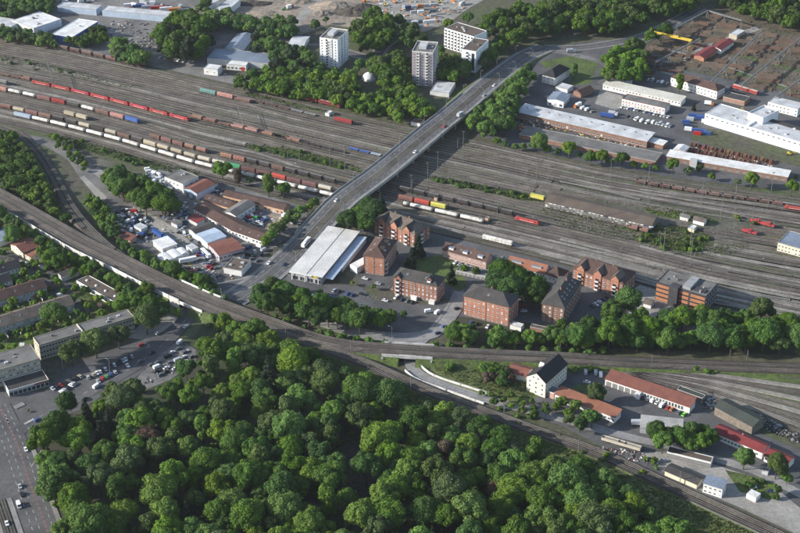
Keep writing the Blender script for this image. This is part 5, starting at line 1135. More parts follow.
# far wood behind the depot, one mass
def mass(name, poly, spacing, sc, label, seed, lod, mats, zc=8, avoid=(), maxn=500):
    rg = random.Random(seed); pts = []; xs = [q[0] for q in poly]; ys = [q[1] for q in poly]; miss = 0
    while miss < 600 and len(pts) < maxn:
        x = rg.uniform(min(xs), max(xs)); y = rg.uniform(min(ys), max(ys))
        if not inpoly(x, y, poly) or any(inpoly(x, y, a) for a in avoid): continue
        v = P(x, y, zc*sc); v.z = 0
        if any((v-g).length < spacing for g in pts) or not free(v, 2) or not clear_road(v, 1): miss += 1; continue
        pts.append(v)
    groups = {}
    for v in pts: groups.setdefault(rg.randrange(len(mats)), []).append(v)
    Vs, Fs, Ts, Ms, off = [], [], [], [], 0
    for gi, vs in groups.items():
        for v in vs:
            me = rg.choice(lod); n = len(me.vertices); co = np.empty(n*3); me.vertices.foreach_get('co', co); co = co.reshape(-1, 3)
            a = rg.uniform(0, 6.28); s = sc*rg.uniform(.75, 1.2); ca, sa = math.cos(a)*s, math.sin(a)*s
            c2 = np.stack([co[:,0]*ca - co[:,1]*sa + v.x, co[:,0]*sa + co[:,1]*ca + v.y, co[:,2]*s], axis=1); Vs.append(c2)
            Fs += [tuple(off + k for k in p.vertices) for p in me.polygons]; off += n
            t = np.empty(len(me.polygons), np.float32); me.attributes['tint'].data.foreach_get('value', t); Ts.append(np.clip(t + rg.uniform(-.25,.25), 0, 1)); Ms += [gi]*len(me.polygons)
    me = bpy.data.meshes.new(name); me.from_pydata(np.concatenate(Vs).tolist(), [], Fs)
    at = me.attributes.new('tint', 'FLOAT', 'FACE'); at.data.foreach_set('value', np.concatenate(Ts))
    for m in mats: me.materials.append(m)
    me.polygons.foreach_set('material_index', Ms); me.update()
    return stuff(link(name, me), label, 'wood'), len(pts)
LOD = [crown_mesh('crown', 90+i, Rr=6.2, z0=1.5, top=14, lumps=22, quads=620, size=.8, lump=(.28,.42)) for i in range(3)]
FAR = [(478,26),(490,16),(530,6),(600,-14),(700,-40),(900,-60),(900,42),(830,30),(785,22),(745,12),(722,2),(702,4),(672,28),(650,38),(632,36),(610,34),(588,36),(560,40),(534,50),(512,46),(498,36)]
MD = [crown_mesh('crown', 120+i, Rr=6, z0=1.8, top=14.5, lumps=28, quads=1500, size=.58, lump=(.26,.4)) for i in range(3)]
SM = [crown_mesh('crown', 95+i, Rr=4.6, z0=.8, top=10, lumps=20, quads=1000, size=.55, lump=(.28,.42)) for i in range(3)]
for q in MASS:
    q = list(q); q[6] = dict(SM=SM, LOD=LOD, MD=MD)[q[6]]; mass(*q[:9], avoid=q[9] if len(q) > 9 else ())
u1, _n = mass('undergrowth', [(x, y) for x, y in WOOD], 6.2, 1.25, 'leafy undergrowth filling the gaps of the large wood', 9, [SHRUB[0], SHRUB[1]], [LF, LD], zc=1, avoid=[CLEAR], maxn=900)
mass('far_wood', [(50,556),(730,556),(800,640),(20,640)], 9.5, 1.2, 'continuation of the large wood towards the viewer', 14, LOD, [LF, LD, LG], maxn=330)
mass('far_wood', [(-260,120),(-20,130),(-14,190),(-260,80)], 9, .9, 'trees beyond the left hillside', 15, LOD, [LF, LD], maxn=90)
def bank(pts, label, seed):
    rg = random.Random(seed); Vs, Fs, Ts, off = [], [], [], 0
    for v in pts:
        me = rg.choice(SHRUB); co = np.empty(len(me.vertices)*3); me.vertices.foreach_get('co', co); co = co.reshape(-1, 3)
        a = rg.uniform(0, 6.28); s = rg.uniform(.7, 1.45); ca, sa = math.cos(a)*s, math.sin(a)*s
        Vs.append(np.stack([co[:,0]*ca - co[:,1]*sa + v.x, co[:,0]*sa + co[:,1]*ca + v.y, co[:,2]*s + v.z], axis=1))
        Fs += [tuple(off + k for k in p.vertices) for p in me.polygons]; off += len(me.vertices)
        t = np.empty(len(me.polygons), np.float32); me.attributes['tint'].data.foreach_get('value', t); Ts.append(t)
    me = bpy.data.meshes.new('bank_bushes'); me.from_pydata(np.concatenate(Vs).tolist(), [], Fs)
    at = me.attributes.new('tint', 'FLOAT', 'FACE'); at.data.foreach_set('value', np.concatenate(Ts)); me.materials.append(LF); me.update()
    stuff(link('bank_bushes', me), label, 'bushes')
_n = normals(LL); rb_ = random.Random(4); up, dn = [], []
for i, p in enumerate(LL):
    px = inv(p)[0]
    for q in range(3):
        o_ = width_l(i) + rb_.uniform(1.6, 7.5); z = max(0, p.z - (o_ - width_l(i))/1.1)
        if (112 < px < 215 or 262 < px < 392 or 428 < px < 620) and rb_.random() < .75: up.append(p + _n[i]*o_ + Vector((0,0,z-p.z)))
        if (215 < px < 262 or 435 < px < 500 or 520 < px < 600) and rb_.random() < .5: dn.append(p - _n[i]*o_ + Vector((0,0,z-p.z)))
bank([v for v in up if free(v, 2)], 'bushes covering the upper bank of the raised railway', 1); bank([v for v in dn if free(v, 2)], 'bushes on the lower bank of the raised railway', 2)
w1, nfar = mass('far_wood', FAR, 8.6, 1.22, 'dense green wood behind the depot and storage yard along the top edge', 5, LOD, [LF, LD, LG], avoid=[[(520,36),(560,30),(620,28),(700,0),(706,-30),(716,-30),(708,8),(640,42),(560,46),(520,48)]], maxn=420)
w2, nf2 = mass('far_wood', [(-300,-60),(225,-60),(225,-30),(-300,-20)], 14, 1.0, 'far tree cover beyond the industrial strip at the very top', 6, LOD, [LF, LD], maxn=60)
print('TREES', n1, T, NTREE[0], 'far', nfar, nf2)
# rough herbage between the tracks
def herb(name, poly, n, s, label, seed, mt=LF):
    rg = np.random.default_rng(seed); xs = [q[0] for q in poly]; ys = [q[1] for q in poly]; V = []; F = []; T_ = []; k = 0
    while k < n:
        x = rg.uniform(min(xs), max(xs)); y = rg.uniform(min(ys), max(ys))
        if not inpoly(x, y, poly): continue
        p = P(x, y); h = rg.uniform(.2, 1.1)*s; c = np.array([p.x, p.y, .25 + h*.5])
        for j in range(3):
            u = rg.normal(size=3)*s*.5; w2_ = rg.normal(size=3)*s*.35; b = len(V)
            V += [tuple(c-u), tuple(c-w2_), tuple(c+u), tuple(c+w2_)]; F.append((b,b+1,b+2,b+3)); T_.append(rg.random())
        k += 1
    me = bpy.data.meshes.new(name); me.from_pydata(V, [], F); at = me.attributes.new('tint','FLOAT','FACE'); at.data.foreach_set('value', np.array(T_, np.float32)); me.materials.append(mt)
    return stuff(link(name, me), label, 'weeds')
LW = leafmat('leaf_weed', (.12,.16,.045), (.07,.09,.035), .1)
for i, (sidx, n) in enumerate(((0,700),(1,900),(2,1100),(3,1300),(4,700),(5,1100),(6,600),(7,300),(8,300))):
    herb('weeds', STRIPS[sidx], n, .8, 'rough green weeds on strip between the tracks', 30+i, LW)
herb('weeds', [(434,369),(470,364),(560,370),(560,390),(520,400),(480,389),(447,378)], 1600, .6, 'tufted grass of the meadow triangle', 50, LW)
herb('weeds', [(400,384),(460,404),(530,434),(600,463),(675,497),(760,538),(700,545),(600,488),(480,432),(400,396)], 3000, .8, 'tall grass on the verge between wood and lower railway', 51, LW)
herb('weeds', [(0,140),(25,150),(45,176),(70,222),(90,236),(60,226),(0,193)], 2500, .8, 'tall grass on the left hillside', 52, LW)
herb('weeds', [(115,265),(150,280),(180,300),(160,312),(0,345),(0,215),(60,246)], 2600, .6, 'rough grass of the gardens', 53, LW)
# ================================================================= RAIL VEHICLES
def bogie_mesh():
    b = MB()
    for y in (-.95, .95): b.box(-1.4, 1.4, y-.08, y+.08, .45, .85, 0)
    for x in (-.9, .9):
        for y in (-.78, .66): b.tube((x, y, .46), (x, y+.12, .46), .46, n=10, mi=0)
        b.tube((x,-.7,.46),(x,.7,.46), .08, n=6)
    return b.mesh('bogie', 'steel_dark')
BOG = bogie_mesh()
_wm = {}
def wagon_parts(kind, L):
    k = (kind, L)
    if k in _wm: return _wm[k]
    parts = []; F = MB(); F.box(-L/2+.3, L/2-.3, -1.2, 1.2, 1.0, 1.25)
    for x in (-L/2, L/2-.3):
        F.box(x, x+.3, -1.3, 1.3, .95, 1.35)
        for y in (-.85, .85): F.tube((x + (0 if x < 0 else .3), y, 1.1), (x + (-.35 if x < 0 else .65), y, 1.1), .2, n=6)
    parts.append(('frame', F.mesh('frame', 'steel_dark'), 'steel_dark'))
    if kind == 'tank':
        b = MB(); r = 1.4; n = 14; xs = [-L/2+.5, -L/2+.75, -L/2+1.3, L/2-1.3, L/2-.75, L/2-.5]; rs_ = [.5, 1.1, r, r, 1.1, .5]
        for i in range(5): b.tube((xs[i],0,2.75),(xs[i+1],0,2.75), rs_[i], rs_[i+1], n, caps=False)
        for e, s in ((0,-1),(5,1)): b.tube((xs[e],0,2.75),(xs[e]+s*.02,0,2.75), rs_[e], .01, n)
        parts.append(('tank', b.mesh('tank', 'wagon_white', True), None))
        c = MB(); c.tube((0,0,4.1),(0,0,4.5), .45, n=10); c.box(-1.6,1.6,-.45,-.35,4.15,4.45).box(-1.6,1.6,.35,.45,4.15,4.45)
        parts.append(('dome_walkway', c.mesh('dome_walkway', 'steel_grey'), 'x'))
        s_ = MB()
        for x in (-L/2+2, L/2-2): s_.box(x-.25, x+.25, -1.1, 1.1, 1.25, 1.75)
        parts.append(('saddle', s_.mesh('saddle', 'steel_dark'), 'x'))
    elif kind in ('box', 'long'):
        b = MB(); prof = [(-1.4,1.3),(1.4,1.3),(1.4,3.5),(1.05,4.0),(.5,4.2),(-.5,4.2),(-1.05,4.0),(-1.4,3.5)]
        b.prism(prof[::-1] if False else prof, -L/2+.2, L/2-.2, 'x'); parts.append(('body', b.mesh('body', 'wagon_brown'), None))
        c = MB(); n = max(3, int(L/2.4))
        for i in range(1, n): x = -L/2 + L*i/n; c.box(x-.05, x+.05, -1.46, -1.4, 1.3, 3.5).box(x-.05, x+.05, 1.4, 1.46, 1.3, 3.5)
        parts.append(('rib', c.mesh('rib', 'steel_dark'), 'x'))
    elif kind == 'hopper':
        b = MB(); prof = [(-.8,1.3),(.8,1.3),(1.45,2.3),(1.45,3.6),(.9,4.1),(-.9,4.1),(-1.45,3.6),(-1.45,2.3)]
        b.prism(prof, -L/2+.9, L/2-.9, 'x'); parts.append(('body', b.mesh('body', 'wagon_brown'), None))
        c = MB(); c.box(-L/2+.9, L/2-.9, -.25, .25, 4.11, 4.25); parts.append(('roof_walkway', c.mesh('roof_walkway', 'steel_grey'), 'x'))
    elif kind == 'open':
        b = MB(); h = 3.1; b.box(-L/2+.2, L/2-.2, -1.4, -1.3, 1.26, h).box(-L/2+.2, L/2-.2, 1.3, 1.4, 1.26, h).box(-L/2+.2, -L/2+.3, -1.3, 1.3, 1.26, h).box(L/2-.3, L/2-.2, -1.3, 1.3, 1.26, h).box(-L/2+.3, L/2-.3, -1.3, 1.3, 1.255, 1.4)
        parts.append(('body', b.mesh('body', 'wagon_brown'), None)); parts.append(('load', MB().box(-L/2+.5, L/2-.5, -1.2, 1.2, 1.41, 2.5).mesh('load', 'rubble'), 'x'))
    elif kind == 'flat':
        b = MB(); b.box(-L/2+.2, L/2-.2, -1.35, 1.35, 1.26, 1.42)
        for i in range(7):
            x = -L/2+.6 + (L-1.2)*i/6; b.box(x-.05, x+.05, -1.4, -1.3, 1.42, 2.3).box(x-.05, x+.05, 1.3, 1.4, 1.42, 2.3)
        parts.append(('deck', b.mesh('deck', 'wagon_brown'), None))
    elif kind == 'container':
        parts.append(('deck', MB().box(-L/2+.2, L/2-.2, -1.3, 1.3, 1.26, 1.35).mesh('deck', 'steel_dark'), 'x'))
        parts.append(('container', MB().box(-L/2+.5, L/2-.5, -1.25, 1.25, 1.36, 4.0).mesh('container', 'wagon_blue'), None))
    elif kind == 'loco':
        b = MB(); prof = [(-1.45,1.3),(1.45,1.3),(1.45,3.3),(1.1,3.85),(-1.1,3.85),(-1.45,3.3)]
        b.prism(prof, -L/2+1.2, L/2-1.2, 'x'); 
        for s in (-1, 1):
            x = s*(L/2-1.2); x2 = s*(L/2-.4); v = [(x,-1.45,1.3),(x,1.45,1.3),(x,1.45,3.3),(x,-1.45,3.3),(x2,-1.3,1.3),(x2,1.3,1.3),(x2,1.25,2.6),(x2,-1.25,2.6)]
            q = len(b.v); b.v += v; fs = [(4,5,6,7),(7,6,2,3),(0,4,7,3),(5,1,2,6)]; b.f += [tuple(q+i for i in (f if s > 0 else f[::-1])) for f in fs]; b.m += [0]*4
        parts.append(('body', b.mesh('body', 'wagon_red'), None))
        c = MB(); c.box(-L/2+2.5, L/2-2.5, -.9, .9, 3.86, 4.15)
        for x in (-L*.3, L*.3): c.box(x-.9, x+.9, -.05, .05, 4.15, 4.7).box(x-.1, x+.1, -.9, .9, 4.7, 4.78)
        parts.append(('roof_equipment', c.mesh('roof_equipment', 'steel_dark'), 'x'))
        g = MB()
        for s in (-1, 1): x = s*(L/2-.85); g.box(min(x, x+s*.12), max(x, x+s*.12), -1.0, 1.0, 2.65, 3.15)
        for s in (-1, 1): g.box(-L*.38, -L*.3, s*1.46-.02, s*1.46+.02, 2.4, 3.1).box(L*.3, L*.38, s*1.46-.02, s*1.46+.02, 2.4, 3.1)
        parts.append(('cab_window', g.mesh('cab_window', 'glass'), 'x'))
        parts.append(('stripe', MB().box(-L*.28, L*.28, -1.48, -1.46, 1.9, 2.1).box(-L*.28, L*.28, 1.46, 1.48, 1.9, 2.1).mesh('stripe', 'frame_white'), 'x'))
    elif kind == 'shunter':
        b = MB(); b.box(-L/2+.4, -.6, -1.05, 1.05, 1.3, 2.9).box(1.6, L/2-.4, -1.05, 1.05, 1.3, 2.7); parts.append(('hood', b.mesh('hood', 'wagon_red'), None))
        parts.append(('cab', MB().box(-.6, 1.6, -1.4, 1.4, 1.3, 3.9).mesh('cab', 'wagon_red'), None))
        parts.append(('cab_window', MB().box(-.3, 1.3, -1.44, -1.4, 2.6, 3.4).box(-.3, 1.3, 1.4, 1.44, 2.6, 3.4).mesh('cab_window', 'glass'), 'x'))
    elif kind == 'coach':
        b = MB(); prof = [(-1.42,1.2),(1.42,1.2),(1.42,3.3),(1.0,3.9),(-1.0,3.9),(-1.42,3.3)]; b.prism(prof, -L/2+.2, L/2-.2, 'x'); parts.append(('body', b.mesh('body', 'wagon_red'), None))
        parts.append(('window_band', MB().box(-L/2+1, L/2-1, -1.46, -1.42, 2.3, 3.0).box(-L/2+1, L/2-1, 1.42, 1.46, 2.3, 3.0).mesh('window_band', 'glass'), 'x'))
        parts.append(('roof', MB().box(-L/2+.3, L/2-.3, -.95, .95, 3.9, 4.02).mesh('roof', 'wagon_cream'), 'x'))
    elif kind == 'carrier':
        b = MB(); b.box(-L/2+.2, L/2-.2, -1.35, 1.35, 1.26, 1.38).box(-L/2+.2, L/2-.2, -1.35, 1.35, 3.0, 3.1)
        for i in range(8):
            x = -L/2+.5 + (L-1)*i/7
            for y in (-1.35, 1.25): b.box(x-.06, x+.06, y, y+.1, 1.38, 3.0)
        parts.append(('deck', b.mesh('deck', 'steel_grey'), 'x'))
    _wm[k] = parts; return parts
STUFFP = {'cab_window', 'rib', 'stripe', 'saddle', 'dome_walkway', 'roof_equipment'}
def wagon(p, a, kind, col, L, label, group, name=None):
    nm = dict(tank='tank_wagon', box='covered_wagon', long='covered_wagon', hopper='hopper_wagon', open='open_wagon', flat='flat_wagon', container='container_wagon', loco='locomotive', shunter='shunting_engine', coach='rail_coach', carrier='car_carrier_wagon')[kind]
    cat = dict(loco='locomotive', shunter='locomotive', coach='rail coach').get(kind, 'freight wagon')
    r = root(nm, (p.x, p.y, p.z), a, label, cat, group)
    for n_, me, m_ in wagon_parts(kind, L):
        o = link(n_, me, r)
        if n_ in STUFFP: o['kind'] = 'stuff'
        if m_ is None:
            o.material_slots[0].link = 'OBJECT'; o.material_slots[0].material = M['wagon_' + col]
    bx = L/2 - 2.2
    for x in ((-bx, bx) if L > 9 else (-L/2+2, L/2-2)): link('bogie', BOG, r, loc=(x, 0, 0))
    return r
WN = dict(tank='tank wagon', box='covered wagon', long='long covered wagon', hopper='hopper wagon', open='open wagon', flat='flat wagon', container='container wagon', loco='locomotive', shunter='shunting engine', coach='coach', carrier='car carrier wagon')
WC = dict(darkred='dark red', paleblue='pale blue', white='white', brown='brown', rust='rusty', dark='black', grey='grey', beige='beige', cream='cream', green='green', red='red', yellow='yellow', blue='blue', teal='teal', pink='pinkish')
def fitl(l): return l
def rake(x0, y0, seq, phrase, group, x1=None, Ls=None, gap=1.2, start=1):
    """seq: list of (kind, colour); placed end to end from photo point x0,y0 along the nearest track"""
    t = tof(x0, y0)
    if x1: # spread evenly to x1
        tot = 0; x = x0; prev = yard(t, x)
        while x < x1: x += 1; q = yard(t, x); tot += (q-prev).length; prev = q
        L = tot/len(seq) - gap
    x = x0; cur = yard(t, x); res = []
    for i, (k, c) in enumerate(seq):
        l = L if x1 else (Ls or 14)
        if k is None:
            need = l + gap
        else: need = l + gap
        xs = x; d = 0; p0 = yard(t, x)
        while d < need: x += .25; q = yard(t, x); d = (q-p0).length
        p1 = yard(t, x); 
        if k is None: continue
        mid = p0.lerp(p1, .5); a = math.atan2((p1-p0).y, (p1-p0).x); mid.z = BH + .17
        lab = fit('%s %s, %s from left %s' % (WC[c], WN[k], ordw(i+start), phrase), '%s wagon, %s from left %s' % (WC[c], ordw(i+start), phrase), 'wagon, %s from left %s' % (ordw(i+start), phrase))
        res.append(wagon(mid, a, k, c, round(l*2)/2, lab, group))
    return res
def S(s):
    out = []
    for w_ in s.split(): 
        if w_ == '-': out.append((None, None)); continue
        k, c = w_.split(':'); m_ = 1
        if '*' in c: c, m_ = c.split('*')
        out += [(k, c)]*int(m_)
    return out
rake(-14, 36.5, S('hopper:brown*13'), 'in the hopper train along the yard\'s top edge', 'brown hopper train', x1=141)
rake(0, 75, S('flat:rust*2 open:rust'), 'ahead of the red locomotives', 'rusty wagons coupled left of the red locomotives', x1=31)
rake(32, 83, S('loco:red*8'), 'of the eight lined up in the left yard', 'red locomotives lined up in the yard', x1=189)
rake(190, 118, S('open:rust*2 flat:rust open:pink*2 flat:brown*2 open:rust'), 'behind the red locomotives', 'rusty wagons behind the red locomotives', x1=300)
rake(-6, 91, S('box:pink tank:white tank:white box:brown box:darkred hopper:dark tank:white box:brown box:pink container:blue'), 'in the mixed row just below the red locomotives', 'mixed wagons below the red locomotives', x1=138)
rake(-4, 84, S('hopper:grey'), 'alone at the left edge above the mixed row', 'single grey wagon', Ls=13)
rake(64, 114, S('container:beige*2'), 'on a short stub below the mixed row', 'two beige wagons', x1=88)
rake(14, 116, S('container:paleblue tank:white*16'), 'in the long white tank train, left of the bridge', 'white tank train left of the bridge', x1=338)
rake(0, 108, S('hopper:rust hopper:beige box:brown box:brown hopper:dark*2 hopper:beige box:dark hopper:beige box:brown hopper:dark box:beige hopper:beige*3 hopper:cream*2 box:green box:brown*2 box:red box:brown*2 hopper:cream hopper:dark'), 'in the mixed row behind the white tank train', 'mixed wagons behind the white tank train', x1=345)
rake(150, 137, S('box:brown*3 hopper:rust*2 - box:rust*2 hopper:dark*2 box:brown hopper:dark*4 flat:dark*2'), 'in the brown and black row above the tank train', 'brown and black wagons above the tank train', x1=362)
rake(262, 134, S('open:rust flat:dark*6'), 'on the track leading to the blue flat wagons', 'dark flat wagons left of the bridge', x1=345)
rake(348, 150, S('flat:blue*2 flat:paleblue'), 'of the blue flat wagons beside the bridge', 'blue flat wagons beside the bridge', x1=381)
rake(200, 93.5, S('box:teal box:pink open:brown'), 'in the short row below the red-gated building', 'short row in the upper yard', x1=251)
rake(252, 103, S('flat:brown*3 flat:grey*2'), 'of the flat wagons in the upper yard', 'flat wagons in the upper yard', x1=316)
rake(334, 121, S('box:darkred'), 'alone right of the upper flat wagons', 'single wagon', Ls=17)
rake(255, 90, S('flat:grey open:yellow flat:dark'), 'in the works train below the tree belt', 'works train', x1=292)
rake(296, 97.5, S('coach:darkred*2'), 'of the two cream-roofed coaches below the tree belt', 'cream-roofed coaches', x1=341)
# right of the bridge
rake(402, 207.5, S('tank:white'), 'emerging from under the bridge', 'white tank train right of the bridge', x1=408.5)
rake(409, 209, S('tank:white*3'), 'in the white tank train right of the bridge', 'white tank train right of the bridge', x1=484)
rake(398, 200.5, S('box:rust box:red box:yellow'), 'of three covered wagons behind the right tank train', 'covered wagons behind the right tank train', x1=446)
rake(398, 192.5, S('hopper:dark*8'), 'in the black hopper row right of the bridge', 'black hopper row', x1=513)
rake(514, 221.5, S('loco:red'), 'pulling the black hoppers, with a blue middle', 'hopper locomotive', x1=540)
rake(482, 240, S('long:white'), 'alone beside the pink row house', 'single long wagon', x1=513)
rake(529, 199.5, S('container:yellow'), 'alone left of the long brown-roofed shed', 'single yellow wagon', x1=545)
rake(628, 229.5, S('open:rust*2'), 'below the right end of the brown-roofed shed', 'two rusty wagons', x1=649)
rake(635, 184.5, S('open:brown*12'), 'in the long brown train in the right yard', 'long brown open train', x1=782)
rake(783, 210, S('loco:red*1'), 'heading the long brown train at the right edge', 'red engine at the right edge', x1=806)
def at(x, y, x2, y2, kind, col, L, label, z=BH+.17, group=None):
    p, q = P(x, y), P(x2, y2); a = math.atan2((q-p).y, (q-p).x); return wagon(Vector((p.x, p.y, z)), a, kind, col, L, label, group)
at(757,224.5,767,227,'shunter','red',11,'red shunting engine, upper one of the pair near the white rail building',group='red shunting engines')
at(768,227.5,778,230,'shunter','red',10,'red shunting engine coupled right behind the upper one',group='red shunting engines')
at(749,234.5,759,237,'shunter','red',12,'red shunting engine, lower one near the white rail building',group='red shunting engines')
at(745,92.5,755,95.5,'coach','red',24,'red and cream rail coach beside the brown-roofed depot house')
at(613,444.5,621,446.8,'open','cream',14,'yellowish open wagon loaded with gear, left of two beside the lower railway',group='yellow works wagons')
at(629,449.2,637,451.5,'open','cream',14,'yellowish open wagon loaded with gear, right of two beside the lower railway',group='yellow works wagons')
# ================================================================= ROAD VEHICLES
WHEEL = MB().tube((0,-.1,.31),(0,.1,.31),.31,n=10).mesh('wheel', 'rubber')
_cb = {}
def car_mesh(kind, col):
    k = (kind, col)
    if k in _cb: return _cb[k]
    b = MB(); c = 'paint_' + col
    if kind == 'car':
        prof = [(-2.1,.28),(2.1,.28),(2.15,.62),(1.95,.82),(1.0,.95),(-1.55,.98),(-2.05,.9),(-2.15,.6)]
        b.prism([(x,z) for x,z in prof], -.86, .86, 'y', 0)
        cab = [(.95,.95),(.35,1.42),(-1.2,1.44),(-1.85,.97)]; b.prism(cab[::-1], -.72, .72, 'y', 1); b.prism([(.32,1.42),(.25,1.47),(-1.12,1.49),(-1.2,1.44)][::-1], -.7, .7, 'y', 0)
    elif kind == 'van':
        prof = [(-2.6,.35),(2.6,.35),(2.65,.9),(2.2,1.15),(1.5,2.2),(-2.6,2.25)]; b.prism(prof, -.98, .98, 'y', 0)
        b.prism([(2.16,1.25),(1.6,2.08),(1.2,2.08),(1.2,1.25)], -1.0, 1.0, 'y', 1); b.prism([(2.26,1.2),(1.6,2.15),(1.55,2.1),(2.2,1.15)], -.85, .85, 'y', 1)
    elif kind == 'truck':
        b.box(1.9, 3.9, -1.2, 1.2, .5, 2.7, 0).box(3.9, 3.93, -1.05, 1.05, 1.5, 2.4, 1).box(2.6, 3.6, -1.22, 1.22, 1.5, 2.3, 1).box(-4, 1.75, -1.25, 1.25, 1.0, 3.5, 2).box(-4, 2, -.5, .5, .6, 1.0, 3)
    elif kind == 'bus':
        prof = [(-6,.35),(6,.35),(6.1,1.6),(5.9,3.0),(-6,3.0)]; b.prism(prof, -1.27, 1.27, 'y', 0); b.box(-5.6,5.6,-1.3,-1.27,1.3,2.4,1).box(-5.6,5.6,1.27,1.3,1.3,2.4,1).box(-3,3,-.7,.7,3.0,3.25,0)
    elif kind == 'trailer':
        b.box(-6,6,-1.25,1.25,1.1,3.9,0).box(-6,6,-.5,.5,.6,1.1,3)
    elif kind == 'digger':
        b.box(-1.6,1.6,-1.3,-.8,0,.8,3).box(-1.6,1.6,.8,1.3,0,.8,3).box(-1.6,1.5,-1.1,1.1,.9,1.9,0).box(.2,1.4,-1.0,-.1,1.9,2.9,1)
        b.prism([(1.2,1.6),(3.4,3.8),(3.6,3.5),(1.5,1.2)][::-1], .1,.5,'y',0); b.prism([(3.4,3.8),(4.8,1.4),(4.5,1.2),(3.1,3.4)], .1,.5,'y',0); b.box(4.2,5.0,-.3,.8,.8,1.4,3)
    _cb[k] = b.mesh('body', [c, 'glass', 'paint_white' if col != 'white' else 'paint_silver', 'steel_dark']); return _cb[k]
def vehicle(x, y, a, kind, col, label, group=None, z=.24, p=None, tilt=0):
    v = p if p is not None else P(x, y, z); nm = {'car':'parked_car','van':'van','truck':'truck','bus':'bus','trailer':'trailer','digger':'excavator'}[kind]
    r = root(nm, (v.x, v.y, v.z), a, label, {'digger':'excavator'}.get(kind, kind), group)
    link('body', car_mesh(kind, col), r)
    if kind != 'digger':
        wx, wy, s = {'car':(1.35,.8,1),'van':(1.7,.9,1.1),'truck':(2.9,1.1,1.5),'bus':(3.8,1.15,1.6),'trailer':(4.2,1.1,1.5)}[kind]
        for sx in (-1, 1):
            for sy in (-1, 1): link('wheel', WHEEL, r, loc=(sx*wx, sy*wy, 0), scale=(s, 1, s))
    return r
RV = random.Random(77)
CW = [('white',3),('silver',4),('black',3),('grey',3),('blue',1.6),('red',1),('dark_blue',1),('green',.25),('beige',.4)]
CN = dict(dark_blue='dark blue')
def rcol(): return RV.choices([c[0] for c in CW], [c[1] for c in CW])[0]
def ang(x0, y0, x1, y1): a, b = P(x0, y0), P(x1, y1); return math.atan2((b-a).y, (b-a).x)
def carrow(x0, y0, x1, y1, n, phrase, group, head=90, cols=None, kinds=None, skip=0.12, z=.24, name='car'):
    a = ang(x0, y0, x1, y1) + R(head); k = 0; A, B = P(x0, y0, z), P(x1, y1, z)
    for i in range(n):
        if RV.random() < skip: continue
        k += 1; c = cols[i % len(cols)] if cols else rcol(); kd = kinds[i % len(kinds)] if kinds else 'car'
        t = (i + RV.uniform(-.12, .12))/max(1, n-1); p = A.lerp(B, t)
        if not free(p, .3): continue
        w_ = kd if kd != 'digger' else 'excavator'
        vehicle(0, 0, a + RV.uniform(-.06, .06) + (math.pi if RV.random() < .4 else 0), kd, c, fit('%s %s, %s from left %s' % (CN.get(c, c), w_, ordw(k), phrase), '%s, %s from left %s' % (w_, ordw(k), phrase)), group, p=p)
def jumble(poly, n, mind, phrase, group, seed, cols=None, kinds=(('car',8),('van',1)), base=None, jit=.5):
    rg = random.Random(seed); got = []; xs = [q[0] for q in poly]; ys = [q[1] for q in poly]; m_ = 0
    while len(got) < n and m_ < 6000:
        m_ += 1; x = rg.uniform(min(xs), max(xs)); y = rg.uniform(min(ys), max(ys))
        if not inpoly(x, y, poly): continue
        p = P(x, y, .24)
        if not free(p, 2) or any((p-g).length < mind for g in got): continue
        got.append(p)
    got.sort(key=lambda g: g.x)
    for i, p in enumerate(got):
        c = rg.choice(cols) if cols else rcol(); k = rg.choices([q[0] for q in kinds], [q[1] for q in kinds])[0]
        a = (base if base is not None else rg.choice([.6, 2.2])) + rg.gauss(0, jit)
        vehicle(0, 0, a, k, c, fit('%s %s, %s from left %s' % (CN.get(c, c), k, ordw(i+1), phrase), '%s, %s from left %s' % (k, ordw(i+1), phrase)), group, p=p)
# street and parking in front of the long office
aS = ang(80, 410, 165, 350)
for x, y, c, k, lab, h in [(37,420.5,'blue','car','blue car driving in from the junction below the podium shop',aS),(52,412,'grey','car','dark car following behind the blue one on the street',aS),(85,399.5,'black','car','black car driving up the street past the parked rows',aS),(96.5,387,'white','van','white van driving up the street beside the wood edge',aS),
    (26,450,'white','car','white car waiting on the avenue beside the wood corner',ang(26,450,32,468)),(19,506,'white','van','white van on the avenue lane next to the tram platform',ang(19,506,26,525)),(7,524,'white','car','white car on the road left of the tram tracks',ang(7,524,12,540)),
    (20,487,'silver','car','silver car leading the queue on the avenue',ang(19,487,26,506)),(22,495,'black','car','dark car second in the queue on the avenue',ang(19,487,26,506)),(186,327,'white','car','white car just below the railway bridge over the street',aS),
    (180,343,'white','van','white van parked at the stone mason yard',aS),(152,353.5,'black','car','black car halfway up the street to the railway bridge',aS),(140,362,'grey','car','grey car on the street below the plane trees',aS),
    (158,333.5,'silver','car','silver car parked on the forecourt at the office end',aS),(141,345.5,'red','car','red car parked in the shade of the plane trees',aS),
    (415,152.5,'white','car','white car crossing the middle of the bridge',ang(428,133,383,170)),(444,127,'red','car','red car on the bridge near its upper end',ang(428,133,383,170)),(494,86,'white','car','white car on the bridge road beyond the yard',ang(506,70,486,85)),(484,96,'silver','car','silver car on the upper end of the bridge road',ang(506,70,486,85)),
    (336,201,'white','car','white car entering the lower bridge end',ang(346,198,327,217)),(308,221,'grey','car','grey car on the left lane of the bridge ramp',ang(346,198,327,217)),(269,263.5,'white','car','white car at the junction below the bridge ramp',ang(303,243,285,260)),(284,265,'dark_blue','car','dark blue car at the junction left of the supermarket',ang(303,243,285,260))]:
    zz = .42 if y > 240 else None
    if zz is None:
        i = min(range(len(BD)), key=lambda j: (inv(BD[j])[0]-x)**2 + (inv(BD[j])[1]-y)**2); zz = BD[i].z + .05
    vehicle(x, y, h, k, c, lab, None, z=zz)
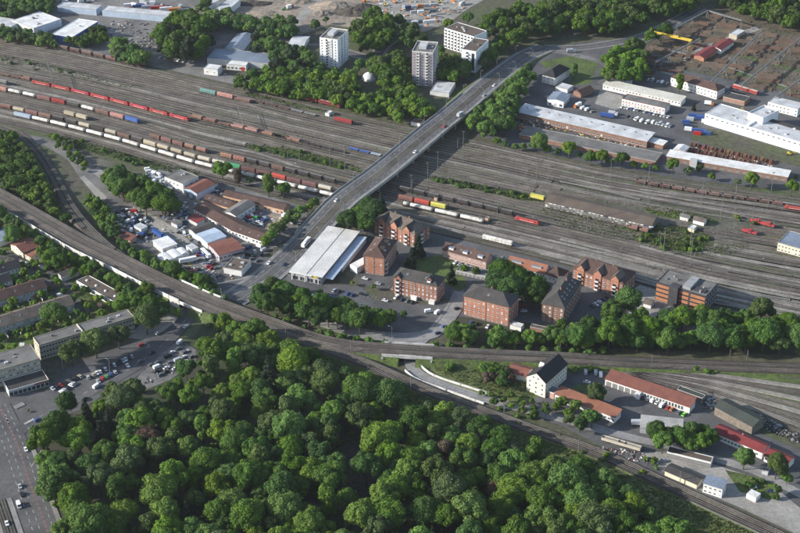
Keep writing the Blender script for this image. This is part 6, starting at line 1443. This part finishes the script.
vehicle(306, 244, ang(303,243,327,214), 'bus', 'white', 'long white bus driving up the bridge ramp beside the supermarket', z=1.0)
vehicle(460, 116, ang(428,133,451,115), 'truck', 'white', 'white truck standing at the upper right end of the bridge', z=8.1)
carrow(53, 389, 80, 377, 8, 'in the shaded row right of the podium shop', 'cars right of the podium shop', skip=.1)
carrow(62, 392.5, 74, 384, 5, 'in the second row below the podium shop', 'cars in the second parking row', cols=['white','silver','black'], skip=0)
carrow(88, 378, 132, 357, 16, 'in the row under the plane trees', 'cars under the plane trees', head=70)
carrow(98, 382, 128, 366, 8, 'in the outer row facing the plane trees', 'cars in the outer plane tree row', head=70, skip=.35)
jumble([(150,366),(166,354),(182,345),(194,352),(190,362),(172,372),(156,378)], 17, 4.2, 'on the mason yard at the wood corner', 'cars on the mason yard', 21, cols=['white','silver','black','grey','white'], kinds=(('car',5),('van',1)), base=.7, jit=.15)
# scrapyard and trade yard
jumble([(113,213),(127,208),(138,214),(150,222),(154,231),(146,240),(134,238),(122,233),(114,224)], 62, 2.7, 'in the crowded scrapyard', 'cars in the scrapyard', 1, jit=.8)
jumble([(146,168),(158,174),(166,184),(178,190),(170,192),(156,186),(147,176)], 16, 3.6, 'left of the orange-striped workshop', 'vans left of the striped workshop', 2, cols=['white','white','silver'], kinds=(('van',4),('car',3)))
jumble([(172,208),(184,206),(190,214),(186,228),(190,240),(180,234),(170,222),(160,214)], 26, 3.3, 'along the scrapyard lane by the black roof', 'cars along the scrapyard lane', 3)
jumble([(192,240),(200,246),(212,262),(220,268),(210,270),(198,258),(188,246)], 16, 3.4, 'left of the violet-fronted workshop', 'cars left of the violet workshop', 4)
jumble([(246,212),(262,214),(268,218),(262,226),(250,232),(238,226)], 26, 3.0, 'in the court between white workshop and low hall', 'cars in the trade court', 5)
jumble([(215,188),(224,190),(222,196),(212,198)], 8, 3.1, 'between red-brown workshop roof and low hall', 'cars beside the red-brown workshop', 6)
jumble([(240,250),(262,246),(268,250),(258,262),(250,262)], 10, 3.6, 'below the lower end of the long brown hall', 'cars below the long brown hall', 7, kinds=(('car',5),('van',3)))
jumble([(182,268),(205,268),(224,280),(214,284),(198,282)], 10, 3.6, 'on the lower yard beside the raised railway', 'cars on the lower yard', 8)
for i, (x, y, c) in enumerate([(284,216,'white'),(290,219,'white'),(293,223,'silver')]): vehicle(x, y, 1.2, 'van', c, '%s van, %s from left at the right end of the low cream hall' % (c, ordw(i+1)), 'vans at the low hall')
vehicle(158, 236, ang(150,226,200,258), 'trailer', 'blue', 'long blue trailer, left of two beside the white scrapyard cabin', 'blue trailers'); vehicle(170, 243, ang(150,226,200,258), 'trailer', 'blue', 'long blue trailer, right of two beside the white scrapyard cabin', 'blue trailers')
vehicle(188, 262.5, ang(150,262,190,254), 'trailer', 'white', 'white box trailer right of the arched tents'); vehicle(206, 255, ang(196,245,214,262), 'bus', 'white', 'white bus parked left of the violet-fronted workshop')
# car park by supermarket and orange block
carrow(280, 283, 300, 290, 6, 'in the car park row left of the supermarket front', 'cars left of the supermarket', skip=.2)
carrow(302, 293, 324, 300, 5, 'in the shaded lower car park row', 'cars in the shaded lower row', skip=.3)
for x, y, c, lab in [(365,279,'white','white car in front of the orange block, left of two'),(378,284,'silver','silver car in front of the orange block, right of two'),(362,294.5,'black','black car parked alone in the middle of the car park'),(385,301,'white','white car at the kerb left of the long red block'),(361,306,'grey','grey car in the lower car park, left'),(378,311,'silver','silver car in the lower car park beside a small tree'),(341,299,'dark_blue','dark blue car in the lower car park under the trees'),(331,297,'blue','blue car beside the green hedge of the car park'),(316,298,'red','red car half under the hedge of the car park'),(445,327,'blue','blue car on the road right of the car park'),(438,333.5,'dark_blue','dark blue car at the bend above the underpass'),(457,309,'black','black car between the two brick blocks')]:
    vehicle(x, y, ang(360,290,385,296) + (0 if x < 400 else .9), 'car', c, lab, z=.45)
vehicle(428.5, 312, .3, 'van', 'white', 'white van, left of two at the corner of the long red block'); vehicle(437.5, 313, .9, 'van', 'white', 'white van, right of two at the corner of the long red block')
carrow(334, 291, 352, 295.5, 5, 'in the row below the supermarket loading bay', 'cars below the loading bay', skip=.1)
carrow(396, 298, 412, 303, 4, 'in the row by the car park bend', 'cars by the car park bend', skip=.1)
carrow(388, 287, 412, 295, 5, 'before the front gardens of the long red block', 'cars by the front gardens', skip=.2)
carrow(470, 323, 500, 330, 6, 'in front of the orange-red block', 'cars in front of the orange-red block', skip=.2)
carrow(592, 307, 612, 296, 6, 'in the court right of the skylit block', 'cars in the court of the skylit block', skip=.2)
carrow(455, 263, 470, 268, 4, 'on the estate court above the garages', 'cars above the garages', skip=.1, cols=['white','silver'])
carrow(520, 290, 524, 312, 5, 'between the orange-red block and the rust block', 'cars between the two blocks', skip=.2)
carrow(480, 272, 500, 279, 5, 'in front of the estate garages', 'cars before the estate garages', skip=.25)
# works yard lower right
for x, y, k, c, a, lab in [(585.5,373,'van','silver',1.5,'pale blue-grey van behind the cream house, left of three'),(595.5,373.5,'van','silver',1.5,'small grey van in the middle of three behind the cream house'),(600.5,375.5,'van','white',1.5,'white van behind the cream house, right of three'),(587,382.5,'car','white',-.3,'white police-like car crosswise behind the cream house'),
    (637,396,'van','white',.9,'white van before the garage doors, leftmost'),(643,398,'car','black',.9,'black car right of the leftmost van at the red-roofed garage'),(648,399.5,'car','silver',.9,'silver car in the row at the red-roofed garage'),(653,401,'van','white',.9,'white van in the middle of the row at the red-roofed garage'),(657,403,'car','white',.9,'white car right of the middle van at the red-roofed garage'),
    (662,406,'van','white',.9,'big white van before the long windows of the garage'),(668,408,'car','red',.9,'red car right of the big white van'),(672,409.5,'car','orange',.9,'orange car beside the red one at the garage'),(679,413,'car','grey',.9,'grey car left of the lime green one'),(684,415,'car','lime',.9,'lime green car at the end of the garage row'),
    (638,425,'truck','white',.0,'white truck in front of the flat grey hall'),(617,413,'van','blue',.9,'blue van at the right end of the orange-brown workshop'),(753,488,'car','white',.2,'white car on the gravel lot near the white container'),(771,492,'car','dark_blue',-.4,'dark car between bushes at the end of the gravel lot'),(745,421,'truck','grey',-.5,'grey truck among the scrap near the sidings'),(664,461,'car','silver',.2,'silver car left of the four-door garages')]:
    vehicle(x, y, a, k, c, lab)
# depot car park, upper right
carrow(622, 107.5, 668, 117.5, 15, 'in the row before the red-striped office', 'cars before the striped office', head=80, cols=['white','silver','white','blue','white','grey'], skip=.05)
carrow(637, 120, 647, 123, 3, 'of the white vans in the middle of the depot lot', 'white vans in the depot lot', cols=['white'], kinds=['van'], skip=0)
carrow(653, 123, 670, 127, 6, 'of the white row at the right of the depot lot', 'white vehicles right in the depot lot', cols=['white','white','silver'], kinds=['van','car'], skip=0)
carrow(628, 117, 635, 119, 3, 'beside the vans of the depot lot', 'dark cars in the depot lot', cols=['black','grey','white'], skip=0)
carrow(578, 107, 592, 112, 4, 'beside the small brown house of the depot', 'vehicles by the small brown house', cols=['orange','white','white','beige'], kinds=['truck','van','van','car'], skip=0)
carrow(648, 80, 672, 85, 6, 'behind the cream hall near the conifer', 'cars behind the cream hall', cols=['white','silver','white'], kinds=['car','van'], skip=0)
vehicle(607, 117.5, -.4, 'trailer', 'blue', 'blue trailer with load at the left of the depot lot'); vehicle(789, 154.5, -.3, 'digger', 'yellow', 'yellow excavator at the right edge below the huge white hall')
vehicle(613, 115, -.4, 'truck', 'white', 'white truck above the blue trailer'); vehicle(625, 84, -.35, 'trailer', 'white', 'white trailer parked behind the cream hall'); vehicle(738, 111, -.3, 'digger', 'yellow', 'yellow excavator above the huge white hall, on the lawn')
vehicle(709, 105, -.3, 'truck', 'orange', 'orange truck below the brown-roofed depot house'); vehicle(576, 56, 0, 'car', 'silver', 'silver car on the street above the white villa'); vehicle(571, 52.5, .1, 'truck', 'white', 'white truck on the far street near the villa')
jumble([(520,128),(540,130),(560,136),(556,140),(536,136),(520,132)], 5, 5, 'under the eaves of the long pale shed', 'yellow and white machines', 12, cols=['yellow','white','orange'], kinds=(('digger',2),('car',3)))
# new cars on carrier wagons before the brown-roofed shed
cl = smooth(PP([(549,208),(600,220),(652,232)]), 4); tot = sum((b-a).length for a, b in zip(cl, cl[1:])); d = cl[-1]-cl[0]; aC = math.atan2(d.y, d.x)
track(smooth(PP([(540,206),(549,208),(600,220),(652,232),(680,239)]), 8), 'ballast_dark')
for i in range(8):
    p = cl[0].lerp(cl[-1], (i+.5)/8); wagon(Vector((p.x, p.y, BH+.17)), aC, 'carrier', 'grey', round(d.length/8)-1, 'car carrier wagon, %s from left before the brown-roofed shed' % ordw(i+1), 'car carrier wagons')
for i in range(26):
    p = cl[0].lerp(cl[-1], (i+.5)/26); c = ['white','white','silver','white','dark_blue'][i % 5]
    vehicle(0, 0, aC, 'car', c, '%s new car, %s from left on the carrier wagons' % (CN.get(c, c), ordw(i+1)), 'new cars on carrier wagons', p=Vector((p.x, p.y, 3.12+BH+.17)))
# gardens, far side
carrow(20, 263, 40, 268, 5, 'on the garden lane by the grey pavilion', 'cars on the garden lane', skip=.2)
for x, y, k, c, a, lab in [(58,284,'car','red',.4,'orange-red car at the end of the garden lane'),(61,296,'van','white',.5,'white van beside the lowest row house roof'),(3,254,'van','white',.4,'white van left of the cream garden house')]: vehicle(x, y, a, k, c, lab)
jumble([(118,8),(140,2),(172,6),(200,12),(196,20),(178,8),(150,4),(120,11)], 16, 5, 'in the lot above the long blue-grey halls', 'vehicles above the blue-grey halls', 13, kinds=(('car',4),('truck',2)))
jumble([(60,-4),(95,0),(100,6),(62,3)], 14, 4, 'behind the left long blue-grey hall', 'cars behind the left blue-grey hall', 14, kinds=(('car',5),('truck',1)))
carrow(196, 64, 160, 58, 7, 'on the asphalt left of the small signal office', 'cars left of the signal office', skip=.2)
carrow(382, 45, 396, 38, 6, 'on the street between the two towers', 'cars on the tower street', head=20)
for i, (x, y, k, c) in enumerate([(284,10,'digger','green'),(290,8,'truck','red'),(385,6,'digger','yellow'),(395,3,'digger','orange'),(440,3,'digger','yellow'),(462,5,'truck','white'),(404,10,'truck','white'),(364,2,'digger','orange')]):
    vehicle(x, y, i*.8, k, c, '%s %s on the building site, %s in the list from left' % (c, 'excavator' if k == 'digger' else 'truck', ordw(i+1)) if False else '%s %s, %s from left on the bare building site' % (c, 'excavator' if k == 'digger' else 'truck', ordw([0,1,3,4,6,7,5,2][i]+1)), 'machines on the building site')
# ================================================================= CONTAINERS, STACKS, HEAPS
CONT = {}
def container(x, y, a, col, label, L=6.0, z=.2, group=None, h=2.6):
    k = (col, L)
    if k not in CONT:
        b = MB(); b.box(-L/2, L/2, -1.22, 1.22, 0, h)
        for i in range(int(L/.6)): xx = -L/2+.3+i*.6; b.box(xx-.08, xx+.08, -1.27, -1.22, .15, h-.15).box(xx-.08, xx+.08, 1.22, 1.27, .15, h-.15)
        CONT[k] = b.mesh('shipping_container', 'paint_' + col)
    o = tag(link('shipping_container', CONT[k], None, loc=P(x, y, z), rz=a), label, 'container', group); return o
i = 0
for (x, y, c, L) in [(696,117,'blue',12),(703,119,'blue',12),(686,123,'blue',6),(690,120,'silver',6),(705,122.5,'white',6),(711,123.5,'silver',6),(688,130,'white',6),(699,132,'blue',12),(697,134.5,'red',6),(707,134.5,'blue',6),(687,126.5,'dark_blue',6)]:
    i += 1; container(x, y, -.28 if i > 2 else -.3, c, '%s %s container, %s in the depot group left of the huge white hall' % ('long' if L > 6 else 'short', CN.get(c,c), ordw(i)), L, group='containers left of the huge hall')
for i, (x, y) in enumerate([(728,170.5),(740.5,172.5)]): container(x, y, -.28, 'blue', 'blue container %s before the narrow white shed' % ('left' if i == 0 else 'right'), group='blue containers at the narrow shed')
rg = random.Random(5); k = 0
for row_ in range(5):
    for j in range(7):
        x = 408 + j*6.2 + rg.uniform(-1,1); y = 8 + row_*5.2 + rg.uniform(-.6,.6) - j*.4
        if x > 438 or rg.random() < .5: continue
        k += 1; c = rg.choice(['white','silver','silver','orange','white','grey','silver','grey','dark_blue']); z = .2
        container(x, y, .18, c, '%s site container, %s in row %s of the building site camp' % (c, ordw(j+1), ['one','two','three','four','five'][row_]), group='site camp containers')
        if rg.random() < .35: container(x, y, .18, c, '%s site container on top, above the %s in row %s of the camp' % (c, ordw(j+1), ['one','two','three','four','five'][row_]), z=2.82, group='site camp containers')
for i in range(8):
    c = ['white','blue','silver','red','white','orange','grey','yellow'][i]; container(130+i*9, 6+i*.9, .2, c, '%s container, %s from left above the right long blue-grey hall' % (c, ordw(i+1)), 12, group='containers above the long halls')
# rusty stacks
def stack_mesh(seed, L, W, H, n, m):
    g = random.Random(seed); b = MB()
    for i in range(n):
        y = -W/2 + W*(i+.5)/n
        for z in range(g.randint(1, 3)):
            x = g.uniform(-.4,.4); b.box(-L/2+x, L/2+x, y-W/n*.42, y+W/n*.42, z*H/3, z*H/3+H/3*.85)
    return b.mesh('material_stack', m)
ST = [stack_mesh(i, 6.5, 4.2, 2.6, 5, 'rust') for i in range(3)] + [stack_mesh(9+i, 20, 7.5, 1.3, 9, ['timber_brown','rust_brown','timber_brown'][i]) for i in range(3)]
k = 0
for row_, (dy, n) in enumerate(((0, 15), (5.5, 13))):
    for i in range(n):
        x = 693 + i*5.6 + row_*-6; y = 145.5 + (i*5.6)*.22 + dy + row_*-1.0; k += 1
        tag(link('material_stack', ST[i % 3], None, loc=P(x, y, .2), rz=1.25), 'rusty steel stack, %s from left in the %s row beside the white narrow shed' % (ordw(i+1), 'upper' if row_ == 0 else 'lower'), 'stack', 'rusty stacks beside the narrow shed')
rg = random.Random(17); got = []
zones = [[(645,52),(660,47),(700,58),(690,66),(668,72),(648,62)],[(668,40),(690,30),(722,40),(705,50),(690,52)],[(725,28),(790,38),(800,66),(770,66),(722,48)],[(716,58),(770,72),(800,86),(800,100),(770,92),(712,72)],[(690,26),(710,12),(740,18),(745,26),(712,38)],[(640,64),(660,68),(664,76),(645,78)]]
for zi, poly in enumerate(zones):
    xs = [q[0] for q in poly]; ys = [q[1] for q in poly]; g2 = []; m_ = 0
    while len(g2) < 60 and m_ < 4000:
        m_ += 1; x = rg.uniform(min(xs), max(xs)); y = rg.uniform(min(ys), max(ys))
        if not inpoly(x, y, poly): continue
        p = P(x, y)
        if any(abs((p-q).x*.91 - (p-q).y*.41) < 20.6 and abs((p-q).x*.41 + (p-q).y*.91) < 8.4 for q in g2): continue
        g2.append(p)
    g2.sort(key=lambda q: q.x); zn = ['left corner','middle left','upper right','lower right','upper','lower left corner'][zi]
    for i, p in enumerate(g2): tag(link('material_stack', ST[3 + i % 3], None, loc=(p.x, p.y, .15), rz=-.42), 'brown stack of material, %s from left in the %s storage field' % (ordw(i+1), zn), 'stack', 'brown stacks in the storage fields')
# gantry cranes on long runways over the storage yard
def runway(x0, y0, x1, y1, h, label, mate='steel_dull', bridge=.4):
    a, b_ = P(x0, y0, h), P(x1, y1, h); d = b_ - a; L = d.length; an = math.atan2(d.y, d.x); r = root('crane_runway', (a.x, a.y, 0), an, label, 'crane runway', 'crane runways over the storage yard')
    MB().box(0, L, -.5, .5, h-1.4, h).obj('girder', mate, r)
    MB().box(0, L, -1.1, -.5, h-.3, h-.2).obj('walkway', mate, r)
    n = max(2, int(L/24))
    for i in range(n+1):
        x = L*i/n; q = MB(); q.tube((x,-1.6,0),(x,-.2,h-1.4),.28,n=6).tube((x,1.6,0),(x,.2,h-1.4),.28,n=6).tube((x,-1,3.5),(x,1,3.5),.14,n=5); q.obj('trestle', mate, r)
    return r
runway(628,52,708,10,9,'crane runway along the wood edge, leftmost of the storage yard')
runway(708,10,742,20,9,'short crane runway at the top corner of the storage yard')
runway(655,62,700,38,8,'crane runway crossing the left storage field')
runway(706,86,762,30,8.5,'crane runway ending at the middle lane of the storage yard')
runway(742,84,812,28,9.5,'long crane runway crossing the right storage field')
runway(776,96,830,58,9.5,'crane runway at the lower right of the storage yard')
r = root('gantry_crane', tuple(P(670.5,45)), ang(653,40,689,48), 'bright yellow gantry crane bridge at the left of the storage yard', 'crane')
MB().box(-20,20,-1.6,-1,8,9.4).box(-20,20,1,1.6,8,9.4).obj('bridge_girder', 'steel_yellow', r); MB().box(3,7,-1,1,8.4,10.2).obj('trolley', 'steel_yellow', r)
for x in (-18.5, 18.5): MB().tube((x,-2.6,0),(x,-1.2,8),.3,n=6).tube((x,2.6,0),(x,1.2,8),.3,n=6).obj('leg', 'steel_yellow', r)
bld('shed', 'maroon-roofed shed in the storage yard, left one', 'shed', (694,55.5), (704,58), (713,48.5), 4.5, 'brick_orange', 'roof_maroon', 'gable', 1.5, 'y')
bld('shed', 'maroon-roofed shed with white front in the storage yard, right one', 'shed', (711,47.5), (721,50), (732,41), 4.5, 'render_white', 'roof_maroon', 'gable', 1.5, 'y')
bld('hut', 'small beige machine house on the upper storage lane', 'hut', (729,34), (737,36), (741,30), 4, 'render_beige', 'roof_pale')
# heaps of earth and rubble
def heap(x, y, rx, ry, h, m, label, cat='heap', seed=1, kind=None, z=.1):
    b = MB(); n, mr = 26, 9; ph = seed*3.1
    for j in range(mr+1):
        f = j/mr
        for i in range(n):
            a = 2*math.pi*i/n; nz = noise.noise(Vector((math.cos(a)*2+ph, math.sin(a)*2, f*3))) ; rr = (1-f)*(1+.35*nz)
            b.v.append((rx*rr*math.cos(a), ry*rr*math.sin(a), h*(f**.8)*(1+.25*noise.noise(Vector((math.cos(a)*5*(1-f)+ph, math.sin(a)*5*(1-f), 1)))) - (.3 if j == 0 else 0)))
    for j in range(mr):
        for i in range(n): i2 = (i+1) % n; b.f.append((j*n+i, j*n+i2, (j+1)*n+i2, (j+1)*n+i)); b.m.append(0)
    o = tag(b.obj('earth_heap', m), label, cat); o.location = P(x, y, z); return o
for i, q in enumerate([(335,8,26,16,7,'bare_earth'),(352,13,22,12,6,'dark_earth'),(322,14,12,9,4,'bare_earth'),(364,8,14,9,5,'dark_earth'),(300,2,16,8,4,'bare_earth'),(262,14,18,9,3,'bare_earth'),(250,4,22,8,4,'dark_earth'),(280,-6,20,10,4,'bare_earth'),(345,-4,30,10,6,'bare_earth'),(450,12,10,6,2,'bare_earth'),(484,-4,14,7,3,'bare_earth')]):
    heap(*q, 'heap of %s earth, %s of those on the building site' % ('dark' if q[5] == 'dark_earth' else 'pale', ordw(i+1)), seed=i)
def debris(name, poly, n, s, mats, label, cat, seed, zz=.2):
    rg = random.Random(seed); b = MB(); xs = [q[0] for q in poly]; ys = [q[1] for q in poly]; k = 0
    while k < n:
        x = rg.uniform(min(xs), max(xs)); y = rg.uniform(min(ys), max(ys))
        if not inpoly(x, y, poly): continue
        p = P(x, y); k += 1
        if not free(p, .3): continue
        l, w_, h = rg.uniform(.4,1.6)*s, rg.uniform(.3,.9)*s, rg.uniform(.2,1.0)*s
        b.box(-l, l, -w_, w_, 0, h, rg.randrange(len(mats)), Matrix.Translation((p.x, p.y, zz)) @ Matrix.Rotation(rg.uniform(0, 3.1), 4, 'Z'), bottom=False)
    return stuff(b.obj(name, mats), label, cat)
debris('stone_blocks', [(140,384),(158,362),(172,350),(184,344),(195,352),(192,362),(172,374),(150,384)], 90, .6, ['concrete_dark','concrete','render_grey','rubble','steel_dark'], 'crowd of grave stones and blocks in the mason yard', 'stones', 1)
debris('scrap', [(700,398),(712,392),(716,402),(712,410),(702,408)], 130, .7, ['steel_dark','concrete_dark','steel_grey'], 'scrap heap left of the dark green-grey shed', 'scrap', 2)
debris('scrap', [(752,412),(780,424),(800,436),(798,444),(770,432),(752,422)], 220, .7, ['steel_dark','steel_dark','concrete_dark','steel_grey','steel_dark'], 'scrap and vehicle parts right of the dark green-grey shed', 'scrap', 3)
debris('scrap', [(112,212),(130,206),(152,222),(156,234),(146,243),(120,234)], 160, .7, ['steel_dark','rubble','steel_grey'], 'loose scrap between the cars of the scrapyard', 'scrap', 4)
debris('scrap', [(180,266),(212,270),(222,280),(204,282),(186,276)], 160, .7, ['timber_brown','rubble','render_white','concrete'], 'building rubble on the lower yard beside the raised railway', 'rubble', 5)
debris('scrap', [(692,144),(775,163),(772,172),(690,154)], 300, .6, ['rust','timber_brown','render_white','steel_dark'], 'loose rusty parts around the steel stacks', 'scrap', 6)
debris('scrap', [(515,118),(560,128),(640,146),(640,152),(560,136),(515,126)], 240, .7, ['timber_brown','steel_yellow','rust','steel_dark','render_white'], 'goods lying under the eaves of the long pale shed', 'goods', 7)
debris('scrap', [(600,446),(640,452),(664,462),(660,468),(630,460),(600,452)], 130, .5, ['steel_dark','rubble','rust','rubble','render_white'], 'gear and material beside the yellow works wagons', 'material', 8)
debris('site_goods', [(372,-4),(470,-10),(466,8),(444,24),(390,34),(374,20)], 220, 1.2, ['render_white','concrete','bare_earth','concrete','rubble','paint_orange'], 'building materials scattered over the site camp', 'material', 9)
debris('site_goods', [(110,20),(170,26),(160,48),(130,50),(100,34)], 170, 1.0, ['concrete','concrete_dark','steel_dark','rubble'], 'pallets and goods in the yard below the long halls', 'goods', 10)
debris('storage_goods', [(640,46),(700,10),(800,26),(800,100),(720,80),(690,68),(660,74)], 700, .8, ['timber_brown','rust_ground','concrete_dark','timber_brown'], 'loose brown material between the stacks of the storage yard', 'material', 11)
debris('yard_goods', [(150,170),(200,184),(290,206),(300,216),(262,250),(232,280),(200,276),(150,240),(120,226)], 300, .7, ['render_white','steel_dark','tarp_blue','concrete','timber_brown','paint_yellow'], 'pallets and loose goods of the trade yard', 'goods', 12)
debris('track_gear', [(0,45),(140,72),(400,130),(475,146),(600,176),(800,208),(800,310),(600,255),(400,220),(200,172),(0,118)], 380, .45, ['concrete','steel_dark','concrete_dark','concrete_dark'], 'relay boxes and bits of track gear between the rails', 'track gear', 13, .5)
# ================================================================= MASTS
def mast_mesh(h, kind):
    b = MB()
    if kind == 'light':
        b.tube((0,0,-.2),(0,0,h),.26,.12,8); b.box(-1.2,1.2,-.2,.2,h,h+.2)
        for x in (-1,-.35,.35,1): b.box(x-.2,x+.2,-.5,-.2,h-.1,h+.2)
    elif kind == 'catenary':
        b.box(-.16,.16,-.16,.16,-.2,h); b.tube((0,0,h-1.2),(0,3.4,h-.6),.07,n=5); b.tube((0,0,h-2.4),(0,3.2,h-2.2),.06,n=5); b.tube((0,3.2,h-2.2),(0,3.4,h-.6),.04,n=5)
    return b.mesh('light_mast' if kind == 'light' else 'catenary_mast', 'steel_dull' if kind == 'light' else 'concrete_dark')
ML = [mast_mesh(22,'light'), mast_mesh(17,'light')]; MC = mast_mesh(8.5,'catenary')
LMP = [(58,72,0),(40,42,1),(132,86,1),(160,120,0),(227,98,0),(307,101,0),(394,133,0),(330,166,0),(345,172,0),(75,160,1),(411,202,0),(427.5,189,0),(437.5,178,0),(449,183,1),(463,157,0),(497,220,0),(536,185,0),(548,181,0),(586,239,0),(625,206,1),(648,204,0),(566,252,0),(700,205,1),(701,209,0),(720,222,0),(735,201,1),(771,193,1),(690,247,0),(604,222,1),(648,186,1),(752,224,1),(663,256,0),(690,266,0),(647,277,1),(300,176,0),(200,150,1),(260,120,1),(100,118,1),(20,100,1),(610,180,1)]
for i, (x, y, k) in enumerate(sorted(LMP)):
    tag(link('light_mast', ML[k], None, loc=P(x, y), rz=.3), '%s grey floodlight mast, %s from left among those in the yard' % ('tall' if k == 0 else 'shorter', ordw(i+1)), 'light mast', 'floodlight masts of the yard')
k = 0
for c, half, nm in ((LL, width_l, 'raised railway'), (RR, lambda i: 5.4, 'lower railway')):
    nn = normals(c); acc = 0; k = 0
    for i in range(2, len(c)-2):
        acc += (c[i]-c[i-1]).length
        if acc > 52:
            acc = 0; k += 1; s = 1 if k % 2 else -1; p = c[i] + nn[i]*s*(half(i)-.4); a = math.atan2(nn[i].y, nn[i].x) - math.pi/2 + (math.pi if s > 0 else 0)
            tag(link('catenary_mast', MC, None, loc=p, rz=a), 'thin catenary mast, %s from left along the %s' % (ordw(k), nm), 'mast', 'catenary masts of the ' + nm)
k = 0
for t in (.12, .3, .48, .66, .84):
    for x in range(20, 800, 62):
        p = yard(t, x + t*30)
        if any(inpoly(*inv(p), e) for e in (SHED, HUTS)): continue
        k += 1; tag(link('catenary_mast', MC, None, loc=(p.x, p.y, .2), rz=-.3), 'thin catenary mast, %s in the %s line of masts across the yard' % (ordw((x-20)//62+1), ordw(int(t/.18)+1)), 'mast', 'catenary masts across the yard')
for i, (x, y) in enumerate([(94,404),(63,370),(110,372),(128,362),(30,440),(48,490),(340,331),(392,339),(440,318),(288,286)]):
    tag(link('street_lamp', LAMPM, None, loc=P(x, y, .2), rz=i*1.3), 'slim grey street lamp, %s from left beside the streets and car parks' % ordw(sorted([94,63,110,128,30,48,340,392,440,288]).index(x)+1), 'street lamp', 'street lamps beside the streets')

pm_ = {}
def portal(t0, t1, x, n_):
    a, b_ = yard(t0, x), yard(t1, x+6); d = b_-a; L = round(d.length); an = math.atan2(d.y, d.x)
    r = root('catenary_portal', (a.x, a.y, .2), an, 'thin steel portal over the tracks, %s of those across the yard' % ordw(n_), 'portal', 'catenary portals across the yard')
    m_ = MB().box(-.2,.2,-.2,.2,-.2,9).mesh('mast', 'steel_dull')
    link('mast', m_, r); link('mast', m_, r, loc=(L,0,0)); q = MB().box(.2,L-.2,-.12,.12,7.6,7.8).box(.2,L-.2,-.12,.12,8.5,8.7)
    for i in range(int(L/2)): q.box(i*2+.6,i*2+.75,-.06,.06,7.8,8.5)
    q.obj('beam', 'steel_dull', r)
n_ = 0
for t0, t1 in ((.02,.24),(.3,.5),(.56,.78),(.82,.99)):
    for x in range(30, 800, 95):
        xx = x + t0*60; p = [inv(yard(t, xx)) for t in (t0, (t0+t1)/2, t1)]
        if any(inpoly(*q, e) for q in p for e in (SHED, HUTS)) or abs(xx - (470 - t0*130)) < 50: continue
        if t0 != .3 or x % 190 != 30: continue
        n_ += 1; portal(t0, t1, xx, n_)
# ================================================================= HAZE
hz = MB().box(-2700, 2700, -960, 4300, -1.3, 522).mesh('haze', [])
hm = bpy.data.materials.new('haze'); hm.use_nodes = True; hn = hm.node_tree.nodes; hn.remove(hn['Principled BSDF'])
pv = hn.new('ShaderNodeVolumePrincipled'); pv.inputs['Color'].default_value = (.82,.9,1,1); pv.inputs['Density'].default_value = .00002; pv.inputs['Anisotropy'].default_value = .2
hm.node_tree.links.new(pv.outputs[0], hn['Material Output'].inputs['Volume'])
hz.materials.clear(); hz.materials.append(hm); ho = stuff(link('haze', hz), 'thin pale haze in the air over the whole site', 'haze')
